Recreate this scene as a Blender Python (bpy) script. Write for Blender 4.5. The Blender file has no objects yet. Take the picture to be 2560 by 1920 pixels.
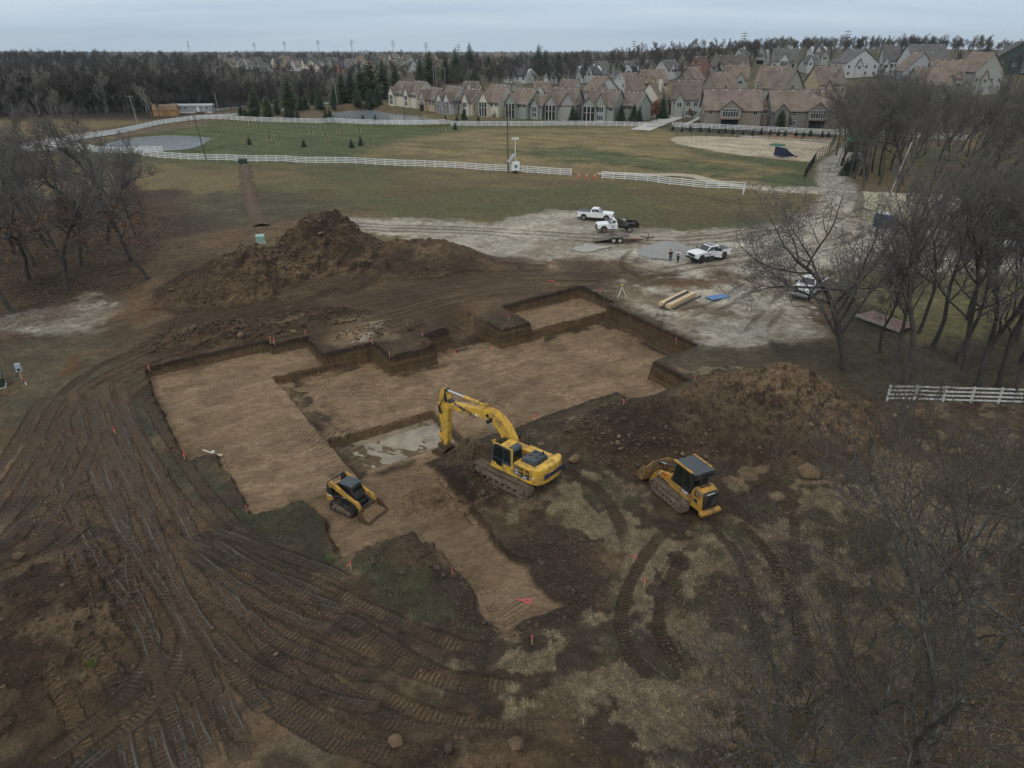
import bpy, math, random
import numpy as np
from mathutils import Vector, Matrix, Euler

random.seed(11)
S = bpy.context.scene
C = S.collection
R = math.radians

# ------------------------------------------------------------------ camera
PITCH = R(25.7); HC = 29.0; FPX = 1777.0
cam_d = bpy.data.cameras.new('camera'); cam = bpy.data.objects.new('camera', cam_d); C.objects.link(cam)
cam_d.sensor_width = 36.0; cam_d.lens = 36.0*FPX/2560.0; cam_d.clip_start = 0.5; cam_d.clip_end = 20000
cam.location = (0, 0, HC); cam.rotation_euler = (math.pi/2-PITCH, 0, 0)
S.camera = cam

# ------------------------------------------------------------------ sky: overcast
SUN_EL, SUN_AZ = R(48), R(200)
W = bpy.data.worlds.new('World'); S.world = W; W.use_nodes = True
nt = W.node_tree; nt.nodes.clear()
out = nt.nodes.new('ShaderNodeOutputWorld'); bg = nt.nodes.new('ShaderNodeBackground')
sky = nt.nodes.new('ShaderNodeTexSky'); sky.sky_type = 'NISHITA'; sky.sun_disc = False
sky.sun_elevation = SUN_EL; sky.sun_rotation = SUN_AZ; sky.air_density = 1.2; sky.dust_density = 2.0
tc = nt.nodes.new('ShaderNodeTexCoord'); sep = nt.nodes.new('ShaderNodeSeparateXYZ')
nt.links.new(tc.outputs['Generated'], sep.inputs[0])
# cloud deck seen from below: project direction on a plane overhead
mz = nt.nodes.new('ShaderNodeMath'); mz.operation = 'MAXIMUM'; mz.inputs[1].default_value = 0.0
nt.links.new(sep.outputs[2], mz.inputs[0])
az = nt.nodes.new('ShaderNodeMath'); az.operation = 'ADD'; az.inputs[1].default_value = 0.10
nt.links.new(mz.outputs[0], az.inputs[0])
dv = nt.nodes.new('ShaderNodeVectorMath'); dv.operation = 'DIVIDE'
cmb = nt.nodes.new('ShaderNodeCombineXYZ')
for i in range(3): nt.links.new(az.outputs[0], cmb.inputs[i])
nt.links.new(tc.outputs['Generated'], dv.inputs[0]); nt.links.new(cmb.outputs[0], dv.inputs[1])
mp = nt.nodes.new('ShaderNodeMapping'); mp.inputs['Scale'].default_value = (0.16, 0.42, 0.0)
mp.inputs['Rotation'].default_value = (0, 0, R(8))
nt.links.new(dv.outputs[0], mp.inputs[0])
no = nt.nodes.new('ShaderNodeTexNoise'); no.inputs['Scale'].default_value = 1.5; no.inputs['Detail'].default_value = 4
no.inputs['Roughness'].default_value = 0.5
nt.links.new(mp.outputs[0], no.inputs['Vector'])
cr = nt.nodes.new('ShaderNodeValToRGB'); cr.color_ramp.elements[0].position = 0.32; cr.color_ramp.elements[1].position = 0.72
cr.color_ramp.elements[0].color = (4.9, 5.9, 6.8, 1); cr.color_ramp.elements[1].color = (6.5, 7.2, 7.8, 1)
nt.links.new(no.outputs['Fac'], cr.inputs[0])
# an overcast deck is brighter overhead than at the horizon
ov = nt.nodes.new('ShaderNodeMapRange'); ov.inputs['From Min'].default_value = 0.05; ov.inputs['From Max'].default_value = 1.0
ov.inputs['To Min'].default_value = 0.93; ov.inputs['To Max'].default_value = 1.32
nt.links.new(sep.outputs[2], ov.inputs[0])
mulv = nt.nodes.new('ShaderNodeVectorMath'); mulv.operation = 'SCALE'
nt.links.new(cr.outputs[0], mulv.inputs[0]); nt.links.new(ov.outputs[0], mulv.inputs['Scale'])
tint = nt.nodes.new('ShaderNodeValToRGB'); tint.color_ramp.elements[0].position = 0.02; tint.color_ramp.elements[1].position = 0.55
tint.color_ramp.elements[0].color = (.95, 1.01, 1.07, 1); tint.color_ramp.elements[1].color = (1.10, 1.0, .89, 1)
nt.links.new(sep.outputs[2], tint.inputs[0]); tm = nt.nodes.new('ShaderNodeVectorMath'); tm.operation = 'MULTIPLY'; nt.links.new(mulv.outputs[0], tm.inputs[0]); nt.links.new(tint.outputs[0], tm.inputs[1]); mulv = tm
mx = nt.nodes.new('ShaderNodeMix'); mx.data_type = 'RGBA'; mx.inputs['Factor'].default_value = 0.93
nt.links.new(sky.outputs[0], mx.inputs['A']); nt.links.new(mulv.outputs[0], mx.inputs['B'])
nt.links.new(mx.outputs['Result'], bg.inputs['Color']); bg.inputs['Strength'].default_value = 0.112
nt.links.new(bg.outputs[0], out.inputs['Surface'])

sun_d = bpy.data.lights.new('sun', 'SUN'); sun = bpy.data.objects.new('sun', sun_d); C.objects.link(sun)
sun_d.energy = 0.75; sun_d.angle = R(18); sun_d.color = (1.0, 0.96, 0.9)
sd = Vector((math.sin(SUN_AZ)*math.cos(SUN_EL), math.cos(SUN_AZ)*math.cos(SUN_EL), math.sin(SUN_EL)))
sun.rotation_euler = sd.to_track_quat('Z', 'Y').to_euler(); sun.location = (0, 0, 80)
S.view_settings.view_transform = 'Standard'; S.view_settings.look = 'None'
S.view_settings.exposure = 0.0; S.view_settings.gamma = 1.0; S.view_settings.use_curve_mapping = False
S.render.engine = 'CYCLES'
S.cycles.max_bounces = 6; S.cycles.diffuse_bounces = 2; S.cycles.glossy_bounces = 2; S.cycles.transmission_bounces = 3
S.cycles.use_adaptive_sampling = True; S.cycles.adaptive_threshold = 0.02; S.cycles.adaptive_min_samples = 24
S.cycles.transparent_max_bounces = 6; S.cycles.volume_bounces = 0; S.cycles.use_denoising = True

# ------------------------------------------------------------------ materials
MATS = {}
def nd(t, kind, **kw):
    n = t.nodes.new('ShaderNode'+kind)
    for k, v in kw.items():
        if hasattr(n, k): setattr(n, k, v)
        else: n.inputs[k].default_value = v
    return n
def mat(name, col, rough=0.6, metal=0.0, var=0.12, scale=3.0, dirt=None, damt=0.0, dscale=1.5, bump=0.0, bscale=20.0,
        coord='Object', spec=0.5, trans=0.0, alpha=1.0, stripes=None, dz=None):
    if name in MATS: return MATS[name]
    m = bpy.data.materials.new(name); m.use_nodes = True; t = m.node_tree; b = t.nodes['Principled BSDF']; L = t.links.new
    b.inputs['Roughness'].default_value = rough; b.inputs['Metallic'].default_value = metal
    b.inputs['Specular IOR Level'].default_value = spec
    if trans: b.inputs['Transmission Weight'].default_value = trans
    tcn = nd(t, 'TexCoord'); vec = tcn.outputs[coord]
    n1 = nd(t, 'TexNoise', Scale=scale, Detail=5.0, Roughness=0.6); L(vec, n1.inputs['Vector'])
    hi = [min(1, c*(1+var)) for c in col[:3]]+[1]; lo = [c*(1-var) for c in col[:3]]+[1]
    rp = nd(t, 'ValToRGB'); rp.color_ramp.elements[0].position = 0.3; rp.color_ramp.elements[1].position = 0.7
    rp.color_ramp.elements[0].color = lo; rp.color_ramp.elements[1].color = hi
    L(n1.outputs['Fac'], rp.inputs[0]); cur = rp.outputs[0]
    if stripes:                                    # (axis, period, darkness): courses of shingles, lap siding
        ax, per, dk = stripes
        sp = nd(t, 'SeparateXYZ'); L(vec, sp.inputs[0])
        d = nd(t, 'Math', operation='DIVIDE'); d.inputs[1].default_value = per; L(sp.outputs[ax], d.inputs[0])
        fr = nd(t, 'Math', operation='FRACT'); L(d.outputs[0], fr.inputs[0])
        pw = nd(t, 'Math', operation='POWER'); pw.inputs[1].default_value = 4.0; L(fr.outputs[0], pw.inputs[0])
        ml = nd(t, 'Math', operation='MULTIPLY'); ml.inputs[1].default_value = dk; L(pw.outputs[0], ml.inputs[0])
        mm = nd(t, 'Mix', data_type='RGBA'); mm.blend_type = 'MULTIPLY'
        L(ml.outputs[0], mm.inputs['Factor']); L(cur, mm.inputs['A']); mm.inputs['B'].default_value = (.35, .33, .32, 1)
        cur = mm.outputs['Result']
    if dirt:
        n2 = nd(t, 'TexNoise', Scale=dscale, Detail=7.0, Roughness=0.65); L(vec, n2.inputs['Vector'])
        r2 = nd(t, 'ValToRGB'); r2.color_ramp.elements[0].position = max(0.02, 0.62-damt*0.45); r2.color_ramp.elements[1].position = min(1, 0.80-damt*0.35)
        L(n2.outputs['Fac'], r2.inputs[0]); f = r2.outputs[0]
        if dz is not None:                         # mud is thicker near the bottom: (z full, z none) in object space
            sp = nd(t, 'SeparateXYZ'); L(vec, sp.inputs[0])
            mr = nd(t, 'MapRange'); mr.inputs[1].default_value = dz[1]; mr.inputs[2].default_value = dz[0]
            mr.inputs[3].default_value = 0.1; mr.inputs[4].default_value = 1.0; L(sp.outputs[2], mr.inputs[0])
            mu = nd(t, 'Math', operation='MULTIPLY'); L(f, mu.inputs[0]); L(mr.outputs[0], mu.inputs[1]); f = mu.outputs[0]
        mm = nd(t, 'Mix', data_type='RGBA'); L(f, mm.inputs['Factor']); L(cur, mm.inputs['A']); mm.inputs['B'].default_value = (*dirt, 1)
        cur = mm.outputs['Result']
        rr = nd(t, 'MapRange'); rr.inputs[3].default_value = rough; rr.inputs[4].default_value = 0.95; L(f, rr.inputs[0]); L(rr.outputs[0], b.inputs['Roughness'])
    L(cur, b.inputs['Base Color'])
    if bump:
        n3 = nd(t, 'TexNoise', Scale=bscale, Detail=4.0); L(vec, n3.inputs['Vector'])
        bp = nd(t, 'Bump', Strength=bump, Distance=0.05); L(n3.outputs['Fac'], bp.inputs['Height']); L(bp.outputs[0], b.inputs['Normal'])
    MATS[name] = m; return m

# ------------------------------------------------------------------ mesh helpers
class MB:
    def __init__(s): s.v = []; s.f = []
    def add(s, vs, fs, M=None):
        o = len(s.v)
        s.v += [tuple(M @ Vector(p)) if M is not None else tuple(p) for p in vs]
        s.f += [tuple(i+o for i in f) for f in fs]; return s
    def box(s, x0, x1, y0, y1, z0, z1, M=None):
        v = [(x0,y0,z0),(x1,y0,z0),(x1,y1,z0),(x0,y1,z0),(x0,y0,z1),(x1,y0,z1),(x1,y1,z1),(x0,y1,z1)]
        return s.add(v, [(3,2,1,0),(4,5,6,7),(0,1,5,4),(1,2,6,5),(2,3,7,6),(3,0,4,7)], M)
    def hexa(s, lo, hi, M=None):                   # two quads of 4 points each, any height
        return s.add(list(lo)+list(hi), [(3,2,1,0),(4,5,6,7),(0,1,5,4),(1,2,6,5),(2,3,7,6),(3,0,4,7)], M)
    def prism(s, pts, a, b, ax='y', M=None):       # polygon (p,q) swept along an axis: y -> (p,.,q), x -> (.,p,q), z -> (p,q,.)
        n = len(pts)
        mk = {'y': lambda p, t: (p[0], t, p[1]), 'x': lambda p, t: (t, p[0], p[1]), 'z': lambda p, t: (p[0], p[1], t)}[ax]
        v = [mk(p, a) for p in pts]+[mk(p, b) for p in pts]
        f = [tuple(range(n)), tuple(range(2*n-1, n-1, -1))]+[(i, i+n, (i+1) % n+n, (i+1) % n) for i in range(n)]
        return s.add(v, f, M)
    def cyl(s, p0, p1, r0, r1=None, n=12, caps=True, M=None):
        p0 = Vector(p0); p1 = Vector(p1); r1 = r0 if r1 is None else r1
        d = (p1-p0).normalized(); u = d.orthogonal().normalized(); w = d.cross(u)
        v = []; f = []
        for p, r in ((p0, r0), (p1, r1)):
            for k in range(n):
                a = 2*math.pi*k/n; v.append(p+u*(r*math.cos(a))+w*(r*math.sin(a)))
        f = [(k, (k+1) % n, (k+1) % n+n, k+n) for k in range(n)]
        if caps: f += [tuple(range(n-1, -1, -1)), tuple(range(n, 2*n))]
        return s.add(v, f, M)
    def tube(s, pts, r, n=6, M=None):
        pts = [Vector(p) for p in pts]; rs = r if isinstance(r, (list, tuple)) else [r]*len(pts)
        v = []; f = []; u = None
        for i, p in enumerate(pts):
            d = (pts[min(i+1, len(pts)-1)]-pts[max(i-1, 0)]).normalized()
            u = d.orthogonal().normalized() if u is None else (u-d*u.dot(d)).normalized()
            w = d.cross(u)
            for k in range(n):
                a = 2*math.pi*k/n; v.append(p+u*(rs[i]*math.cos(a))+w*(rs[i]*math.sin(a)))
        for i in range(len(pts)-1):
            for k in range(n):
                a = i*n+k; b = i*n+(k+1) % n; f.append((a, b, b+n, a+n))
        f += [tuple(range(n-1, -1, -1)), tuple(range(len(v)-n, len(v)))]
        return s.add(v, f, M)
    def mesh(s, name):
        me = bpy.data.meshes.new(name); me.from_pydata([tuple(p) for p in s.v], [], s.f); me.update(); return me
    def build(s, name, m, parent=None, smooth=False, bevel=0.0, seg=2, label=None):
        me = s.mesh(name)
        if m is not None: me.materials.append(m)
        o = bpy.data.objects.new(name, me); C.objects.link(o)
        if parent is not None: o.parent = parent
        if smooth: me.shade_smooth() if hasattr(me, 'shade_smooth') else None
        if bevel:
            bv = o.modifiers.new('bevel', 'BEVEL'); bv.width = bevel; bv.segments = seg; bv.limit_method = 'ANGLE'; bv.angle_limit = R(35)
        if label: o['label'] = label
        return o
def np_mesh(name, V, Fq, m=None, smooth=False):
    me = bpy.data.meshes.new(name); V = np.asarray(V, np.float32); Fq = np.asarray(Fq, np.int32)
    k = Fq.shape[1]; me.vertices.add(len(V)); me.vertices.foreach_set('co', V.ravel())
    me.loops.add(Fq.size); me.loops.foreach_set('vertex_index', Fq.ravel())
    me.polygons.add(len(Fq)); me.polygons.foreach_set('loop_start', np.arange(0, Fq.size, k, dtype=np.int32))
    me.update(calc_edges=True)
    if smooth: me.polygons.foreach_set('use_smooth', np.ones(len(Fq), bool))
    if m is not None: me.materials.append(m)
    return me
def tag(o, label, cat, group=None):
    o['label'] = label; o['category'] = cat
    if group: o['group'] = group
    return o
def thing(name, label, cat, loc=(0,0,0), rz=0.0, group=None, rot=None, sc=1.0):
    o = bpy.data.objects.new(name, None); C.objects.link(o); o.empty_display_size = 0.3
    o.location = loc; o.rotation_euler = rot if rot else (0, 0, rz); o.scale = (sc, sc, sc)
    return tag(o, label, cat, group)
def struct(o): o['kind'] = 'structure'; return o
def stuff(o, label=None, cat=None):
    o['kind'] = 'stuff'
    if label: o['label'] = label
    if cat: o['category'] = cat
    return o
def link(name, me, parent=None, loc=None):
    o = bpy.data.objects.new(name, me); C.objects.link(o)
    if parent is not None: o.parent = parent
    if loc is not None: o.location = loc
    return o
def dup(root, loc, rz=0.0, label=None, group=None, sc=1.0):
    r = root.copy(); C.objects.link(r); r.location = loc; r.rotation_euler = (0, 0, rz); r.scale = (sc, sc, sc)
    if label: r['label'] = label
    if group: r['group'] = group
    for ch in list(root.children):
        c = ch.copy(); C.objects.link(c); c.parent = r
        for g in ch.children:
            d = g.copy(); C.objects.link(d); d.parent = c
    return r
def text_part(name, body, size, m, parent, M, ext=0.004, bold=0.0, sx=1.0, label=None):
    cu = bpy.data.curves.new(name, 'FONT'); cu.body = body; cu.size = size; cu.extrude = ext; cu.offset = bold
    cu.align_x = 'CENTER'; cu.align_y = 'CENTER'; cu.resolution_u = 2
    tmp = bpy.data.objects.new('tmp', cu); C.objects.link(tmp)
    me = bpy.data.meshes.new_from_object(tmp.evaluated_get(bpy.context.evaluated_depsgraph_get()))
    bpy.data.objects.remove(tmp); bpy.data.curves.remove(cu)
    me.transform(M @ Matrix.Diagonal((sx, 1, 1, 1))); me.materials.clear(); me.materials.append(m)
    o = bpy.data.objects.new(name, me); C.objects.link(o); o.parent = parent
    if label: o['label'] = label
    return o
# ------------------------------------------------------------------ noise
def _h(ix, iy, seed):
    n = (ix*374761393+iy*668265263+seed*974634777) & 0xffffffff
    n = ((n ^ (n >> 13))*1274126177) & 0xffffffff
    return ((n ^ (n >> 16)) & 0xffff)/65535.0
def vn(x, y, seed=0):
    ix = np.floor(x).astype(np.int64); iy = np.floor(y).astype(np.int64); fx = x-ix; fy = y-iy
    fx = fx*fx*(3-2*fx); fy = fy*fy*(3-2*fy)
    a = _h(ix, iy, seed); b = _h(ix+1, iy, seed); c = _h(ix, iy+1, seed); d = _h(ix+1, iy+1, seed)
    return (a*(1-fx)+b*fx)*(1-fy)+(c*(1-fx)+d*fx)*fy
def fbm(x, y, o=4, seed=0, g=0.5):
    s = 0; a = 1; t = 0
    for k in range(o):
        s = s+a*vn(x*2**k+17*k, y*2**k+31*k, seed+k); t += a; a *= g
    return s/t
def sst(a, b, x): t = np.clip((x-a)/(b-a), 0, 1); return t*t*(3-2*t)

# ------------------------------------------------------------------ macro ground
KY = [-60, 25, 40, 52, 62, 75, 85, 100, 160, 245, 300, 415, 600, 800, 1500, 3000, 6000, 12000]
KZ = [1.2, 1.2, 1.4, 1.6, 1.95, 2.3, 2.7, 2.9, 3.0, 4.5, 6.5, 9.5, 7.5, 7, -2, -15, -40, -95]
def zbase(x, y):
    z = np.interp(y, KY, KZ)
    z = z+14*sst(230, 560, y)*sst(-20, 240, x)*(1-sst(900, 1600, y))
    z = z+0.5*sst(330, 520, y)*sst(-120, -400, x)*(1-sst(900, 1500, y))
    z = z+3.5*sst(450, 640, y)*sst(20, -80, x)*sst(-540, -380, x)*(1-sst(760, 1100, y))
    z = z+9*(fbm(x*.0045+7, y*.0045, 2, 55)-.5)*sst(330, 650, y)*(1-sst(60, 160, x)*(1-sst(600, 800, y)))
    return z
TH = R(33.5); E1 = (math.cos(TH), math.sin(TH))
def AB(x, y): return x*E1[0]+y*E1[1], -x*E1[1]+y*E1[0]
def XY(a, b): return a*E1[0]-b*E1[1], a*E1[1]+b*E1[0]
def ray(u, v):
    a = (u-1280)/FPX; b = (v-960)/FPX; c, s = math.cos(PITCH), math.sin(PITCH)
    return a, c-b*s, -s-b*c
def Pz(u, v, z):
    d = ray(u, v); t = (z-HC)/d[2]; return Vector((d[0]*t, d[1]*t, z))
def _march(u, v, hf):
    d = ray(u, v); ts = np.geomspace(14, 9000, 420)
    for k in range(3):
        x, y, z = d[0]*ts, d[1]*ts, HC+d[2]*ts
        g = z-hf(x, y); i = np.argmax(g < 0)
        if g[i] >= 0: i = len(ts)-1
        ts = np.linspace(ts[max(i-1, 0)], ts[i], 60)
    return d[0]*ts[0], d[1]*ts[0]
def Gb(u, v): return _march(u, v, zbase)

# ------------------------------------------------------------------ excavation (a along one wall, b along the other, metres)
def rect_sd(a, b, r):
    cx, cy = (r[0]+r[1])/2, (r[2]+r[3])/2
    dx = np.abs(a-cx)-(r[1]-r[0])/2; dy = np.abs(b-cy)-(r[3]-r[2])/2
    return np.hypot(np.maximum(dx, 0), np.maximum(dy, 0))+np.minimum(np.maximum(dx, dy), 0)
MAINP = [(14.6,41.5),(38.2,41),(38.2,39.2),(44.8,39.2),(44.8,44),(51,44),(51,58),(37,58),(37,60.6),(29.5,60.6),(29.5,58.1),(24.6,58.1),(24.6,62.3),(14.6,62.3)]
LOBEP = [(4.7,68.6),(16,68.6),(16,67.5),(19.5,67.5),(19.5,50.4),(16,50.4),(16,41),(6.8,41),(6.8,50.4),(4.7,50.4)]
PADP = [(6.9,43),(6.9,40.9),(10.4,40.9),(10.4,33.6),(15,33.6),(15,23.4),(18.9,23.4),(18.9,33.8),(19.5,33.8),(19.5,43)]
SHELF = [(40.9, 52.0, 57.8, 63.6)]
PUD = [(14.9, 24.4, 43.0, 49.6)]
def usd(a, b, L):
    s = None
    for r in L:
        q = rect_sd(a, b, r); s = q if s is None else np.minimum(s, q)
    return s
def blob(x, y, cx, cy, rx, ry, ang, h, p=1.0):
    c, s = math.cos(ang), math.sin(ang); dx = x-cx; dy = y-cy
    q = np.hypot((dx*c+dy*s)/rx, (-dx*s+dy*c)/ry)
    return h*np.clip(1-q, 0, 1)**p*(1-0.25*np.exp(-(q*6)**2))
def site(x, y):
    """height and masks of the building site; all arrays"""
    z = zbase(x, y); a, b = AB(x, y)
    n1 = fbm(x*0.9, y*0.9, 3, 3)-0.5; n2 = fbm(x*2.6, y*2.6, 3, 9)-0.5; n0 = fbm(x*0.16, y*0.16, 3, 5)-0.5
    fade = 1-sst(150, 260, y)
    z = z+fade*(n0*0.5+n1*0.08)
    # spoil heaps
    pile = np.zeros_like(z)
    wob = 1+0.40*n1+0.6*n0
    pile = np.maximum(pile, blob(x, y, -24.4, 91.0, 10.5, 12.0, R(0), 9.3, 1.22)*wob)     # the tall heap
    pile = np.maximum(pile, blob(x, y, -30.5, 83.5, 14, 8.0, R(30), 4.9, 1.0)*wob)
    pile = np.maximum(pile, blob(x, y, -14, 92, 12, 8, R(-8), 3.0, 0.8)*wob)
    scoop = blob(x, y, -21.0, 82.0, 8, 7.5, 0, 3.4, 0.7); pile = np.maximum(pile-scoop*(pile > 0.3), np.minimum(pile, 0.3))
    pile = np.maximum(pile, blob(x, y, -30, 67.2, 8.5, 3.0, R(24), 1.25, 0.7)*wob)        # ridge behind the left cut
    pile = np.maximum(pile, blob(x, y, -21, 72.0, 6, 2.6, R(20), 0.95, 0.7)*wob)
    pile = np.maximum(pile, blob(x, y, 21.0, 50.0, 8.8, 7.4, R(-20), 4.9, .95)*(1+.32*n1+.55*n0))        # right heap
    pile = np.maximum(pile, blob(x, y, 13.5, 48.2, 8.5, 4.6, R(-8), 3.0, 0.80)*(1+.40*n1+.55*n0))
    pile = np.maximum(pile, blob(x, y, 8.0, 47.0, 5.2, 4.0, R(10), 1.7, 0.8)*wob)
    pile = np.maximum(pile, blob(x, y, -5.0, 40.6, 4.6, 3.2, R(15), 1.3, 0.8)*wob)          # under the excavator
    pile = np.maximum(pile, blob(x, y, -3.2, 45.0, 2.6, 2.6, 0, 1.2, 0.8)*wob)
    pile = np.maximum(pile, blob(x, y, -5.5, 33.5, 3.8, 1.6, R(-12), 0.9, 0.8)*wob)
    pile = np.maximum(pile, blob(x, y, -24.5, 27.0, 5.8, 9.0, R(0), 1.7, 0.7)*wob)          # left foreground bank
    pile = np.maximum(pile, blob(x, y, -2.5, 19.2, 7.5, 3.4, R(8), 0.9, 0.7)*wob)           # bottom edge mound
    pile = np.maximum(pile, blob(x, y, -6.5, 66.8, 4.0, 2.4, R(30), 0.55, 0.7)*wob)
    pile = np.maximum(pile, blob(x, y, -13.5, 69.0, 5.0, 2.2, R(30), 0.6, 0.7)*wob)
    pile = np.maximum(pile, blob(x, y, 27.5, 86.0, 6.0, 3.4, 0, 1.0, 0.8)*0)
    pile = pile*(1-.9*np.exp(-(((x-.24)/2.6)**2+((y-42.25)/2.6)**2)**2))*(1-.85*np.exp(-(((x-11.3)/2.4)**2+((y-39.7)/2.4)**2)**2))
    z = z+pile
    # excavation
    wa = a+n2*0.26+n1*0.22; wb = b+(fbm(x*2.4+50, y*2.4, 3, 21)-0.5)*0.26+n1*0.18
    lw = (fbm(x*.45+5, y*.45, 3, 61)-.5)*1.1; lv_ = (fbm(x*.45+45, y*.45, 3, 63)-.5)*1.1; sl = poly_sd(wa+lw*.6, wb+lv_*.6, LOBEP); sp = poly_sd(wa+lw, wb+lv_, PADP); sm = poly_sd(wa, wb, MAINP); ss = usd(wa, wb, SHELF); su = usd(wa, wb, PUD)
    scr = (fbm(a*0.35, b*4.2, 3, 33)-0.5)*0.16+(n2*0.10)+n1*0.06
    scl = (fbm(a*1.3, b*1.6, 4, 44)-0.5)*0.16
    def cut(z, s, fl, w=0.13): t = sst(w, -w, s); return z*(1-t)+np.minimum(fl, z+0.3)*t
    z = cut(z, ss, 1.25+scl)
    z = cut(z, sp, 0.72+scl+0.018*(b-34)*0+0.25*sst(33, 24, b), 0.22)
    z = cut(z, sl, 0.9+scl+0.10*n0)
    # chute cut down the bank
    ch = rect_sd(wa, wb, (32.4, 36.8, 59.5, 67.5)); cz = np.clip((b-60.0)*0.36, 0, 9)+scl*1.5
    t = sst(0.4, -0.7, ch); z = z*(1-t)+np.minimum(z, cz)*t
    z = cut(z, sm, 0.0+scr)
    pf = -0.78+(fbm(x*.45+3, y*.45, 3, 95)-.5)*.20+np.clip((45.0-b)*0.36, 0, 1.5)+.14*sst(18.5, 15.0, a)+(.26*(fbm(a*1.6+b*.6+n1*1.5, b*.5, 3, 97)-.5)+.055*np.sin((a*.92+b*.38)*11+n1*7)*sst(.40, .60, fbm(x*.4, y*.4, 2, 99)))*sst(49.5, 48.4, b)*sst(24.4, 23.0, a+n0*3)+n2*.04
    z = cut(z, su, pf, 0.2)
    z = z+sst(0.35, -0.35, rect_sd(wa, wb, (14.9, 22.5, 40.2, 43.2)))*(np.minimum(0.62+scl*1.2, 9)-z)*0.9
    inside = np.minimum.reduce([sl, sp, sm, ss, su])
    # clods along the foot of the walls
    foot = np.exp(-((sm+0.7)/0.5)**2)*sst(0.5, 0.62, fbm(x*0.6, y*0.6, 2, 71))
    z = z+np.where(sm < 0, foot*0.28*fbm(x*3.5, y*3.5, 2, 73), 0)
    return z, pile, inside, sm, sl, su, sp, ss
def height(x, y): return site(np.asarray(x, float), np.asarray(y, float))[0]
def G(u, v):
    x, y = _march(u, v, lambda x, y: height(x, y)); return Vector((float(x), float(y), float(height(np.array([x]), np.array([y]))[0])))
def Z(x, y): return float(height(np.array([float(x)]), np.array([float(y)]))[0])

# ------------------------------------------------------------------ painted zones, drawn on the photo and laid on the ground
def proj(pts): return np.array([Gb(u, v) for u, v in pts])
def poly_sd(x, y, P):
    d = np.full(x.shape, 1e18); ins = np.zeros(x.shape, bool); n = len(P)
    for i in range(n):
        x0, y0 = P[i]; x1, y1 = P[(i+1) % n]; ex, ey = x1-x0, y1-y0
        t = np.clip(((x-x0)*ex+(y-y0)*ey)/(ex*ex+ey*ey+1e-9), 0, 1)
        d = np.minimum(d, (x-x0-t*ex)**2+(y-y0-t*ey)**2)
        c = (y0 > y) != (y1 > y)
        ins ^= c & (x < ex*(y-y0)/(ey if abs(ey) > 1e-9 else 1e-9)+x0)
    d = np.sqrt(d); return np.where(ins, -d, d)
def smooth_line(P, n=10):
    P = np.asarray(P, float); Q = np.vstack([2*P[0]-P[1], P, 2*P[-1]-P[-2]]); o = []
    for i in range(1, len(Q)-2):
        p0, p1, p2, p3 = Q[i-1:i+3]
        for k in range(n):
            t = k/n; o.append(0.5*((2*p1)+(-p0+p2)*t+(2*p0-5*p1+4*p2-p3)*t*t+(-p0+3*p1-3*p2+p3)*t**3))
    o.append(P[-1]); return np.array(o)
def line_sd(x, y, P):
    """distance along, signed distance across; only good near the line"""
    best = np.full(x.shape, 1e18); s = np.zeros(x.shape); dd = np.full(x.shape, 1e9); acc = 0
    for i in range(len(P)-1):
        x0, y0 = P[i]; ex, ey = P[i+1][0]-x0, P[i+1][1]-y0; L = math.hypot(ex, ey)+1e-9
        t = np.clip(((x-x0)*ex+(y-y0)*ey)/(L*L), 0, 1); q = (x-x0-t*ex)**2+(y-y0-t*ey)**2
        m = q < best
        best = np.where(m, q, best); s = np.where(m, acc+t*L, s); dd = np.where(m, np.sign((x-x0)*ey-(y-y0)*ex)*np.sqrt(q), dd); acc += L
    return s, dd, acc

DARK = np.array([.052, .036, .023]); DIRT = np.array([.148, .094, .052]); CLAY = np.array([.40, .268, .158]); CLAYL = np.array([.50, .35, .215])
GRAV = np.array([.53, .475, .39]); STRAW = np.array([.245, .19, .118]); LEAF = np.array([.135, .090, .052]); OLIVE = np.array([.125, .108, .060])
GREEN = np.array([.100, .108, .045]); TAN = np.array([.30, .225, .105]); LAWN = np.array([.112, .132, .052]); SAND = np.array([.60, .50, .37])
CONC = np.array([.43, .42, .40]); ASPH = np.array([.22, .22, .22]); SCRUB = np.array([.17, .125, .075])

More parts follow.
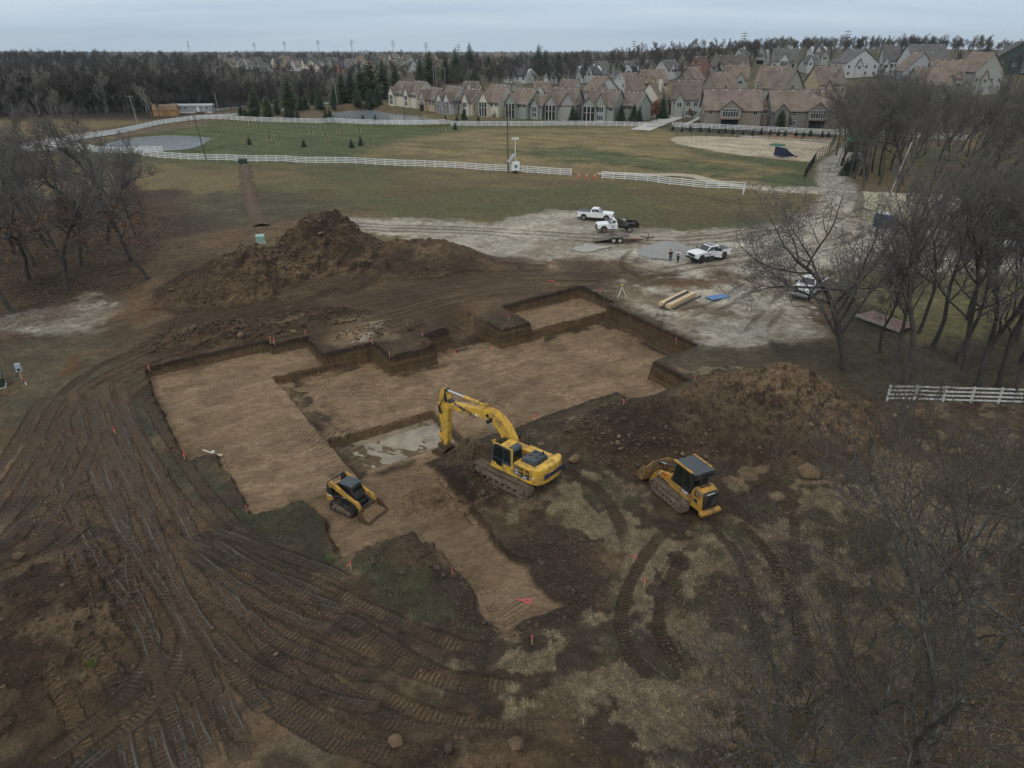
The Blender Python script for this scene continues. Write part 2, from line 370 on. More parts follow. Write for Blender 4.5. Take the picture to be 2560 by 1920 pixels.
# (polygon in photo pixels, colour, edge softness m, noise m)
ZONES_FAR = [
 ([(0,340),(180,330),(480,285),(620,265),(900,250),(980,262),(900,300),(560,300),(300,345),(0,420)], SCRUB, 3, 3),
 ([(120,390),(330,345),(540,302),(700,302),(1010,314),(1250,318),(1180,332),(1000,350),(880,400),(560,398),(330,385)], LAWN, 4, 3),
 ([(880,402),(1010,350),(1200,322),(1640,320),(1700,335),(1680,356),(1800,395),(2000,425),(2085,472),(1900,474),(1640,438),(1400,420)], TAN, 5, 6),
 ([(1280,380),(1450,365),(1560,385),(1700,400),(1900,425),(1800,440),(1560,415),(1400,400)], GREEN*1.3, 5, 8),
 ([(1700,345),(1690,360),(1800,398),(2010,425),(2010,408),(1850,392),(1740,372)], LAWN, 3, 3),
 ([(1880,440),(2010,425),(2085,470),(1960,476)], LAWN*1.1, 2, 2),
 ([(960,300),(1100,296),(1620,300),(1780,300),(2100,330),(2100,345),(1700,335),(1620,314),(1200,312)], OLIVE*1.1, 3, 2),
 ([(900,250),(1000,258),(1330,300),(1600,302),(1700,270),(1500,255),(1200,240)], OLIVE, 4, 4),
 ([(1620,290),(1690,240),(2000,180),(2560,150),(2560,330),(2100,335),(1780,318)], OLIVE*0.95, 6, 6),
 ([(1700,326),(1800,333),(2090,345),(2100,335),(1900,322),(1720,316)], np.array([.045,.038,.032]), 1, 1.5),
 ([(1860,338),(1960,335),(2090,346),(2080,352),(1900,346)], np.array([.30,.18,.10]), 1.5, 1.5),
 ([(1675,348),(1690,341),(1720,339),(1900,343),(2090,353),(2085,370),(2050,395),(2025,404),(1960,399),(1850,388),(1760,372),(1690,359)], SAND, 0.4, 0.3),
]
ZONES = [
 ([(0,560),(0,500),(440,470),(560,540),(640,590),(560,640),(420,720),(300,770),(100,860),(0,880)], LEAF*0.72, 2, 2),
 ([(60,640),(330,640),(430,700),(260,760),(100,700)], LEAF*0.62, 3, 3),
 ([(0,790),(120,770),(220,745),(310,755),(330,790),(240,830),(80,835),(0,850)], GRAV*0.85, 1.5, 3.5),
 ([(0,860),(200,840),(330,830),(250,960),(120,1040),(0,1070)], np.array([.145,.118,.070]), 2, 3),
 ([(430,500),(640,470),(900,520),(830,545),(640,580),(540,560)], OLIVE, 3, 4),
 ([(420,600),(640,560),(830,545),(760,560),(620,610),(430,740),(280,830),(250,800),(330,720)], DIRT*1.35, 1.5, 2.5),
 ([(500,690),(560,640),(300,830),(180,900),(140,950),(230,880)], np.array([.20,.105,.045]), 0.7, 2.0),
 ([(830,545),(1000,548),(1250,560),(1330,532),(1440,528),(1560,570),(1750,580),(1960,560),(2060,490),(1850,474),(1870,462),(2020,465),(2060,470),(2120,470),(2220,560),(2560,600),(2560,690),(2250,680),(2150,660),(2020,760),(2080,850),(1900,880),(1750,880),(1720,850),(1550,762),(1500,735),(1380,690),(1290,650),(1150,625),(1000,598),(880,575)], GRAV, 1.5, 3.0),
 ([(2135,345),(2165,350),(2150,400),(2120,440),(2150,480),(2230,540),(2060,500),(2040,450),(2045,410),(2100,370)], np.array([.50,.46,.39]), 0.8, 1.0),
 ([(2080,680),(2250,690),(2560,690),(2560,860),(2300,900),(2150,800)], np.array([.22,.19,.085]), 3, 4),
 ([(1880,860),(2070,840),(2120,700),(2300,860),(2560,820),(2560,1010),(2200,1010),(2100,1000),(1960,960),(1800,935),(1740,890)], np.array([.100,.080,.048]), 2, 3),
 ([(1280,650),(1400,640),(1560,650),(1700,690),(1900,680),(1960,700),(1720,735),(1560,715),(1400,700)], DIRT*1.2, 2, 3.5),
 ([(1440,690),(1560,715),(1700,740),(1860,790),(1700,800),(1560,760),(1500,735)], np.array([.26,.20,.13]), 1.5, 2.5),
 ([(1000,600),(1150,628),(1290,655),(1500,690),(1480,715),(1300,735),(1180,780),(1060,830),(940,850),(830,850),(700,800),(880,730),(1050,650)], DIRT*0.95, 1.2, 1.6),
 ([(1180,690),(1320,700),(1480,712),(1450,720),(1290,765),(1190,785),(1120,750)], DIRT*1.35, 1, 1.5),
 ([(840,800),(960,790),(980,840),(900,860),(830,850)], CLAY*0.85, 1, 1.2),
 ([(300,930),(360,925),(410,1040),(460,1150),(560,1150),(620,1290),(760,1240),(860,1390),(900,1460),(840,1480),(700,1380),(560,1330),(430,1230),(330,1050)], np.array([.095,.085,.050]), 0.8, 2.6),
 ([(860,1400),(930,1370),(1010,1360),(1080,1390),(1150,1440),(1240,1560),(1200,1600),(1060,1580),(960,1500)], np.array([.10,.095,.052]), 0.8, 2.6),
 ([(1290,1080),(1440,1035),(1600,1010),(1740,955),(1860,930),(1820,1000),(1600,1080),(1440,1130),(1330,1130)], STRAW*0.62, 0.8, 1.4),
 ([(1640,905),(1720,870),(1900,880),(2000,940),(1900,960),(1740,960)], STRAW*0.55, 0.8, 1.6),
 ([(1300,1250),(1400,1180),(1480,1160),(1620,1240),(1640,1310),(1800,1330),(2000,1230),(2160,1130),(2300,1010),(2560,1010),(2560,1920),(1560,1920),(1420,1760),(1230,1720),(1200,1640),(1380,1560),(1520,1500),(1540,1390),(1400,1330)], STRAW*1.0, 0.8, 2.0),
 ([(2160,1020),(2560,1020),(2560,1200),(2300,1180),(2150,1110)], np.array([.155,.108,.066]), 1.5, 2.5),
 ([(2200,1500),(2560,1450),(2560,1920),(1900,1920),(2050,1700)], np.array([.135,.098,.060]), 2.0, 3.0),
 ([(700,1840),(820,1780),(900,1920),(620,1920)], STRAW*0.8, 0.5, 1.2),
 ([(1080,1480),(1250,1380),(1330,1330),(1440,1340),(1510,1430),(1500,1500),(1400,1570),(1260,1590),(1130,1560)], DARK*1.35, 1.2, 2.4),
]
# track marks: (photo pixels, list of offsets of bands in m, band half width, wetness, darkness)
TRACKS = [
 ([(330,1000),(420,1150),(520,1290),(640,1390),(780,1460)], [-.8,.9], .40, .25, .85),
 ([(120,1060),(160,1200),(230,1340),(280,1480),(300,1620)], [-1.2,.4], .42, .35, 1.1),
 ([(60,1180),(140,1260),(240,1330),(360,1390)], [-.9,.9], .42, .1, 1.2),
 ([(0,1300),(120,1270),(260,1210),(330,1130)], [-1,1], .42, .2, 1.1),
 ([(700,1560),(820,1650),(980,1740),(1150,1800)], [-2.6,-1.0], .40, .2, 1.1),
 ([(600,1640),(740,1740),(900,1830),(1050,1900)], [-1,1], .40, .35, .9),
 ([(240,1560),(330,1640),(450,1760),(540,1900)], [-1.1,.8], .40, .6, .8),
 ([(120,1640),(200,1700),(260,1800),(280,1930)], [-1,1], .42, .05, 1.25),
 ([(1560,700),(1250,700),(1000,752),(760,800),(520,858),(330,925),(220,1010)], [-3.2,-1.1,1.1,3.4,5.0], .42, .05, .72),
 ([(1350,720),(1100,735),(860,790),(600,850),(400,905),(250,985),(190,1090)], [-1.9,.4,2.5], .42, .05, 1.15),
 ([(1380,660),(1200,650),(1000,655),(880,720),(700,780),(560,815)], [-1.1,1.1], .42, .0, .75),
 ([(1290,640),(1305,665),(1270,690),(1150,735)], [0], .35, 0, .7),
 ([(215,965),(250,1100),(330,1240),(460,1380),(620,1480),(860,1600),(1050,1720),(1250,1765),(1400,1760)], [-1.15,1.15], .42, .15, 1.35),
 ([(260,960),(310,1120),(420,1290),(560,1410),(740,1490),(900,1560),(1080,1640),(1240,1680)], [-1.15,1.15], .42, .2, 1.3),
 ([(240,1000),(275,1150),(330,1330),(350,1480),(400,1610),(330,1740),(200,1850),(60,1950)], [-.35,1.2], .40, .8, .9),
 ([(170,1000),(220,1180),(330,1400),(430,1540),(500,1700),(560,1830),(600,1950)], [-1.6,.3,], .40, .8, .9),
 ([(235,1010),(270,1100),(330,1220),(400,1370),(470,1510),(560,1640),(680,1800)], [0,1.9], .40, .75, .95),
 ([(150,990),(80,1120),(0,1230),(-80,1330)], [-1.3,0,1.3], .42, .45, .9),
 ([(190,1080),(130,1200),(60,1290),(-20,1380)], [0,1.6], .40, .5, .8),
 ([(480,1325),(600,1370),(760,1430),(880,1480)], [-1.0,.7], .40, .7, .62),
 ([(460,1370),(560,1440),(700,1530),(860,1580)], [0,1.5], .38, .8, .7),
 ([(560,1540),(680,1640),(860,1710),(1000,1730)], [-.9,.9], .36, .55, .85),
 ([(420,1760),(450,1860),(500,1960)], [-2,-.8,.8,2.2], .36, .9, .62),
 ([(200,1290),(130,1340),(40,1400),(-40,1430)], [-1,1], .45, .05, 1.3),
 ([(1790,1290),(1880,1380),(1930,1500),(1960,1700)], [-1,1], .30, 0, .55),
 ([(2035,1210),(2030,1400),(2060,1600),(2120,1800)], [-1,1], .30, 0, .6),
 ([(1990,1210),(1900,1260),(1800,1310)], [-1,1], .45, .05, .62),
 ([(1720,1320),(1640,1420),(1600,1560),(1660,1700)], [-1,1], .34, 0, .55),
 ([(1340,1150),(1500,1230),(1580,1380)], [0], .4, 0, .6),
 ([(1700,790),(1800,760),(1900,700),(2000,640)], [-.9,.9], .22, .0, .72),
 ([(1600,620),(1570,660),(1620,690),(1740,690)], [-.9,.9], .25, 0, .6),
 ([(1420,720),(1560,700),(1700,665)], [-1,1], .3, 0, .75),
 ([(1880,840),(1950,760),(2030,700)], [-.9,.9], .25, 0, .82),
 ([(1500,700),(1900,640),(2100,600),(2200,560)], [-1,1], .3, 0, .9),
 ([(850,570),(1200,580),(1500,600),(1800,600),(2100,540)], [-1,1,3], .35, 0, .88),
 ([(1700,480),(1900,520),(2080,500)], [0,1.8], .3, 0, .92),
]
PONDS = []
for pts, dep in (([(225,376),(280,354),(340,343),(420,337),(490,340),(528,344),(515,352),(500,362),(470,371),(420,375),(340,377),(270,381)], 0.5),
                 ([(800,284),(836,280),(870,276),(930,274),(970,281),(1050,290),(1105,303),(1080,309),(1000,310),(900,307),(850,302)], 0.5)):
    near_ = max(pts, key=lambda q: q[1]); lv0 = float(zbase(*[np.array([c]) for c in Gb(*near_)])[0])+.05; P = smooth_line(np.array([tuple(Pz(u, v, lv0))[:2] for u, v in pts+pts[:1]]), 5)[:-1]; PONDS.append((P, lv0))
_site0 = site
def site(x, y):
    r = list(_site0(x, y))
    if np.max(y) > 140:
        for P, lv in PONDS:
            m = (x > P[:, 0].min()-15) & (x < P[:, 0].max()+15) & (y > P[:, 1].min()-15) & (y < P[:, 1].max()+15)
            if m.any():
                s = poly_sd(x[m], y[m], P); t = sst(1.5, -1.5, s); z = r[0].copy(); zz = z[m]
                z[m] = np.where(s < 12, zz*(1-t)+np.minimum(zz, lv-0.5)*t, zz); z[m] = np.where((s > 0) & (s < 8), np.maximum(z[m], lv+0.10*s-0.3), z[m]); r[0] = z
    return tuple(r)

FARP = [(proj(p), c, s, n) for p, c, s, n in ZONES_FAR]
NEARP = [(proj(p), c, s, n) for p, c, s, n in ZONES]
TRP = []
for pts, offs, hw, wet, dk in TRACKS:
    L = smooth_line(proj(pts), 8)
    for o in offs:
        T = np.gradient(L, axis=0); T /= np.linalg.norm(T, axis=1)[:, None]+1e-9
        Q = L+np.stack([-T[:, 1], T[:, 0]], 1)*o
        TRP.append((Q, hw, wet, dk))

def relief(x, y, st):
    cl = sst(.15, .8, st[1]); rg = fbm(x*1.9, y*1.9, 3, 401)-.5; r2 = np.abs(fbm(x*3.6, y*3.6, 2, 411)-.5)
    return cl*(rg*.60+r2*.5)+(st[2] > .2)*(fbm(x*2.3, y*2.3, 3, 421)-.5)*.10
def mixc(col, c, w): return col*(1-w[:, None])+np.asarray(c)*w[:, None]
def paint(x, y, st, near):
    z, pile, inside, sm, sl, su, sp, ss = st; n = len(x)
    nA = fbm(x*0.05, y*0.05, 4, 101); nB = fbm(x*0.3, y*0.3, 4, 111); nC = fbm(x*1.2, y*1.2, 3, 121); nD = fbm(x*4, y*4, 2, 131)
    trk = np.zeros((n, 3))
    # default: far country, meadow, site soil
    col = np.tile(np.array([.105, .088, .052]), (n, 1))
    g = sst(0.35, 0.65, fbm(x*0.02, y*0.035, 4, 140)); col = mixc(col, OLIVE*0.9, g*sst(250, 400, y))
    me = sst(92, 104, y+6*(nA-.5))*(1-sst(330, 420, y))
    mead = np.tile(TAN*0.78, (n, 1)); mead = mixc(mead, GREEN*1.15, sst(0.40, 0.68, fbm(x*0.03+9, y*0.045, 5, 150))*.8); mead = mixc(mead, DIRT*1.1, sst(0.56, 0.70, fbm(x*0.07, y*0.10+40, 5, 160))*0.6)
    col = col*(1-me[:, None])+mead*me[:, None]
    so = 1-sst(88, 100, y+8*(nA-.5))
    soil = np.tile(DIRT, (n, 1)); soil *= (.90+.10*sst(24, 50, y))[:, None]; soil = mixc(soil, DIRT*0.62, sst(0.42, 0.62, fbm(x*0.12, y*0.12, 4, 170))); soil = mixc(soil, CLAY*0.75, sst(0.58, 0.72, fbm(x*0.18+30, y*0.18, 3, 180))*0.6)
    col = col*(1-so[:, None])+soil*so[:, None]
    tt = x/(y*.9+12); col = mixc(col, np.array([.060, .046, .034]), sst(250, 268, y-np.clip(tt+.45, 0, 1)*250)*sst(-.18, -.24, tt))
    rough_n = (nB-.5)*2+(nC-.5)*0.9
    for P, c, s, a in FARP:
        m = (y > P[:, 1].min()-12) & (y < P[:, 1].max()+12) & (x > P[:, 0].min()-12) & (x < P[:, 0].max()+12)
        if m.any():
            d = poly_sd(x[m], y[m], P)+rough_n[m]*a; w = np.zeros(n); w[m] = sst(s, -s, d); v = 0.86+0.28*nB+0.0*nC
            col = col*(1-w[:, None])+(np.asarray(c)[None, :]*v[:, None])*w[:, None]
    # mown bands and worn patches on the fields
    fl = sst(150, 170, y)*(1-sst(235, 260, y)); col *= (1+fl*0.10*np.sin((x*0.5+y*0.86)*0.9))[:, None]; col = mixc(col, GREEN, fl*sst(.55, .75, fbm(x*.05, y*.12, 3, 190))*.5)
    for P, c, s, a in NEARP:
        m = (y > P[:, 1].min()-8) & (y < P[:, 1].max()+8) & (x > P[:, 0].min()-8) & (x < P[:, 0].max()+8)
        if m.any():
            d = poly_sd(x[m], y[m], P)+rough_n[m]*a; w = np.zeros(n); w[m] = sst(s, -s, d); v = 0.75+0.5*nB
            col = col*(1-w[:, None])+(np.asarray(c)[None, :]*v[:, None])*w[:, None]
    # gravel lot: mud tracked over it
    gr = (col[:, 0] > .28) & (y > 55) & (y < 135); w = gr*sst(.52, .68, fbm(x*.22+7, y*.22, 4, 210))*.42; col = mixc(col, DIRT*1.5, w)
    w = gr*sst(.60, .75, fbm(x*.6+7, y*.6, 3, 215))*.6; col = mixc(col, GRAV*1.18, w)
    col *= (.80+.40*nB)[:, None]
    if not near: return np.clip(col, 0.01, 0.9), trk, np.zeros(n)
    # grass patches in the straw, wheel-worn dirt, tufts
    st_ = (col[:, 0] > .13) & (col[:, 0] < .25) & (y < 60) & (inside > 0.3) & (x > -6)
    col = mixc(col, DARK*1.3, st_*sst(.40, .54, fbm(x*.42+3, y*.42, 5, 220))*.9); col = mixc(col, OLIVE*.8, st_*sst(.55, .68, fbm(x*.5+13, y*.5, 3, 230))*.7)
    col = mixc(col, STRAW*1.55, st_*sst(.60, .74, fbm(x*.9+13, y*.9, 3, 235))*.7)
    # spoil
    pm = sst(0.12, 0.6, pile); dk = fbm(x*0.22, y*0.22, 4, 240)
    pc = np.tile(DIRT*0.98, (n, 1)); pc = mixc(pc, DARK*1.2, sst(.44, .60, dk)*.8); pc = mixc(pc, CLAY*0.72, sst(.52, .68, fbm(x*.3+8, y*.3, 3, 250))*.65)
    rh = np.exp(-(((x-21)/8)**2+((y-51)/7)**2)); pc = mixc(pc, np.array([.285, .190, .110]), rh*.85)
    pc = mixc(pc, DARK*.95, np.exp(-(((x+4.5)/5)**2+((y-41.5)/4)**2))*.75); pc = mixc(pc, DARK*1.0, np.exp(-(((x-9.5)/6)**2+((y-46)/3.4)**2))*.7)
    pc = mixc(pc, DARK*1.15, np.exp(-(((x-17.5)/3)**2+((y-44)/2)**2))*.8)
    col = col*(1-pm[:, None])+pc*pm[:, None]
    # dark topsoil rim and sod round the cut
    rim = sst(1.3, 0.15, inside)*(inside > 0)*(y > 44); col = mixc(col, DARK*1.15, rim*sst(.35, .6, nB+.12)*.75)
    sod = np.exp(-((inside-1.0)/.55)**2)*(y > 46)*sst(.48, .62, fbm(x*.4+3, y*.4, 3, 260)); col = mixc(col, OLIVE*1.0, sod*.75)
    # cut floors
    fm = sst(0.05, -0.25, inside); a_, b_ = AB(x, y)
    fc = np.tile(CLAY, (n, 1)); fc = mixc(fc, CLAYL, sst(.45, .68, fbm(a_*.25, b_*1.5, 4, 270))*.7); fc = mixc(fc, CLAY*.66, sst(.47, .66, fbm(a_*.45+5, b_*.9, 4, 280))*.55); fc = mixc(fc, DIRT*1.3, sst(.60, .74, fbm(a_*.6+9, b_*.6, 3, 290))*.35)
    fc *= (0.91+0.18*nC)[:, None]
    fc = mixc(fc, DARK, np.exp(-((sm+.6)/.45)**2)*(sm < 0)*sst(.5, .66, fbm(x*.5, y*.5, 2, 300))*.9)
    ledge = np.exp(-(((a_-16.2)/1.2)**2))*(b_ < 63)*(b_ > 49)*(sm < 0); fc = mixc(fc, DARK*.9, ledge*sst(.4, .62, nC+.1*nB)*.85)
    fc = mixc(fc, np.array([.12, .085, .055]), sst(.2, -.3, su)*.55)
    fc = mixc(fc, DIRT*1.15, sst(.3, -.5, sp)*sst(.5, -.1, sl*-1)*.25)
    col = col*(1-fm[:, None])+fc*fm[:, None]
    # track marks: s along, d across, mask
    wet = np.zeros(n); berm = np.zeros(n)
    for Q, hw, wt, dkk in TRP:
        m = (x > Q[:, 0].min()-1) & (x < Q[:, 0].max()+1) & (y > Q[:, 1].min()-1) & (y < Q[:, 1].max()+1) & (inside > 0.1) & (pile < 1.2)
        if not m.any(): continue
        s, d, Lt = line_sd(x[m], y[m], Q); d = d+(nC[m]-.5)*.12
        w = sst(hw+.09, hw-.05, np.abs(d))*(sst(0, 2, s)*sst(Lt, Lt-2, s))*sst(.30, .50, fbm(x[m]*.42+hw*77, y[m]*.42, 3, 310)+np.where(x[m] < -2, .20, -.02))
        e_ = np.exp(-((np.abs(d)-hw-.12)/.10)**2)*sst(0, 2, s)*sst(Lt, Lt-2, s)*(.4+1.2*nC[m]); berm[m] = np.maximum(berm[m], e_)
        i = np.where(m)[0][w > .25]; k = w > .25
        trk[i, 0] = s[k]; trk[i, 1] = d[k]/hw; trk[i, 2] = w[k]
        W_ = np.zeros(n); W_[m] = w
        tc_ = (DIRT*(max(dkk, .88)*1.12 if wt > .1 or dkk > .8 else dkk))[None, :]*(0.8+0.4*nC)[:, None]
        pw_ = np.where(y > 62, .32, .8)[:, None]*W_[:, None]; col = col*(1-pw_)+tc_*pw_; wet[i] = np.maximum(wt*w[k], 0.0)
    # scattered cleat prints over the haul road and the floors
    hr = ((inside < -.4) | ((y > 64) & (y < 95) & (x < 12) & (pile < .2))) & (trk[:, 2] < .2)
    w = hr*sst(.46, .56, fbm(x*.22+60, y*.22, 3, 320)); ang = (fbm(x*.03, y*.03, 2, 330)*3+.6)
    trk[:, 0] = np.where(w > .2, x*np.cos(ang)+y*np.sin(ang), trk[:, 0]); trk[:, 1] = np.where(w > .2, 0.5, trk[:, 1]); trk[:, 2] = np.where(w > .2, w*.7, trk[:, 2])
    # general wet mud in the left foreground
    lf = (x < -1)*(y < 40)*(inside > .3)*(pile < .3)*sst(.52, .66, fbm(x*.5, y*.5, 3, 340)); wet = np.maximum(wet, lf*.25)
    col = mixc(col, DARK*1.1, lf*.6)
    col *= (0.84+0.32*nD)[:, None]; paint.berm = berm
    return np.clip(col, 0.008, 0.9), trk, np.clip(wet, 0, 1)

# ---- ground material
def ground_mat():
    m = bpy.data.materials.new('ground'); m.use_nodes = True; t = m.node_tree; b = t.nodes['Principled BSDF']; L = t.links.new
    ca = nd(t, 'Attribute'); ca.attribute_name = 'Col'; ta = nd(t, 'Attribute'); ta.attribute_name = 'Trk'; wa = nd(t, 'Attribute'); wa.attribute_name = 'Wet'
    geo = nd(t, 'NewGeometry'); pos = geo.outputs['Position']
    n1 = nd(t, 'TexNoise', Scale=1.3, Detail=8.0, Roughness=0.7); L(pos, n1.inputs['Vector'])
    n2 = nd(t, 'TexNoise', Scale=7.0, Detail=6.0, Roughness=0.75); L(pos, n2.inputs['Vector'])
    vo = nd(t, 'TexVoronoi', Scale=5.0); L(pos, vo.inputs['Vector'])
    def mth(op, a, bb):
        q = nd(t, 'Math', operation=op)
        for i, vv in enumerate((a, bb)):
            if hasattr(vv, 'is_linked') or isinstance(vv, bpy.types.NodeSocket): L(vv, q.inputs[i])
            elif vv is not None: q.inputs[i].default_value = vv
        return q.outputs[0]
    mr = nd(t, 'MapRange'); mr.inputs[1].default_value = .25; mr.inputs[2].default_value = .75; mr.inputs[3].default_value = .30; mr.inputs[4].default_value = 1.16; L(n1.outputs['Fac'], mr.inputs[0])
    m2 = nd(t, 'MapRange'); m2.inputs[1].default_value = .25; m2.inputs[2].default_value = .75; m2.inputs[3].default_value = .50; m2.inputs[4].default_value = 1.50; L(n2.outputs['Fac'], m2.inputs[0])
    f = mth('MULTIPLY', mr.outputs[0], m2.outputs[0])
    ea0 = nd(t, 'Attribute'); ea0.attribute_name = 'Ext'; es0 = nd(t, 'SeparateXYZ'); L(ea0.outputs['Vector'], es0.inputs[0])
    fmx = nd(t, 'Mix', data_type='FLOAT'); L(mth('MULTIPLY', es0.outputs[1], .55), fmx.inputs['Factor']); L(f, fmx.inputs['A']); fmx.inputs['B'].default_value = .74; f = fmx.outputs['Result']
    sc = nd(t, 'VectorMath', operation='SCALE'); L(ca.outputs['Color'], sc.inputs[0]); L(f, sc.inputs['Scale'])
    # scrape marks of the bucket on the cut floors
    ea = nd(t, 'Attribute'); ea.attribute_name = 'Ext'; es = nd(t, 'SeparateXYZ'); L(ea.outputs['Vector'], es.inputs[0])
    mps = nd(t, 'Mapping'); mps.inputs['Rotation'].default_value = (0, 0, -TH); mps.inputs['Scale'].default_value = (.36, 1, 1)
    wv = nd(t, 'TexNoise', Scale=.35, Detail=2.0); L(pos, wv.inputs['Vector']); vad = nd(t, 'VectorMath', operation='MULTIPLY_ADD'); L(wv.outputs['Color'], vad.inputs[0]); vad.inputs[1].default_value = (3, 3, 0); L(pos, vad.inputs[2]); L(vad.outputs[0], mps.inputs[0])
    nsc = nd(t, 'TexNoise', Scale=3.4, Detail=5.0, Roughness=.62); L(mps.outputs[0], nsc.inputs['Vector'])
    scm = nd(t, 'MapRange'); scm.inputs[1].default_value = .34; scm.inputs[2].default_value = .62; scm.inputs[3].default_value = .80; scm.inputs[4].default_value = 1.14; L(nsc.outputs['Fac'], scm.inputs[0])
    scb = nd(t, 'Mix', data_type='FLOAT'); L(es.outputs[1], scb.inputs['Factor']); scb.inputs['A'].default_value = 1.0; L(scm.outputs[0], scb.inputs['B'])
    sc2 = nd(t, 'VectorMath', operation='SCALE'); L(sc.outputs[0], sc2.inputs[0]); L(scb.outputs['Result'], sc2.inputs['Scale'])
    # steep cut faces show bands of darker and lighter soil, streaked downwards
    sepn = nd(t, 'SeparateXYZ'); L(geo.outputs['True Normal'], sepn.inputs[0])
    steep = nd(t, 'MapRange'); steep.inputs[1].default_value = .75; steep.inputs[2].default_value = .35; steep.inputs[3].default_value = 0; steep.inputs[4].default_value = 1; L(sepn.outputs[2], steep.inputs[0])
    mpn = nd(t, 'Mapping'); mpn.inputs['Scale'].default_value = (2.2, 2.2, .35); L(pos, mpn.inputs[0])
    n4 = nd(t, 'TexNoise', Scale=1.6, Detail=6.0, Roughness=.65); L(mpn.outputs[0], n4.inputs['Vector'])
    mpz = nd(t, 'Mapping'); mpz.inputs['Scale'].default_value = (.12, .12, 2.6); L(pos, mpz.inputs[0])
    n5 = nd(t, 'TexNoise', Scale=1.0, Detail=3.0); L(mpz.outputs[0], n5.inputs['Vector'])
    s45 = mth('ADD', n4.outputs['Fac'], n5.outputs['Fac'])
    wr = nd(t, 'ValToRGB'); e = wr.color_ramp.elements; e[0].position = .36; e[0].color = (.045, .030, .018, 1); e[1].position = .66; e[1].color = (.17, .105, .05, 1)
    e2 = wr.color_ramp.elements.new(.50); e2.color = (.10, .062, .032, 1); L(mth('MULTIPLY', s45, .5), wr.inputs[0])
    mxw = nd(t, 'Mix', data_type='RGBA'); L(mth('MULTIPLY', steep.outputs[0], .85), mxw.inputs['Factor']); L(sc2.outputs[0], mxw.inputs['A']); L(wr.outputs[0], mxw.inputs['B'])
    cur = mxw.outputs['Result']
    pz_ = nd(t, 'SeparateXYZ'); L(pos, pz_.inputs[0]); dep = mth('SUBTRACT', es.outputs[0], pz_.outputs[2]); dep = mth('ADD', dep, mth('MULTIPLY', mth('SUBTRACT', n1.outputs['Fac'], .5), .9))
    top = nd(t, 'MapRange'); top.inputs[1].default_value = .55; top.inputs[2].default_value = .25; top.inputs[3].default_value = 0; top.inputs[4].default_value = 1; L(dep, top.inputs[0])
    mxt = nd(t, 'Mix', data_type='RGBA'); L(mth('MULTIPLY', mth('MULTIPLY', steep.outputs[0], top.outputs[0]), .85), mxt.inputs['Factor']); L(cur, mxt.inputs['A']); mxt.inputs['B'].default_value = (.030, .022, .016, 1); cur = mxt.outputs['Result']
    # cleat prints
    st = nd(t, 'SeparateXYZ'); L(ta.outputs['Vector'], st.inputs[0])
    jit = mth('MULTIPLY', n1.outputs['Fac'], .12)
    sn = mth('SINE', mth('MULTIPLY', mth('ADD', st.outputs[0], jit), 2*math.pi/.26), None)
    cl = mth('MULTIPLY', mth('GREATER_THAN', sn, .1), st.outputs[2])
    brk = nd(t, 'MapRange'); brk.inputs[1].default_value = .40; brk.inputs[2].default_value = .56; L(n1.outputs['Fac'], brk.inputs[0])
    cl = mth('MULTIPLY', cl, brk.outputs[0])
    dkm = nd(t, 'Mix', data_type='RGBA'); dkm.blend_type = 'MULTIPLY'; L(mth('MULTIPLY', cl, .80), dkm.inputs['Factor']); L(cur, dkm.inputs['A']); dkm.inputs['B'].default_value = (.25, .24, .23, 1); cur = dkm.outputs['Result']
    # slick grooves holding water along the tracks
    dd = st.outputs[1]; g0 = mth('ABSOLUTE', mth('SUBTRACT', mth('FRACT', mth('ADD', mth('MULTIPLY', dd, 1.0), .25), None), .5), None)
    gl = mth('LESS_THAN', g0, mth('MULTIPLY', n1.outputs['Fac'], .20))
    mpb = nd(t, 'Mapping'); L(ta.outputs['Vector'], mpb.inputs[0]); mpb.inputs['Scale'].default_value = (.16, 1.9, 1)
    nb = nd(t, 'TexNoise', Scale=1.0, Detail=4.0, Roughness=.7); L(mpb.outputs[0], nb.inputs['Vector'])
    gb = nd(t, 'MapRange'); gb.inputs[1].default_value = .46; gb.inputs[2].default_value = .52; L(nb.outputs['Fac'], gb.inputs[0])
    gm = mth('MULTIPLY', mth('MULTIPLY', gl, gb.outputs[0]), wa.outputs['Fac'])
    pud = nd(t, 'MapRange'); pud.inputs[1].default_value = .57; pud.inputs[2].default_value = .60; L(nb.outputs['Fac'], pud.inputs[0])
    pm_ = mth('MULTIPLY', mth('MULTIPLY', pud.outputs[0], wa.outputs['Fac']), mth('MULTIPLY', mth('GREATER_THAN', n2.outputs['Fac'], .45), st.outputs[2]))
    gm = mth('MINIMUM', mth('ADD', gm, pm_), 1.0)
    gmx = nd(t, 'Mix', data_type='RGBA'); L(gm, gmx.inputs['Factor']); L(cur, gmx.inputs['A']); gmx.inputs['B'].default_value = (.105, .094, .082, 1); cur = gmx.outputs['Result']
    L(cur, b.inputs['Base Color'])
    ro = nd(t, 'MapRange'); ro.inputs[3].default_value = .93; ro.inputs[4].default_value = .14; L(mth('MAXIMUM', gm, mth('MULTIPLY', wa.outputs['Fac'], .35)), ro.inputs[0]); L(ro.outputs[0], b.inputs['Roughness'])
    b.inputs['Specular IOR Level'].default_value = .35
    hsum = mth('ADD', mth('MULTIPLY', n1.outputs['Fac'], 1.4), mth('ADD', mth('MULTIPLY', n2.outputs['Fac'], .55), mth('MULTIPLY', vo.outputs['Distance'], .35)))
    hsum = mth('SUBTRACT', hsum, mth('MULTIPLY', cl, .45)); hsum = mth('ADD', hsum, mth('MULTIPLY', mth('MULTIPLY', nsc.outputs['Fac'], es.outputs[1]), 1.1)); hsum = mth('MULTIPLY', hsum, mth('SUBTRACT', 1.0, gm))
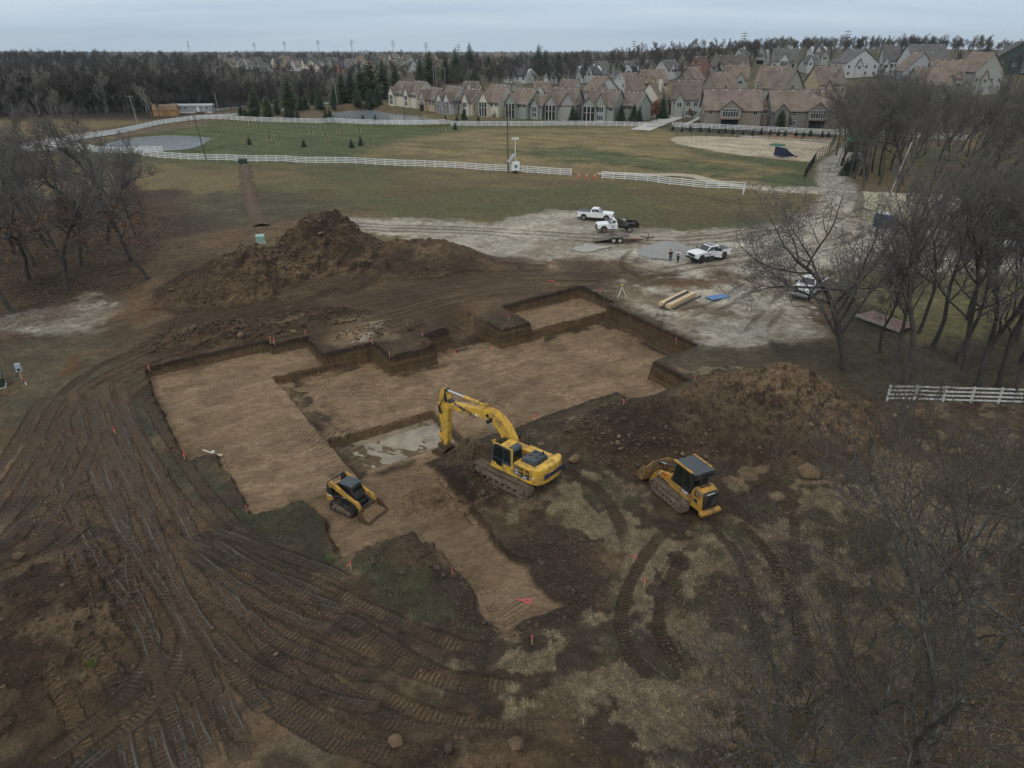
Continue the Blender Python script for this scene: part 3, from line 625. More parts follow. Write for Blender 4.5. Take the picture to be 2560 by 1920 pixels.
    bp = nd(t, 'Bump', Strength=1.0, Distance=.30); L(hsum, bp.inputs['Height']); L(bp.outputs[0], b.inputs['Normal'])
    return m
M_GROUND = ground_mat()

def grid_mesh(X, Y, keep_pt, face_keep=None, dz=0.0, near=True):
    ny, nx = X.shape; idx = -np.ones(X.size, np.int64); kp = keep_pt.ravel(); idx[kp] = np.arange(kp.sum())
    I = np.arange(X.size).reshape(ny, nx); q = np.stack([I[:-1, :-1], I[:-1, 1:], I[1:, 1:], I[1:, :-1]], -1).reshape(-1, 4)
    q = q[(idx[q] >= 0).all(1)]
    if face_keep is not None: q = q[face_keep(X.ravel()[q].mean(1), Y.ravel()[q].mean(1))]
    x, y = X.ravel()[kp], Y.ravel()[kp]
    st = site(x, y); col, trk, wet = paint(x, y, st, near); z = st[0]+dz
    if near:                                         # ruts and clods as real relief
        rut = trk[:, 2]*(-.05-.04*wet); z = z+rut+paint.berm*(trk[:, 2] < .5)*np.where(x < 2, .04, .03)
        z = z+relief(x, y, st)
    ext = np.stack([zbase(x, y), sst(0, -.3, st[2]) if near else np.zeros(len(x)), np.zeros(len(x))], 1)
    return np.stack([x, y, z], 1), idx[q], col, trk, wet, ext
def trap(x, y, y0, y1, m): return (y > y0) & (y < y1) & (np.abs(x) < .72*(y*.901+12.5)+m)
parts = []
D1 = 0.125
ga, gb = np.meshgrid(np.arange(-22, 100, D1), np.arange(-6, 108, D1)); X1, Y1 = XY(ga, gb)
parts.append(grid_mesh(X1, Y1, trap(X1, Y1, 16, 84.5, 5)))
X2, Y2 = np.meshgrid(np.arange(-118, 118, .27), np.arange(83.2, 150, .27))
parts.append(grid_mesh(X2, Y2, trap(X2, Y2, 83, 151, 6), None, -.03))
gx = np.concatenate([-np.geomspace(6000, 232, 34), np.arange(-228, 228.1, .85), np.geomspace(232, 6000, 34)])
gy = np.concatenate([np.arange(-40, 148, 4.0), np.arange(148, 335, 1.0), np.arange(336, 1000, 9.0), np.geomspace(1010, 6000, 36)])
X3, Y3 = np.meshgrid(gx, gy)
parts.append(grid_mesh(X3, Y3, np.ones(X3.shape, bool), lambda x, y: ~(trap(x, y, 20, 146, 1.0)), -.06, False))
V, F_, Cc, T, Wt, Ex = [], [], [], [], [], []; o = 0
for v, f, c, tr, wv, ex in parts:
    Ex.append(ex); V.append(v); F_.append(f+o); Cc.append(c); T.append(tr); Wt.append(wv); o += len(v)
me = np_mesh('ground', np.vstack(V), np.vstack(F_), M_GROUND, True)
at = me.attributes.new('Col', 'FLOAT_COLOR', 'POINT'); cc = np.vstack(Cc); at.data.foreach_set('color', np.hstack([cc, np.ones((len(cc), 1))]).astype(np.float32).ravel())
at = me.attributes.new('Trk', 'FLOAT_VECTOR', 'POINT'); at.data.foreach_set('vector', np.vstack(T).astype(np.float32).ravel())
at = me.attributes.new('Wet', 'FLOAT', 'POINT'); at.data.foreach_set('value', np.concatenate(Wt).astype(np.float32))
at = me.attributes.new('Ext', 'FLOAT_VECTOR', 'POINT'); at.data.foreach_set('vector', np.vstack(Ex).astype(np.float32).ravel())
ground = struct(link('ground', me))

# ---- water
M_WATER = mat('pond_water', (.26, .30, .34), .08, var=.1, scale=.2, bump=.8, bscale=2.5)  # silty base colour lightened to stand in for sky reflected on the ponds
M_MUDW = mat('muddy_water', (.225, .188, .132), .05, var=.35, scale=.9)
def sheet(name, P, z, m):
    o = MB().add([(p[0], p[1], z) for p in P], [tuple(range(len(P)))]).build(name, m); return struct(o)
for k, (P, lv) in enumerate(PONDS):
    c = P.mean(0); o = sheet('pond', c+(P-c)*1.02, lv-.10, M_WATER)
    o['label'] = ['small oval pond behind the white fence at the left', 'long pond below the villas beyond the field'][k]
P = np.array([XY(*p) for p in ((14.7, 42.9), (24.6, 42.9), (24.6, 49.8), (14.7, 49.8))])
sheet('puddle', P, -.73, M_MUDW)['label'] = 'muddy puddle in the lowest cut beside the digging bucket'
gp = G(1462, 620); sheet('puddle', [(gp.x+3.2*math.cos(t)*(1+.3*math.sin(3*t)), gp.y+1.9*math.sin(t)*(1+.25*math.cos(4*t)), gp.z+.03+.05) for t in np.linspace(0, 2*math.pi, 28)[:-1]], gp.z+.07, M_MUDW)['label'] = 'shallow grey puddle beside the tilt trailer'

# ---- roads and paths draped on the ground
def ribbon(name, pts, w, m, dz=.06, step=2.0, label=None, na=5):
    L = smooth_line(proj(pts), 6); seg = np.r_[0, np.cumsum(np.linalg.norm(np.diff(L, axis=0), axis=1))]
    s = np.arange(0, seg[-1], step); Q = np.stack([np.interp(s, seg, L[:, 0]), np.interp(s, seg, L[:, 1])], 1)
    T = np.gradient(Q, axis=0); T /= np.linalg.norm(T, axis=1)[:, None]; Nn = np.stack([-T[:, 1], T[:, 0]], 1)
    ws = np.linspace(-w/2, w/2, na); Pp = (Q[:, None, :]+Nn[:, None, :]*ws[None, :, None]).reshape(-1, 2)
    z = height(Pp[:, 0], Pp[:, 1])+dz; n = len(Q); I = np.arange(n*na).reshape(n, na)
    q = np.stack([I[:-1, :-1], I[:-1, 1:], I[1:, 1:], I[1:, :-1]], -1).reshape(-1, 4)
    o = struct(link(name, np_mesh(name, np.c_[Pp, z], q, m, True)))
    if label: o['label'] = label
    return o
M_ASPH = mat('asphalt', (.20, .205, .21), .85, var=.15, scale=.4, coord='Object')
M_CONC = mat('concrete', (.42, .41, .39), .85, var=.12, scale=.3, coord='Object')
ribbon('road', [(-60,390),(100,360),(250,338),(360,314),(480,295),(560,288),(620,284),(660,279),(720,272)], 6.5, M_ASPH, .10)
ribbon('road', [(530,276),(640,264),(760,262),(900,252)], 6, M_ASPH, .12)
ribbon('street', [(1600,326),(1650,306),(1700,289),(1735,276),(1790,262),(1860,245)], 6.5, M_CONC, .12)
ribbon('street', [(1700,282),(1660,275),(1600,272),(1560,268)], 7.0, M_CONC, .15)
ribbon('pavement', [(1715,312),(1745,297),(1762,288)], 1.5, M_CONC, .16)
ribbon('path', [(2090,353),(2000,349),(1900,343),(1850,341)], 1.6, M_CONC, .08)
ribbon('track', [(2060,484),(1960,478),(1860,468),(1800,458),(1720,440),(1600,436),(1490,434)], 3.6, mat('gravel_track', (.36, .31, .235), .95, var=.2, scale=.6, coord='Object'), .05)
# ------------------------------------------------------------------ machines (local x forward, y left, z up)
MUD = (.085, .060, .040)
M_KY = mat('yellow_paint', (.68, .405, .050), .42, var=.08, scale=1.5, dirt=(.27, .18, .075), damt=.40, dscale=2.2)
M_CY = mat('amber_paint', (.56, .295, .030), .45, var=.07, scale=2, dirt=(.18, .12, .06), damt=.52, dscale=2.0)
M_BLK = mat('black_steel', (.018, .019, .021), .5, var=.2, dirt=MUD, damt=.3)
M_GREYP = mat('slate_paint', (.040, .052, .068), .45, var=.1, dirt=(.11, .10, .09), damt=.25)
M_STEEL = mat('muddy_steel', (.20, .158, .118), .75, metal=.0, var=.35, scale=5, dirt=(.13, .095, .065), damt=.55, dscale=3, bump=.5, bscale=12)
M_BUCK = mat('bucket_steel', (.070, .050, .035), .65, metal=.2, var=.35, scale=3, dirt=(.11, .07, .04), damt=.7, dscale=2.5)
M_CHROME = mat('chrome_rod', (.75, .77, .80), .18, metal=1.0, var=.03)
M_GLASS = mat('cab_glass', (.012, .018, .016), .06, var=.1, spec=.6)
M_RUB = mat('rubber', (.016, .016, .017), .8, var=.25, dirt=(.10, .075, .05), damt=.35, dscale=3)
M_NAVY = mat('navy_print', (.012, .025, .085), .5, var=.05)
M_WHT = mat('white_print', (.70, .71, .72), .5, var=.05)
M_RED = mat('red_print', (.50, .03, .025), .5, var=.1)
M_ORG = mat('orange_print', (.65, .16, .02), .5, var=.1)
M_SEAT = mat('seat_fabric', (.03, .03, .033), .8)
M_HOSE = mat('hose', (.015, .015, .016), .55)

def crawler(root, yc, L, Hh, w, shoe, m=M_STEEL, raise_r=0.0, n_roll=7, name='crawler'):
    """one endless track: chain of shoes, frame, sprocket, idler, rollers"""
    r = Hh/2; x0, x1 = -L/2+r, L/2-r
    fr = MB().box(x0-.1, x1+.1, yc-w*.28, yc+w*.28, Hh*.28, Hh*.66)
    fr.box(x0+.2, x1-.3, yc-w*.44, yc+w*.44, Hh*.36, Hh*.60)
    p = fr.build(name, m, root, bevel=.03)
    ch = MB(); per = 2*(x1-x0)+2*math.pi*r; n = int(per/shoe)
    for k in range(n):
        s = k*per/n
        if s < x1-x0: x, z, a = x0+s, 0, 0.
        elif s < x1-x0+math.pi*r: a = (s-(x1-x0))/r; x, z = x1+r*math.sin(a), r-r*math.cos(a)
        elif s < 2*(x1-x0)+math.pi*r: x, z, a = x1-(s-(x1-x0)-math.pi*r), Hh, math.pi
        else: a = math.pi+(s-2*(x1-x0)-math.pi*r)/r; x, z = x0+r*math.sin(a), r-r*math.cos(a)
        sag = -.035*math.sin(math.pi*(x-x0)/(x1-x0)) if (z == Hh) else 0
        M = Matrix.Translation((x, yc, z+sag)) @ Matrix.Rotation(-a, 4, 'Y')
        ch.box(-shoe*.47, shoe*.47, -w/2, w/2, .0, .045, M); ch.box(-shoe*.47, -shoe*.32, -w/2, w/2, -.05, .0, M); ch.box(shoe*.05, shoe*.13, -w/2, w/2, -.03, .0, M)
    ch.build('track_chain', m, p)
    for nm, xx in (('sprocket', x0), ('idler', x1)):
        q = MB().cyl((xx, yc-w*.3, r), (xx, yc+w*.3, r), r*.80, n=20); q.cyl((xx, yc-w*.5, r), (xx, yc+w*.5, r), r*.42, n=16); q.build(nm, m, p, bevel=.02)
    ro = MB()
    for k in range(n_roll):
        xx = x0+.35+(x1-x0-.7)*k/(n_roll-1); ro.cyl((xx, yc-w*.36, Hh*.20), (xx, yc+w*.36, Hh*.20), Hh*.15, n=10)
    ro.build('rollers', m, p); return p
def louvre(root, name, x0, x1, z0, z1, y, n, m, vertical=True, ax='y', dy=.012):
    b = MB()
    for k in range(n):
        t0 = k/n; t1 = (k+.55)/n
        if vertical: xa, xb, za, zb = x0+(x1-x0)*t0, x0+(x1-x0)*t1, z0, z1
        else: xa, xb, za, zb = x0, x1, z0+(z1-z0)*t0, z0+(z1-z0)*t1
        if ax == 'y': b.box(xa, xb, y-dy, y+dy, za, zb)
        else: b.box(xa, xb, za, zb, y-dy, y+dy)
    return b.build(name, m, root)
def cylinder_part(root, p0, p1, r, frac, m_body, y=0.0, name='hydraulic_cylinder', swap=False):
    p0 = Vector((p0[0], y, p0[1])); p1 = Vector((p1[0], y, p1[1])); q = p0.lerp(p1, frac)
    b = MB().cyl(p0, q, r, n=14); b.cyl(q-(q-p0).normalized()*.08, q+(q-p0).normalized()*.02, r*1.25, n=14); b.cyl(p0-Vector((0, r*1.5, 0)), p0+Vector((0, r*1.5, 0)), r*1.1, n=10)
    o = b.build(name, m_body, root, smooth=False)
    MB().cyl(q, p1, r*.55, n=12).build('rod', M_CHROME, o); MB().cyl(p1-Vector((0, r*1.6, 0)), p1+Vector((0, r*1.6, 0)), r*1.15, n=12).build('pin', M_BLK, o)
    return o

def seat_z(x, y, rz, L, w, q=70):
    c, s_ = math.cos(rz), math.sin(rz); v = [Z(x+c*a-s_*b, y+s_*a+c*b) for a in np.linspace(-L/2, L/2, 9) for b in (-w/2, w/2)]
    return float(np.percentile(v, q))+.05
def excavator():
    z0 = min(max(seat_z(.24, 42.25, R(139.3), 4.2, 2.8, 85), 1.33), 1.75)
    t = thing('excavator', 'large yellow tracked excavator digging at the edge of the muddy puddle', 'excavator', (.24, 42.25, z0), R(139.3))
    for s in (1, -1): crawler(t, 1.42*s, 5.05, 1.05, .76, .205)
    MB().box(-1.0, 1.0, -1.0, 1.0, .45, .95).cyl((0, 0, .9), (0, 0, 1.15), .75, n=24).build('carbody', M_STEEL, t, bevel=.04)
    fr = MB().box(-2.6, 1.05, -1.45, 1.45, 1.12, 1.30).build('deck_frame', M_KY, t, bevel=.03)
    # rear counterweight with rounded corners and a slight top fall
    pts = [(-2.55, 1.45), (-2.55, -1.45), (-2.9, -1.40), (-3.15, -1.1), (-3.28, -.6), (-3.32, 0), (-3.28, .6), (-3.15, 1.1), (-2.9, 1.40)]
    cw = MB().prism(pts, 1.08, 2.32, 'z').build('counterweight', M_KY, t, bevel=.13, seg=4)
    MB().box(-2.95, -2.65, -.25, .25, 2.325, 2.36).build('lifting_eye', M_KY, cw, bevel=.01)
    text_part('lettering', 'KOMATSU', .45, M_NAVY, t, Matrix.Translation((-3.318, -.12, 1.66)) @ Matrix.Rotation(-math.pi/2, 4, 'Z') @ Matrix.Rotation(math.pi/2, 4, 'X') , ext=.035, bold=.014, label='dark blue lettering across the counterweight')
    # side housings
    sh = MB().box(-2.56, -1.05, .62, 1.43, 1.30, 2.22).build('engine_housing', M_KY, t, bevel=.04)
    MB().box(-1.04, -.50+.0, .62, 1.43, 1.30, 2.05).build('tool_housing', M_KY, t, bevel=.03)
    for xx in (-2.42, -1.93):
        for zz in (1.86, 1.56): louvre(t, 'vent', xx, xx+.40, zz, zz+.22, 1.438, 6, M_BLK)
    MB().box(-1.52, -1.06, 1.432, 1.440, 1.32, 1.70).build('model_plate', M_GREYP, t)
    for k, zz in enumerate((1.74, 1.87, 2.0)): MB().box(-1.53, -1.06, 1.432, 1.440, zz, zz+.08).build('stripe', M_NAVY, t)
    YS = Matrix.Translation((-1.30, 1.444, 1.60)) @ Matrix.Rotation(math.pi, 4, 'Z') @ Matrix.Rotation(math.pi/2, 4, 'X')
    text_part('lettering', 'PC\n290', .21, M_WHT, t, YS, ext=.004, bold=.006, label='white model number on a dark plate')
    MB().prism([(-2.45, 1.44), (-2.42, 1.36), (-2.2, 1.31), (-1.85, 1.31), (-1.65, 1.37), (-1.62, 1.44), (-1.68, 1.51), (-1.9, 1.55), (-2.2, 1.55), (-2.4, 1.51)], 1.436, 1.443, 'y').build('decal', M_NAVY, t)
    text_part('lettering', 'JAG', .20, M_WHT, t, Matrix.Translation((-2.04, 1.447, 1.43)) @ Matrix.Rotation(math.pi, 4, 'Z') @ Matrix.Rotation(math.pi/2, 4, 'X'), ext=.004, bold=.008, label='white owner lettering in a dark oval')
    text_part('lettering', 'H6', .16, M_RED, t, Matrix.Translation((-2.78, 1.436, 1.36)) @ Matrix.Rotation(math.pi-.12, 4, 'Z') @ Matrix.Rotation(math.pi/2, 4, 'X'), ext=.012, bold=.004)
    for s in ((-2.62, 1.17),): MB().box(-2.80, -2.66, 1.435, 1.45, 1.60, 1.72).build('warning_label', M_WHT, t)
    MB().box(-2.54, -.2, -1.43, -.62, 1.30, 1.98).build('right_housing', M_KY, t, bevel=.04)
    MB().box(-2.5, -1.1, -.62, .62, 1.30, 2.02).build('engine_deck', M_KY, t, bevel=.03)
    MB().box(-1.1, -.35, -.60, .60, 1.30, 1.70).build('pump_bay', M_BLK, t, bevel=.02)
    MB().box(-.2, .95, -1.40, -.72, 1.30, 1.86).build('fuel_tank', M_KY, t, bevel=.04)
    hd = MB().hexa([(-2.50, -.55, 2.02), (-1.25, -.55, 2.02), (-1.25, 1.0, 2.22), (-2.50, 1.0, 2.22)], [(-2.42, -.45, 2.55), (-1.4, -.45, 2.55), (-1.35, .92, 2.55), (-2.42, .92, 2.55)]).build('engine_hood', M_GREYP, t, bevel=.06, seg=3)
    for xx in (-2.3, -1.85):
        for yy in (-.25, .22): louvre(hd, 'hood_vent', xx, xx+.32, yy, yy+.30, 2.556, 5, M_BLK, True, 'z', .008)
    MB().box(-1.38, -1.345, .05, .85, 2.28, 2.47).build('grille', M_BLK, hd)
    MB().cyl((-2.2, -.3, 2.5), (-2.2, -.3, 2.72), .06, n=10).build('exhaust', M_BLK, hd)
    for k in range(6):
        MB().box(-1.08+.0, -.78, .60-.2*k, .72-.2*k, 2.06-.0, 2.075).build('anti_slip_pad', M_BLK, t) if k < 4 else None
    # handrails on the right deck
    for xa in (-.15, .28, .62):
        MB().tube([(xa, -1.38, 1.86), (xa, -1.38, 2.78), (xa-.34, -1.38, 2.78), (xa-.34, -1.38, 1.92)], .022, 6).build('handrail', M_BLK, t)
    MB().tube([(.92, -1.35, 1.86), (.95, -1.35, 2.3), (.5, -1.2, 2.85), (.0, -1.0, 2.80)], .024, 6).build('handrail', M_BLK, t)
    MB().tube([(-1.02, 1.38, 2.05), (-1.02, 1.38, 2.75), (-.98, 1.0, 2.85), (-.98, 1.0, 2.1)], .022, 6).build('handrail', M_BLK, t)
    MB().box(.80, .92, -1.5, -1.30, 2.1, 2.4).build('mirror', M_BLK, t, bevel=.02)
    # cab
    cb = MB().prism([(-.98, 1.30), (.92, 1.30), (.98, 1.75), (.86, 2.45), (.70, 3.02), (.55, 3.13), (-.90, 3.13), (-1.0, 3.0)], .45, 1.44, 'y').build('cab', M_GREYP, t, bevel=.05, seg=3)
    gl = lambda nm, P_, y0, y1: MB().prism(P_, y0, y1, 'y').build(nm, M_GLASS, cb)
    gl('side_window', [(-.08, 2.02), (.80, 2.02), (.74, 2.5), (.60, 2.95), (-.02, 2.95), (-.08, 2.9)], 1.43, 1.448); gl('side_window', [(.02, 1.50), (.72, 1.50), (.84, 1.8), (.82, 1.96), (.02, 1.96)], 1.43, 1.448); gl('side_window', [(-.72, 2.0), (-.16, 2.0), (-.16, 2.92), (-.68, 2.92)], 1.43, 1.448)
    MB().hexa([(.955, .55, 1.70), (.985, .55, 1.72), (.985, 1.34, 1.72), (.955, 1.34, 1.70)], [(.66, .55, 2.98), (.70, .55, 3.0), (.70, 1.34, 3.0), (.66, 1.34, 2.98)]).build('windscreen', M_GLASS, cb)
    MB().box(-1.012, -.99, .58, 1.32, 2.12, 2.9).build('rear_window', M_GLASS, cb)
    MB().prism([(-.95, 1.32), (.90, 1.32), (.95, 1.62), (.55, 1.62), (.40, 1.46), (-.15, 1.46), (-.15, 1.75), (-.95, 1.75)], 1.440, 1.452, 'y').build('lower_door_panel', M_KY, cb)
    MB().box(-1.0, -.84, 1.436, 1.456, 1.30, 3.05).build('rear_pillar', M_KY, cb, bevel=.02)
    rf = MB().box(-.55, .10, .44, 1.46, 3.10, 3.19).build('roof_panel', M_KY, cb, bevel=.03)
    MB().box(.12, .58, .52, 1.38, 3.12, 3.165).build('roof_window', M_GLASS, cb)
    MB().tube([(-.95, 1.43, 3.10), (.5, 1.43, 3.14), (.74, 1.43, 3.0)], .045, 6).build('roof_edge', M_KY, cb)
    # boom in the centre plane
    BP = [(-.15, 1.75), (-.20, 2.3), (-.02, 3.02), (.55, 3.78), (1.15, 4.28), (1.75, 4.50), (2.5, 4.50), (4.5, 4.08), (6.62, 3.66), (6.72, 3.45), (6.58, 3.24), (4.4, 3.52), (2.7, 3.78), (2.05, 3.74), (1.5, 3.42), (.95, 2.7), (.42, 1.7), (.1, 1.55)]
    bm = MB().prism(BP, -.29, .29, 'y').build('boom', M_KY, t, bevel=.035)
    text_part('lettering', 'KOMATSU', .36, M_NAVY, t, Matrix.Translation((4.62, .297, 3.80)) @ Matrix.Rotation(math.pi, 4, 'Z') @ Matrix.Rotation(math.pi/2, 4, 'X') @ Matrix.Rotation(-.175, 4, 'Z'), ext=.005, bold=.014, sx=1.18, label='dark blue lettering along the boom')
    MB().box(3.22, 3.50, .29, .300, 3.72, 3.86).build('boom_label', M_WHT, bm)
    for q in ((1.98, 3.95), (2.3, 4.12)): MB().cyl((q[0], -.36, q[1]), (q[0], .36, q[1]), .13, n=14).build('boom_pin', M_BLK, bm)
    hs = MB()
    for yy in (-.18, -.06, .06, .18): hs.tube([(0.02, yy, 3.10), (.60, yy, 3.86), (1.2, yy, 4.35), (1.8, yy, 4.56), (2.6, yy, 4.58), (3.1, yy, 4.62)], .028, 5)
    hs.build('boom_pipes', M_KY, bm)
    for Hp in [[(2.5, yy, 4.60), (2.75, yy, 4.98), (3.1, yy, 4.92), (3.35, yy, 4.62)] for yy in (-.2, 0, .2)]+[[(6.2, yy, 4.0), (6.75, yy+.05, 3.9), (6.95, yy+.08, 3.3), (6.85, yy+.05, 2.75), (7.1, yy, 2.8), (7.15, yy, 3.4)] for yy in (.33, .38)]+[[(6.3, -.33, 3.95), (6.8, -.4, 3.6), (6.6, -.42, 3.0), (6.75, -.33, 2.6)], [(6.1, .1, 3.86), (6.5, .12, 4.05), (6.9, .3, 3.9)]]: MB().tube(Hp, .026, 5).build('hose', M_HOSE, bm)
    MB().box(6.0, 6.5, -.2, .2, 3.80, 3.92).build('valve_block', M_BLK, bm, bevel=.02)
    cylinder_part(t, (2.75, 4.66), (6.62, 4.62), .125, .52, M_KY)
    for s in (.47, -.47): cylinder_part(t, (1.22, 1.45), (2.0, 3.86), .12, .45, M_KY, s)
    # stick
    AP = [(6.36, 3.95), (6.48, 4.55), (6.72, 4.72), (6.98, 4.62), (7.20, 4.1), (7.24, 3.0), (7.08, .6), (6.98, .02), (6.70, -.02), (6.52, .5), (6.42, 2.2), (6.32, 3.1)]
    st = MB().prism(AP, -.22, .22, 'y').build('stick', M_KY, t, bevel=.03)
    MB().prism([(6.36, 3.9), (6.48, 4.5), (6.60, 4.66), (6.75, 4.1), (6.55, 3.6)], -.227, .227, 'y').build('stick_gusset', M_BLK, st)
    cylinder_part(t, (7.38, 3.35), (7.36, .85), .105, .62, M_KY)
    MB().prism([(7.46, .95), (7.30, .95), (6.95, .45), (7.05, .32)], -.26, .26, 'y').build('linkage', M_KY, t, bevel=.02)
    MB().prism([(7.44, .92), (7.32, .92), (7.28, .02), (7.40, -.02)], -.14, .14, 'y').build('linkage', M_KY, t, bevel=.02)
    MB().prism([(6.55, .06), (7.45, .02), (7.52, -.22), (7.35, -.36), (6.6, -.34), (6.45, -.15)], -.34, .34, 'y').build('quick_coupler', M_BUCK, t, bevel=.03)
    prof = [(7.42, -.34), (7.80, -.62), (7.96, -1.0), (7.86, -1.38), (7.5, -1.66), (7.0, -1.72), (6.5, -1.60)]
    inn = [(7.36, -.40), (7.72, -.66), (7.87, -1.0), (7.78, -1.34), (7.46, -1.58), (7.0, -1.64), (6.5, -1.53)]
    sd_ = [(6.62, -.36)]+prof[:]
    bk = MB().prism(prof+inn[::-1], -.62, .62, 'y'); bk.prism(sd_+[(6.42, -1.3)], -.65, -.61, 'y'); bk.prism(sd_+[(6.42, -1.3)], .61, .65, 'y'); bk.prism([(6.62, -.36), (7.42, -.34), (7.36, -.42), (6.66, -.43)], -.62, .62, 'y')
    bo = bk.build('bucket', M_BUCK, t, bevel=.012)
    for k in range(5): MB().hexa([(6.52, -.60+.28*k, -1.62), (6.52, -.50+.28*k, -1.62), (6.52, -.50+.28*k, -1.52), (6.52, -.60+.28*k, -1.52)], [(6.22, -.57+.28*k, -1.56), (6.22, -.53+.28*k, -1.56), (6.22, -.53+.28*k, -1.53), (6.22, -.57+.28*k, -1.53)]).build('tooth', M_BUCK, bo)
    return t
EXC = excavator()

def track_loader():
    t = thing('track_loader', 'amber tracked loader with dark flat cab roof pushing into the right spoil heap', 'loader', (11.28, 39.73, seat_z(11.28, 39.73, R(116.3), 3.0, 1.9, 85)+.05), R(116.3))
    for s in (1, -1): crawler(t, .95*s, 3.5, .92, .50, .19, n_roll=6)
    MB().box(-1.6, 1.35, -.68, .68, .40, 1.05).build('hull', M_CY, t, bevel=.04)
    bd = MB().prism([(-1.75, .95), (.35, .95), (.35, 1.25), (.15, 1.40), (-1.75, 1.40)], -.80, .80, 'y').build('deck', M_CY, t, bevel=.03)
    # engine at the rear
    en = MB().prism([(-1.70, .62), (-2.66, .62), (-2.80, .80), (-2.72, 1.95), (-2.35, 2.12), (-1.95, 2.12), (-1.70, 1.70)], -.66, .66, 'y').build('engine_housing', M_CY, t, bevel=.05, seg=3)
    for yy in (.665, -.665):
        MB().prism([(-1.98, 1.55), (-2.25, 1.55), (-2.0, 1.95)], yy-.006, yy+.006, 'y').build('side_vent', M_BLK, en); MB().prism([(-2.30, 1.55), (-2.48, 1.55), (-2.32, 1.85)], yy-.006, yy+.006, 'y').build('side_vent', M_BLK, en); MB().prism([(-2.0, 1.25), (-2.2, 1.40), (-2.4, 1.25), (-2.2, 1.1)], yy-.006, yy+.006, 'y').build('side_vent', M_BLK, en)
    for k in range(2):
        for q in range(2): MB().box(-2.14+.2*k-.12, -2.14+.2*k+.03, -.42+.46*q, -.05+.46*q, 2.118, 2.128).build('top_vent', M_BLK, en)
    MB().cyl((-1.95, .15, 2.1), (-1.95, .15, 2.62), .07, n=12).build('exhaust', M_BLK, en)
    gr = MB().prism([(-2.78, .86), (-2.86, .90), (-2.80, 1.88), (-2.62, 2.02), (-2.60, 1.96), (-2.72, 1.84)], -.60, .60, 'y').build('radiator_guard', M_BLK, t, bevel=.02)
    MB().box(-2.80, -2.775, -.30, .30, 1.82, 1.92).build('rear_plate', M_WHT, gr)
    for s in (.46, -.46): MB().box(-2.80, -2.77, s-.05, s+.05, 1.78, 1.86).build('tail_lamp', M_RED, gr)
    MB().prism([(-2.70, .50), (-3.05, .50), (-3.10, .74), (-2.70, .80)], -.78, .78, 'y').build('rear_bumper', M_CY, t, bevel=.04)
    MB().tube([(-2.35, .675, 1.0), (-2.35, .72, 1.05), (-2.35, .72, 1.35), (-2.35, .675, 1.40)], .018, 5).build('grab_handle', M_BLK, en)
    text_part('lettering', 'L6', .17, M_RED, t, Matrix.Translation((-2.58, .672, 1.62)) @ Matrix.Rotation(math.pi, 4, 'Z') @ Matrix.Rotation(math.pi/2, 4, 'X'), ext=.004, bold=.006)
    # cab
    cb = MB().prism([(-1.62, 1.40), (-.15, 1.22), (.25, 1.30), (.10, 2.2), (-.12, 3.0), (-1.60, 3.0), (-1.75, 2.0)], -.66, .70, 'y').build('cab', M_BLK, t, bevel=.04)
    for y0, y1 in ((.695, .708), (-.668, -.655)):
        MB().prism([(-.78, 1.42), (.10, 1.36), (.0, 2.2), (-.20, 2.88), (-.78, 2.88)], y0, y1, 'y').build('door_window', M_GLASS, cb); MB().prism([(-1.55, 1.75), (-.92, 1.70), (-.92, 2.85), (-1.48, 2.85)], y0, y1, 'y').build('side_window', M_GLASS, cb)
    MB().hexa([(.19, -.55, 1.75), (.215, -.55, 1.75), (.215, .58, 1.75), (.19, .58, 1.75)], [(-.12, -.55, 2.9), (-.095, -.55, 2.9), (-.095, .58, 2.9), (-.12, .58, 2.9)]).build('windscreen', M_GLASS, cb)
    MB().box(-1.73, -1.70, -.5, .5, 2.1, 2.8).build('rear_window', M_GLASS, cb)
    rf = MB().box(-2.05, .0, -.82, .82, 3.0, 3.09).build('cab_roof', M_GREYP, t, bevel=.02)
    for s in (.78, -.78): MB().box(-1.75, .05, s-.07, s+.07, 3.02, 3.13).build('roof_rail', M_CY, rf, bevel=.02)
    MB().box(-2.05, -1.80, -.76, .76, 2.62, 3.0).build('rear_canopy', M_BLK, t, bevel=.02)
    sp = MB().box(-1.70, -.86, .80, .812, 1.02, 1.52).build('side_panel', M_CY, t)
    MB().box(-1.62, -.98, .811, .817, 1.22, 1.50).build('logo_plate', M_BLK, sp)
    text_part('lettering', 'CAT', .30, M_WHT, t, Matrix.Translation((-1.30, .821, 1.37)) @ Matrix.Rotation(math.pi, 4, 'Z') @ Matrix.Rotation(math.pi/2, 4, 'X'), ext=.004, bold=.016, label='white lettering over an orange triangle')
    MB().prism([(-1.30, 1.33), (-1.42, 1.24), (-1.18, 1.24)], .818, .826, 'y').build('logo_triangle', M_ORG, sp)
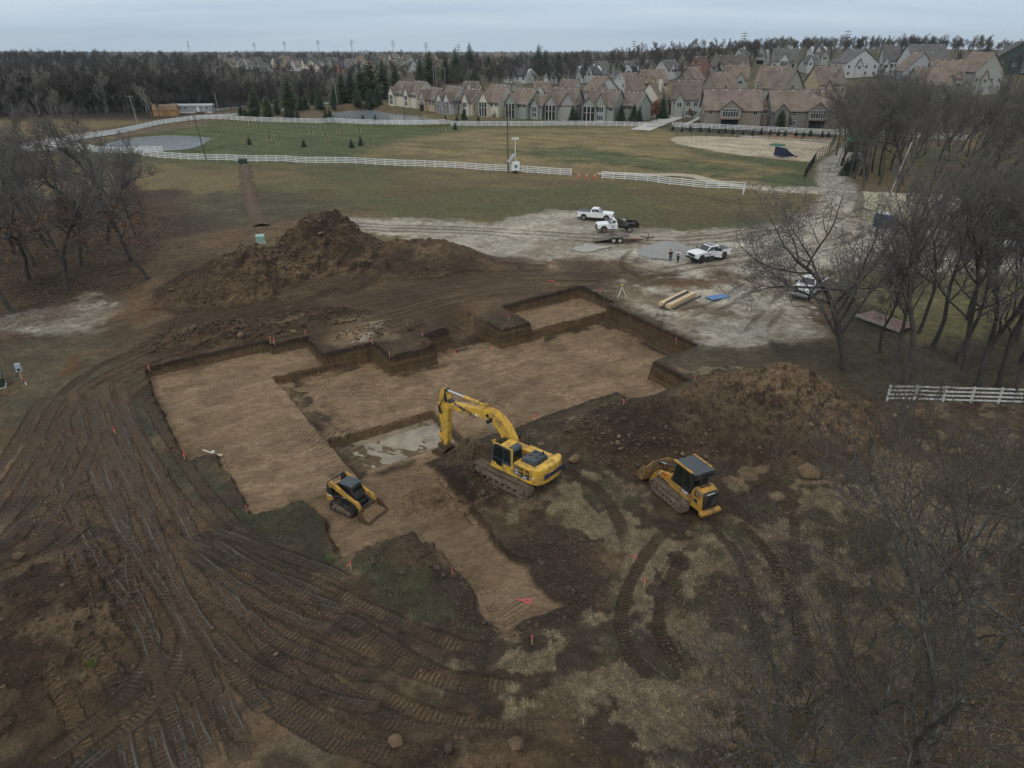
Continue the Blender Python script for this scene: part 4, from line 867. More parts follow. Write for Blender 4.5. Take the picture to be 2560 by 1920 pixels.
    # loader arms, cylinders and bucket
    for s in (.62, -.62):
        ar = MB().prism([(.30, 1.62), (.50, 1.72), (1.55, 1.38), (1.95, 1.05), (2.55, .22), (2.42, .05), (2.2, .12), (1.70, .85), (1.30, 1.02), (.34, 1.30)], s-.10, s+.10, 'y').build('lift_arm', M_CY, t, bevel=.03)
        if s > 0:
            MB().box(1.30, 1.62, .722, .729, 1.12, 1.30).build('model_plate', M_BLK, ar)
            text_part('lettering', '953', .15, M_WHT, t, Matrix.Translation((1.46, .732, 1.21)) @ Matrix.Rotation(math.pi, 4, 'Z') @ Matrix.Rotation(math.pi/2, 4, 'X') @ Matrix.Rotation(-.2, 4, 'Z'), ext=.004, bold=.006)
            text_part('lettering', 'JAG', .24, M_RED, t, Matrix.Translation((.92, .725, 1.40)) @ Matrix.Rotation(math.pi, 4, 'Z') @ Matrix.Rotation(math.pi/2, 4, 'X') @ Matrix.Rotation(-.16, 4, 'Z'), ext=.004, bold=.014, label='red owner lettering on the lift arm')
        cylinder_part(t, (.35, .95), (1.5, .92), .085, .75, M_BLK, s*1.02)
    cylinder_part(t, (.55, 1.95), (2.35, 1.40), .10, .55, M_BLK, 0.0)
    prof = [(2.35, 1.30), (2.30, .9), (2.38, .40), (2.60, .10), (3.05, .0), (3.55, .02)]; inn = [(3.5, .08), (3.05, .07), (2.66, .17), (2.46, .44), (2.39, .9), (2.44, 1.28)]
    bk = MB().prism(prof+inn, -1.2, 1.2, 'y')
    for s in (1.2, -1.16): bk.prism([(2.35, 1.30), (2.30, .9), (2.38, .40), (2.60, .10), (3.05, .0), (3.55, .02), (3.45, .30), (2.72, 1.28)], s-.04, s, 'y')
    bo = bk.build('bucket', mat('worn_amber', (.34, .20, .055), .6, var=.25, scale=2, dirt=(.13, .085, .05), damt=.7, dscale=1.8), t, bevel=.01)
    MB().hexa([(2.34, -1.15, 1.28), (2.44, -1.15, 1.28), (2.44, 1.15, 1.28), (2.34, 1.15, 1.28)], [(2.38, -.7, 1.55), (2.46, -.7, 1.55), (2.46, .7, 1.55), (2.38, .7, 1.55)]).build('spill_guard', MATS['worn_amber'], bo)
    for k in range(9): MB().prism([(2.28, 1.3), (2.20, .9), (2.30, .38), (2.42, .38), (2.36, .9), (2.38, 1.3)], -1.1+.275*k-.02, -1.1+.275*k+.02, 'y').build('rib', MATS['worn_amber'], bo)
    return t
LOADER = track_loader()

def compact_loader():
    x, y = -10.71, 39.53
    t = thing('compact_track_loader', 'small amber and black compact track loader carrying soil in its bucket', 'loader', (x, y, seat_z(x, y, R(-31.5), 1.8, 1.6, 80)), R(-31.5))
    for s in (1, -1):
        # rubber track: a long low loop, rear sprocket raised
        yc = .80*s; w = .42
        outp = [(-.95, .02), (.62, .02), (.80, .10), (.86, .26), (.76, .40), (.2, .60), (-.55, .84), (-.80, .84), (-1.02, .62), (-1.12, .30), (-1.08, .12)]
        innp = [(p[0]*.90-.012, .40+(p[1]-.40)*.80) for p in outp]
        n = len(outp); b = MB()
        v = [(p[0], yc-w/2, p[1]) for p in outp]+[(p[0], yc+w/2, p[1]) for p in outp]+[(p[0], yc-w/2, p[1]) for p in innp]+[(p[0], yc+w/2, p[1]) for p in innp]
        f = []
        for i in range(n):
            j = (i+1) % n; f += [(i, i+n, j+n, j), (i+2*n, j+2*n, j+3*n, i+3*n), (i, j, j+2*n, i+2*n), (i+n, i+3*n, j+3*n, j+n)]
        b.add(v, f)
        for i in range(n):
            j = (i+1) % n; p, q = Vector((outp[i][0], 0, outp[i][1])), Vector((outp[j][0], 0, outp[j][1])); k = max(1, int((q-p).length/.12))
            for e in range(k):
                c = p.lerp(q, (e+.5)/k); dr = (q-p).normalized(); ang = math.atan2(dr.z, dr.x)
                b.box(-.03, .03, -w/2, w/2, -.022, .0, Matrix.Translation((c.x, yc, c.z)) @ Matrix.Rotation(-ang, 4, 'Y'))
        p = b.build('rubber_track', M_RUB, t)
        fr = MB().prism([(-.9, .2), (.6, .2), (.62, .34), (-.3, .62), (-.78, .72)], yc-.12, yc+.12, 'y')
        for xx, zz, rr in ((-.86, .22, .16), (.62, .24, .17), (-.70, .66, .14), (-.45, .16, .1), (-.15, .16, .1), (.15, .16, .1), (.38, .16, .1)): fr.cyl((xx, yc-.17, zz), (xx, yc+.17, zz), rr, n=14)
        fr.build('track_frame', M_STEEL, p)
    MB().prism([(-1.25, .32), (.75, .32), (.95, .55), (.80, .95), (-1.25, 1.0)], -.58, .58, 'y').build('chassis', M_BLK, t, bevel=.03)
    en = MB().prism([(-1.05, .45), (-1.72, .30), (-1.80, .55), (-1.76, 1.15), (-1.62, 1.30), (-1.05, 1.36)], -.60, .60, 'y').build('rear_housing', M_CY, t, bevel=.06, seg=3)
    MB().box(-1.80, -1.772, -.35, .35, .62, 1.1).build('rear_grille', M_BLK, en)
    text_part('lettering', 'CAT', .22, M_WHT, t, Matrix.Translation((-1.42, -.606, .80)) @ Matrix.Rotation(math.pi/2, 4, 'X'), ext=.004, bold=.012, label='white lettering on the rear housing')
    MB().box(-1.68, -1.52, -.607, -.602, .92, 1.12).build('decal', M_BLK, en)
    MB().prism([(-1.50, .98), (-1.20, .92), (-1.20, .98), (-1.50, 1.06)], -.608, -.602, 'y').build('decal', M_ORG, en)
    cb = MB().prism([(-.95, 1.0), (.55, .88), (.86, .95), (.82, 1.15), (.56, 1.90), (.42, 1.97), (-.62, 2.03), (-.98, 1.7)], -.46, .46, 'y').build('cab', M_BLK, t, bevel=.04)
    MB().box(-.60, .60, -.50, .50, 1.965, 2.06).build('cab_roof', M_GREYP, t, bevel=.035)
    MB().box(.05, .48, -.34, .34, 2.058, 2.072).build('roof_hatch', M_GREYP, t, bevel=.01)
    for s in (.462, -.462): MB().prism([(-.78, 1.12), (.44, 1.08), (.48, 1.3), (.36, 1.86), (-.55, 1.9)], s-.006, s+.006, 'y').build('side_window', M_GLASS, cb)
    MB().hexa([(.835, -.40, 1.0), (.86, -.40, 1.0), (.86, .40, 1.0), (.835, .40, 1.0)], [(.555, -.40, 1.86), (.58, -.40, 1.86), (.58, .40, 1.86), (.555, .40, 1.86)]).build('front_door', M_GLASS, cb)
    for s in (1, -1):
        y0, y1 = sorted((.60*s, .78*s))
        ar = MB().prism([(-1.30, 1.95), (-1.05, 2.12), (-.85, 2.05), (.85, 1.26), (1.18, 1.22), (1.42, .98), (1.48, .42), (1.32, .35), (1.22, .78), (1.02, .98), (-.35, 1.45), (-1.0, 1.72), (-1.15, 1.55)], y0, y1, 'y').build('lift_arm', M_CY, t, bevel=.025)
        MB().prism([(-1.35, 1.0), (-1.0, 1.0), (-.92, 2.0), (-1.15, 2.12), (-1.38, 1.95), (-1.5, 1.35)], y0-.02 if s > 0 else y0+.02, y1-.10 if s > 0 else y1+.10, 'y').build('arm_tower', M_BLK, t, bevel=.02)
        cylinder_part(t, (-1.0, .95), (.35, 1.22), .05, .6, M_BLK, .69*s)
        cylinder_part(t, (1.02, 1.0), (1.36, .50), .045, .55, M_BLK, .40*s)
    MB().cyl((-1.18, -.72, 2.04), (-1.18, .72, 2.04), .055, n=10).build('cross_bar', M_BLK, t)
    MB().box(1.25, 1.40, -.62, .62, .25, .78).build('coupler_plate', M_BLK, t, bevel=.02)
    MB().box(.86, 1.0, -.55, .55, .62, .82).build('front_step', M_BLK, t, bevel=.02)
    prof = [(1.42, .72), (1.40, .20), (1.55, .05), (2.28, .03)]; inn = [(2.26, .07), (1.58, .10), (1.46, .24), (1.47, .72)]
    bk = MB().prism(prof+inn, -.98, .98, 'y')
    for s in (.98, -.95): bk.prism([(1.42, .72), (1.40, .20), (1.55, .05), (2.28, .03), (2.20, .16), (1.60, .70)], s-.03, s, 'y')
    bo = bk.build('bucket', M_BUCK, t, bevel=.008)
    rs = random.Random(4); v = []; f = []; nx_, ny_ = 14, 26
    for i in range(nx_):
        for j in range(ny_):
            u = i/(nx_-1); w_ = j/(ny_-1); e = math.sin(math.pi*min(1, max(0, w_)))**.5
            v.append((1.48+.74*u, -.93+1.86*w_, .10+(.42*(1-u)**.7+.06)*e+rs.uniform(-.05, .05)*e))
    for i in range(nx_-1):
        for j in range(ny_-1): a = i*ny_+j; f.append((a, a+ny_, a+ny_+1, a+1))
    MB().add(v, f).build('soil_load', mat('clay_load', (.17, .11, .065), .95, var=.35, scale=6, bump=.6, bscale=14), bo)
    return t
SKID = compact_loader()
# ------------------------------------------------------------------ road vehicles (x forward, y left)
M_WPAINT = mat('white_paint', (.78, .79, .80), .28, var=.03, scale=1, dirt=(.30, .24, .17), damt=.16, dscale=1.5, dz=(.4, 1.1))
M_CARGL = mat('car_glass', (.020, .027, .033), .05, var=.1, spec=.7)
M_TRIM = mat('black_trim', (.02, .02, .022), .55, var=.15)
M_RIM = mat('wheel_rim', (.42, .43, .44), .35, metal=.6, var=.1)
M_RIMB = mat('black_rim', (.02, .02, .022), .4, metal=.3)
M_TYRE = mat('tyre', (.020, .020, .021), .85, var=.2, dirt=(.16, .12, .08), damt=.3, dscale=5)
M_TAIL = mat('tail_lamp', (.40, .02, .02), .3); M_HEAD = mat('head_lamp', (.65, .68, .70), .15)
M_WOODD = mat('weathered_deck', (.115, .098, .080), .85, var=.3, scale=4); M_BLKP = mat('black_vehicle_paint', (.014, .014, .016), .35, dirt=(.12, .09, .06), damt=.25)
def hdg(rear, front): a, b = G(*rear), G(*front); return math.atan2(b.y-a.y, b.x-a.x)
def wheel(root, x, y, r, w, rim):
    s = 1 if y > 0 else -1
    t = MB().cyl((x, y-w/2, r), (x, y+w/2, r), r, n=22).build('wheel', M_TYRE, root, bevel=.03)
    MB().cyl((x, y+s*(w/2-.03), r), (x, y+s*(w/2+.012), r), r*.58, n=16).build('rim', rim, t)
    h = MB()
    for k in range(5):
        a = 2*math.pi*k/5; h.cyl((x+r*.36*math.cos(a), y+s*(w/2+.01), r+r*.36*math.sin(a)), (x+r*.36*math.cos(a), y+s*(w/2+.018), r+r*.36*math.sin(a)), r*.11, n=8)
    h.cyl((x, y+s*(w/2), r), (x, y+s*(w/2+.03), r), r*.13, n=10); h.build('hub', M_TRIM, t)
    return t
def arch(cx, r, z, n=7): return [(cx+r*math.cos(math.pi*k/n), z+r*math.sin(math.pi*k/n)) for k in range(n+1)]
def pickup(label, loc, rz, kind='crew', rim=M_RIM, bed='cover', lower=None, open_door=False, sunroof=False, chrome=False, group=None, decal=None, flat=False, lift=0.0, big=1.0):
    t = thing('pickup_truck', label, 'pickup', loc, rz, group, sc=big); W2 = 1.0; zl = .52+lift
    fx, rx = 1.95, -1.75; r = .42+lift*.4
    cabr = {'crew': -1.05, 'ext': -.72, 'reg': -.05}[kind]
    xr = -2.95
    if flat: xr = cabr-.05
    prof = [(2.95, zl+.12), (2.92, zl+.62), (2.75, zl+.74), (1.25, zl+.82), (cabr, zl+.82), (xr, zl+.82), (xr, zl)]
    low = [(x, z) for x, z in arch(rx, .52, zl)[::-1]] if not flat else []
    body = MB().prism(prof+low+[(x, z) for x, z in arch(fx, .52, zl)[::-1]]+[(2.6, zl)], -W2, W2, 'y').build('body', M_WPAINT, t, bevel=.05, seg=3)
    MB().box(xr+.1, 2.7, -.62, .62, zl-.22, zl+.05).build('chassis', M_TRIM, t)
    # cab greenhouse
    zr = 1.92+lift; zb = zl+.80
    gh = MB().hexa([(cabr, -.95, zb), (1.28, -.95, zb), (1.28, .95, zb), (cabr, .95, zb)], [(cabr+.22, -.74, zr), (.48, -.74, zr), (.48, .74, zr), (cabr+.22, .74, zr)]).build('cab', M_WPAINT, t, bevel=.06, seg=3)
    def lerp(a, b, k): return a+(b-a)*k
    ws = MB()
    def quad(b, p, off):
        n = (Vector(p[1])-Vector(p[0])).cross(Vector(p[3])-Vector(p[0])).normalized()*off
        b.hexa([Vector(q)-n*.3 for q in p], [Vector(q)+n for q in p])
    k0, k1 = .10, .92
    xa = lambda k: lerp(1.28, .48, k); ya = lambda k: lerp(.95, .74, k); za = lambda k: lerp(zb, zr, k); xc = lambda k: lerp(cabr, cabr+.22, k)
    quad(ws, [(xa(k0), -ya(k0)+.1, za(k0)), (xa(k0), ya(k0)-.1, za(k0)), (xa(k1), ya(k1)-.08, za(k1)), (xa(k1), -ya(k1)+.08, za(k1))], .03); ws.build('windscreen', M_CARGL, gh)
    b = MB(); quad(b, [(xc(.25), ya(.25)-.14, za(.25)), (xc(.25), -ya(.25)+.14, za(.25)), (xc(.88), -ya(.88)+.12, za(.88)), (xc(.88), ya(.88)-.12, za(.88))], .03); b.build('rear_window', M_CARGL, gh)
    spl = {'crew': [(.05, .52), (.56, .97)], 'ext': [(.05, .36), (.40, .97)], 'reg': [(.10, .97)]}[kind]
    for s in (1, -1):
        for a0, a1 in spl:
            b = MB(); p = []
            for kk, aa in ((.12, a0), (.12, a1), (.88, a1), (.88, a0)):
                fxx = lerp(xa(kk)-.10, xc(kk)+.10, 1-aa) if True else 0
                p.append((fxx, s*ya(kk), za(kk)))
            quad(b, p if s < 0 else [p[1], p[0], p[3], p[2]], .025); b.build('side_window', M_CARGL, gh)
        MB().box(1.05, 1.20, s*1.02, s*1.24, zb+.06, zb+.28).build('mirror', M_TRIM, t, bevel=.02)
        hx = {'crew': [-.05], 'ext': [.05], 'reg': [.1]}[kind]
        for q in hx+([-.95] if kind == 'crew' else []): MB().box(q, q+.16, s*1.0, s*1.02, zl+.58, zl+.63).build('door_handle', M_TRIM, t)
        MB().box(cabr+.1, 1.3, s*.96, s*1.08, zl-.10, zl-.03).build('running_board', M_TRIM, t)
        MB().box(2.70, 2.955, s*.66, s*.98, zl+.40, zl+.60).build('head_lamp', M_HEAD, t, bevel=.02)
    if sunroof: MB().box(cabr+.45, .35, -.55, .55, zr-.01, zr+.015).build('sunroof', M_CARGL, gh)
    MB().box(2.90, 2.965, -.64, .64, zl+.22, zl+.58).build('grille', M_TRIM if not chrome else M_RIM, t, bevel=.02)
    if chrome:
        for yy in (-.33, .33):
            for zz in (.26, .43): MB().box(2.96, 2.975, yy-.26, yy+.26, zl+zz, zl+zz+.12).build('grille_opening', M_TRIM, t)
    MB().box(2.82, 3.05, -.98, .98, zl-.10, zl+.17).build('front_bumper', M_RIM if chrome or kind == 'ext' else M_TRIM, t, bevel=.05)
    if lower is not None:
        for s in (1, -1): MB().box(-1.2, 1.4, s*.998, s*1.006, zl+.02, zl+.22).build('lower_cladding', lower, t)
    for x in (fx, rx):
        for s in (1, -1):
            if not (flat and x == rx): wheel(t, x, s*.86, r, .28, rim)
            if not (flat and x == rx): MB().box(x-.5, x+.5, min(s*.55, s*.96), max(s*.55, s*.96), zl-.02, zl+.40).build('wheel_well', M_TRIM, t)
    if not flat:
        if bed == 'cover': MB().box(xr+.06, cabr-.06, -.90, .90, zl+.80, zl+.86).build('bed_cover', mat('bed_vinyl', (.055, .065, .082), .55), t, bevel=.02)
        else:
            MB().box(xr+.1, cabr-.08, -.82, .82, zl+.815, zl+.83).build('bed_floor', M_TRIM, t)
        MB().box(xr-.10, xr+.02, -.95, .95, zl-.08, zl+.14).build('rear_bumper', M_RIM, t, bevel=.03)
        for s in (1, -1): MB().box(xr-.012, xr+.12, s*.90, s*1.008, zl+.32, zl+.74).build('tail_lamp', M_TAIL, t)
    if open_door:
        h = Vector((-.02, 1.0, 0)); M = Matrix.Translation(h) @ Matrix.Rotation(R(-58), 4, 'Z')
        d = MB().box(-1.0, .0, -.05, .05, zl+.05, zl+.86, M).build('open_rear_door', M_WPAINT, t, bevel=.03)
        fr = MB().box(-.95, -.05, -.025, .03, zl+.86, zr-.15, M).build('door_window', M_CARGL, d)
        MB().box(-1.0, -.04, .995, 1.006, zl+.10, zr-.25).build('door_opening', M_TRIM, t)
    if decal: decal(t, zl)
    return t
def d_ford(t, zl):
    text_part('lettering', 'Custom', .24, M_NAVY, t, Matrix.Translation((.68, 1.008, zl+.42)) @ Matrix.Rotation(math.pi, 4, 'Z') @ Matrix.Rotation(math.pi/2, 4, 'X'), ext=.004, bold=.006)
def d_flat(t, zl):
    text_part('lettering', 'JAG', .26, M_NAVY, t, Matrix.Translation((.60, 1.008, zl+.50)) @ Matrix.Rotation(math.pi, 4, 'Z') @ Matrix.Rotation(math.pi/2, 4, 'X'), ext=.004, bold=.012)
    for k in range(2): MB().box(.28+.06*k, .92-.06*k, 1.002, 1.01, zl+.27-.09*k, zl+.31-.09*k).build('decal', M_NAVY, t)
p = G(1488, 549); pickup('white extended cab pickup with grey bed cover, farthest of the parked trucks', p, hdg((1452,552),(1522,555)), 'ext', big=1.0)
p = G(1530, 582); FB = pickup('white flatbed work truck with black bed and toolbox beside the tilt trailer', p+Vector((.6, .8, 0)), R(184), 'reg', rim=mat('tan_rim', (.22, .15, .09), .7), flat=True, decal=d_flat, lift=.08)
# black flatbed body
zf = .95; fb = MB().box(-3.35, -.55, -1.1, 1.1, zf, zf+.12).build('flatbed', M_BLKP, FB, bevel=.02)
for s in (1, -1): MB().box(-3.35, -1.6, s*1.06, s*1.10, zf+.12, zf+.52).build('bed_side', M_BLKP, fb)
MB().box(-3.36, -3.30, -1.1, 1.1, zf+.12, zf+.50).build('tailgate', M_BLKP, fb)
MB().box(-3.28, -1.65, -1.04, 1.04, zf+.122, zf+.15).build('bed_planks', M_WOODD, fb)
MB().box(-.55, -.47, -1.0, 1.0, zf, 2.0).build('headboard', M_BLKP, FB, bevel=.01)
tb = MB().box(-1.45, -.85, -.2, .85, zf+.12, zf+.85).build('toolbox', mat('toolbox_grey', (.07, .075, .08), .5), FB, bevel=.02)
MB().box(-1.35, -.95, -.1, .75, zf+.85, zf+.95).build('toolbox_load', mat('pale_load', (.30, .32, .36), .7, var=.5, scale=9), tb)
MB().tube([(-2.6, -.6, zf+.2), (-2.2, .2, zf+.28), (-1.9, .5, zf+.2), (-2.5, .6, zf+.22)], .06, 6).build('blue_strap', mat('blue_strap', (.03, .10, .28), .7), fb)
for s in (1, -1): wheel(FB, -2.0, s*.82, .45, .38, M_RIM); MB().box(-2.5, -1.5, s*.66, s*1.02, zf-.07, zf-.01).build('mudguard', M_BLKP, FB)
MB().box(-3.65, -3.35, -.08, .08, .55, .68).build('tow_hitch', M_BLKP, FB)
MB().box(-3.3, -.4, -.45, .45, .62, .94).build('chassis', M_BLKP, FB)
p = G(1775, 652); pickup('white crew cab pickup with its rear door open beside the gravel heap', p+Vector((-.1, .5, 0)), hdg((1808,646),(1757,655)), 'crew', rim=M_RIMB, lower=M_TRIM, open_door=True, sunroof=True, decal=d_ford, lift=.10)
p = G(2020, 735); pickup('white pickup with chrome grille parked behind the bare oak', p, hdg((2047,724),(2012,746)), 'crew', chrome=True, lift=.08, bed='open', big=1.05)
p = G(2530, 585); pickup('white pickup parked near the green tractor under the bare trees', p, R(172), 'ext')
p = G(2566, 632); pickup('white pickup cut off by the right edge of the photo', p, R(150), 'crew')

# tilt deck trailer
p = G(1545, 603); t = thing('tilt_trailer', 'black tandem axle tilt trailer with wooden deck lowered to the ground', 'trailer', p, R(-2.5))
fr = MB()
for s in (.95, -.95): fr.box(-1.0, 3.3, s-.05, s+.05, .50, .62)
for k in range(5): fr.box(-.8+.95*k, -.72+.95*k, -.95, .95, .51, .61)
stuff(fr.build('frame', M_BLKP, t))
MB().tube([(3.3, .9, .56), (4.6, 0, .56), (4.95, 0, .56)], .06, 6).build('drawbar', M_BLKP, t); MB().tube([(3.3, -.9, .56), (4.6, 0, .56)], .06, 6).build('drawbar', M_BLKP, t)
MB().cyl((4.3, 0, .0), (4.3, 0, 1.25), .05, n=8).build('jack', M_BLKP, t); MB().box(4.9, 5.1, -.08, .08, .5, .66).build('coupler', M_BLKP, t)
for k in range(7): MB().box(1.55, 3.28, -.92+.265*k, -.68+.265*k, .625, .665).build('plank', mat('tan_plank', (.30, .225, .15), .85, var=.2, scale=5), t)
M = Matrix.Translation((1.3, 0, .98)) @ Matrix.Rotation(R(-9.5), 4, 'Y'); M = Matrix.Translation((1.5, 0, 1.08)) @ Matrix.Rotation(R(-10.5), 4, 'Y')
dk = MB().box(-5.2, .0, -1.0, 1.0, -.13, -.05, M).build('tilt_deck_frame', M_BLKP, t)
for k in range(7): MB().box(-5.15, -.02, -.98+.28*k, -.72+.28*k, -.05, .0, M).build('plank', M_WOODD, dk)
for s in (1, -1):
    for x in (-.42, .45): wheel(t, x-.3, s*1.08, .36, .22, mat('white_rim', (.66, .66, .64), .5))
    MB().prism([(-1.3, .55), (-1.15, .80), (.85-.3, .80), (1.0-.3, .55), (.92-.3, .55), (.80-.3, .74), (-1.1, .74), (-1.22, .55)], s*1.08-.14, s*1.08+.14, 'y').build('mudguard', M_BLKP, t)
    for k in range(4): MB().box(1.3+.5*k, 1.5+.5*k, s*1.0-.004, s*1.0+.006, .52, .60).build('reflector', M_TAIL, t)

# green tractor
def tractor(p, rz):
    gm = mat('green_paint', (.025, .13, .03), .45, dirt=(.1, .08, .05), damt=.2); ym = mat('wheel_yellow', (.60, .45, .03), .5)
    t = thing('tractor', 'green tractor with yellow wheel rims and canopy beside the hoop shelter', 'tractor', p, rz)
    MB().hexa([(0, -.38, .8), (1.6, -.34, .8), (1.6, .34, .8), (0, .38, .8)], [(0, -.36, 1.4), (1.5, -.3, 1.25), (1.5, .3, 1.25), (0, .36, 1.4)]).build('bonnet', gm, t, bevel=.05)
    MB().box(-.9, .3, -.6, .6, .75, 1.0).build('platform', gm, t)
    for s in (1, -1):
        w = MB().cyl((-.7, s*.55, .7), (-.7, s*.95, .7), .7, n=24).build('rear_wheel', M_TYRE, t, bevel=.04); MB().cyl((-.7, s*.6, .7), (-.7, s*.96, .7), .38, n=16).build('rim', ym, w)
        w = MB().cyl((1.25, s*.5, .42), (1.25, s*.75, .42), .42, n=20).build('front_wheel', M_TYRE, t, bevel=.03); MB().cyl((1.25, s*.55, .42), (1.25, s*.76, .42), .22, n=14).build('rim', ym, w)
        MB().box(-1.1, -.3, s*.5, s*.95, 1.42, 1.50).build('mudguard', gm, t, bevel=.03)
        for xx in (-.95, .2): MB().cyl((xx, s*.5, 1.0), (xx, s*.5, 2.35), .04, n=6).build('canopy_post', M_BLK, t)
    MB().box(-1.15, .35, -.65, .65, 2.35, 2.45).build('canopy', gm, t, bevel=.03)
    MB().box(-.75, -.3, -.25, .25, 1.0, 1.45).build('seat', M_SEAT, t, bevel=.05); MB().tube([(.1, 0, 1.3), (-.15, 0, 1.55)], .03, 6).build('steering_column', M_BLK, t)
    MB().box(1.9, 2.3, -.8, .8, .25, .75).build('front_bucket', mat('orange_steel', (.45, .12, .03), .6), t, bevel=.02)
    return t
tractor(G(2445, 562), R(190))
p = G(2340, 562); t = thing('hoop_shelter', 'cream fabric hoop shelter half hidden behind bare branches', 'shelter', p+Vector((0, 4, 0)), R(-14))
cm = mat('cream_fabric', (.30, .27, .19), .7, var=.18, scale=1.2); n = 14
for k in range(5):
    a0, a1 = -10+4*k, -10+4*k+3.96; v = []; f = []
    for j in range(n+1):
        th = math.pi*j/n; v += [(a0, 4.2*math.cos(th), 4.0*math.sin(th)**.85), ((a0+a1)/2, 4.15*math.cos(th), 3.9*math.sin(th)**.85), (a1, 4.2*math.cos(th), 4.0*math.sin(th)**.85)]
    for j in range(n): f += [(3*j, 3*j+1, 3*j+4, 3*j+3), (3*j+1, 3*j+2, 3*j+5, 3*j+4)]
    MB().add(v, f).build('fabric_bay', cm, t)
for xx in (-10, 10): MB().prism([(4.1*math.cos(math.pi*j/n), 3.9*math.sin(math.pi*j/n)**.85) for j in range(n+1)], xx-.03, xx+.03, 'x').build('end_wall', cm, t)
for u, v, lab in ((2194,566,'blue portable toilet, the left one of the pair behind the branches'), (2212,570,'blue portable toilet, the right one of the pair behind the branches')):
    bm_ = mat('blue_plastic', (.02, .04, .10), .5); t = thing('portable_toilet', lab, 'toilet', G(u, v), R(20), 'portable toilets by the gravel drive')
    MB().box(-.55, .55, -.55, .55, .0, 2.1).build('cabin', bm_, t, bevel=.04); MB().hexa([(-.6, -.6, 2.1), (.6, -.6, 2.1), (.6, .6, 2.1), (-.6, .6, 2.1)], [(-.4, -.4, 2.35), (.4, -.4, 2.35), (.4, .4, 2.35), (-.4, .4, 2.35)]).build('roof', mat('pale_plastic', (.5, .52, .55), .5), t); MB().box(-.35, .35, -.57, -.55, .1, 1.95).build('door', mat('blue_door', (.03, .06, .14), .5), t)
p = G(2215, 512); t = thing('fuel_trailer', 'small red tank trailer behind the bare oak', 'trailer', p, R(25))
rm = mat('red_tank', (.30, .02, .02), .45); MB().cyl((-.9, 0, 1.0), (.9, 0, 1.0), .5, n=18).build('tank', rm, t, bevel=.08); MB().box(-1.0, 1.3, -.4, .4, .42, .55).build('frame', M_BLK, t)
for s in (1, -1): MB().cyl((0, s*.45, .3), (0, s*.62, .3), .3, n=16).build('wheel', M_TYRE, t)
MB().tube([(1.3, 0, .48), (2.0, 0, .48)], .05, 6).build('drawbar', M_BLK, t)

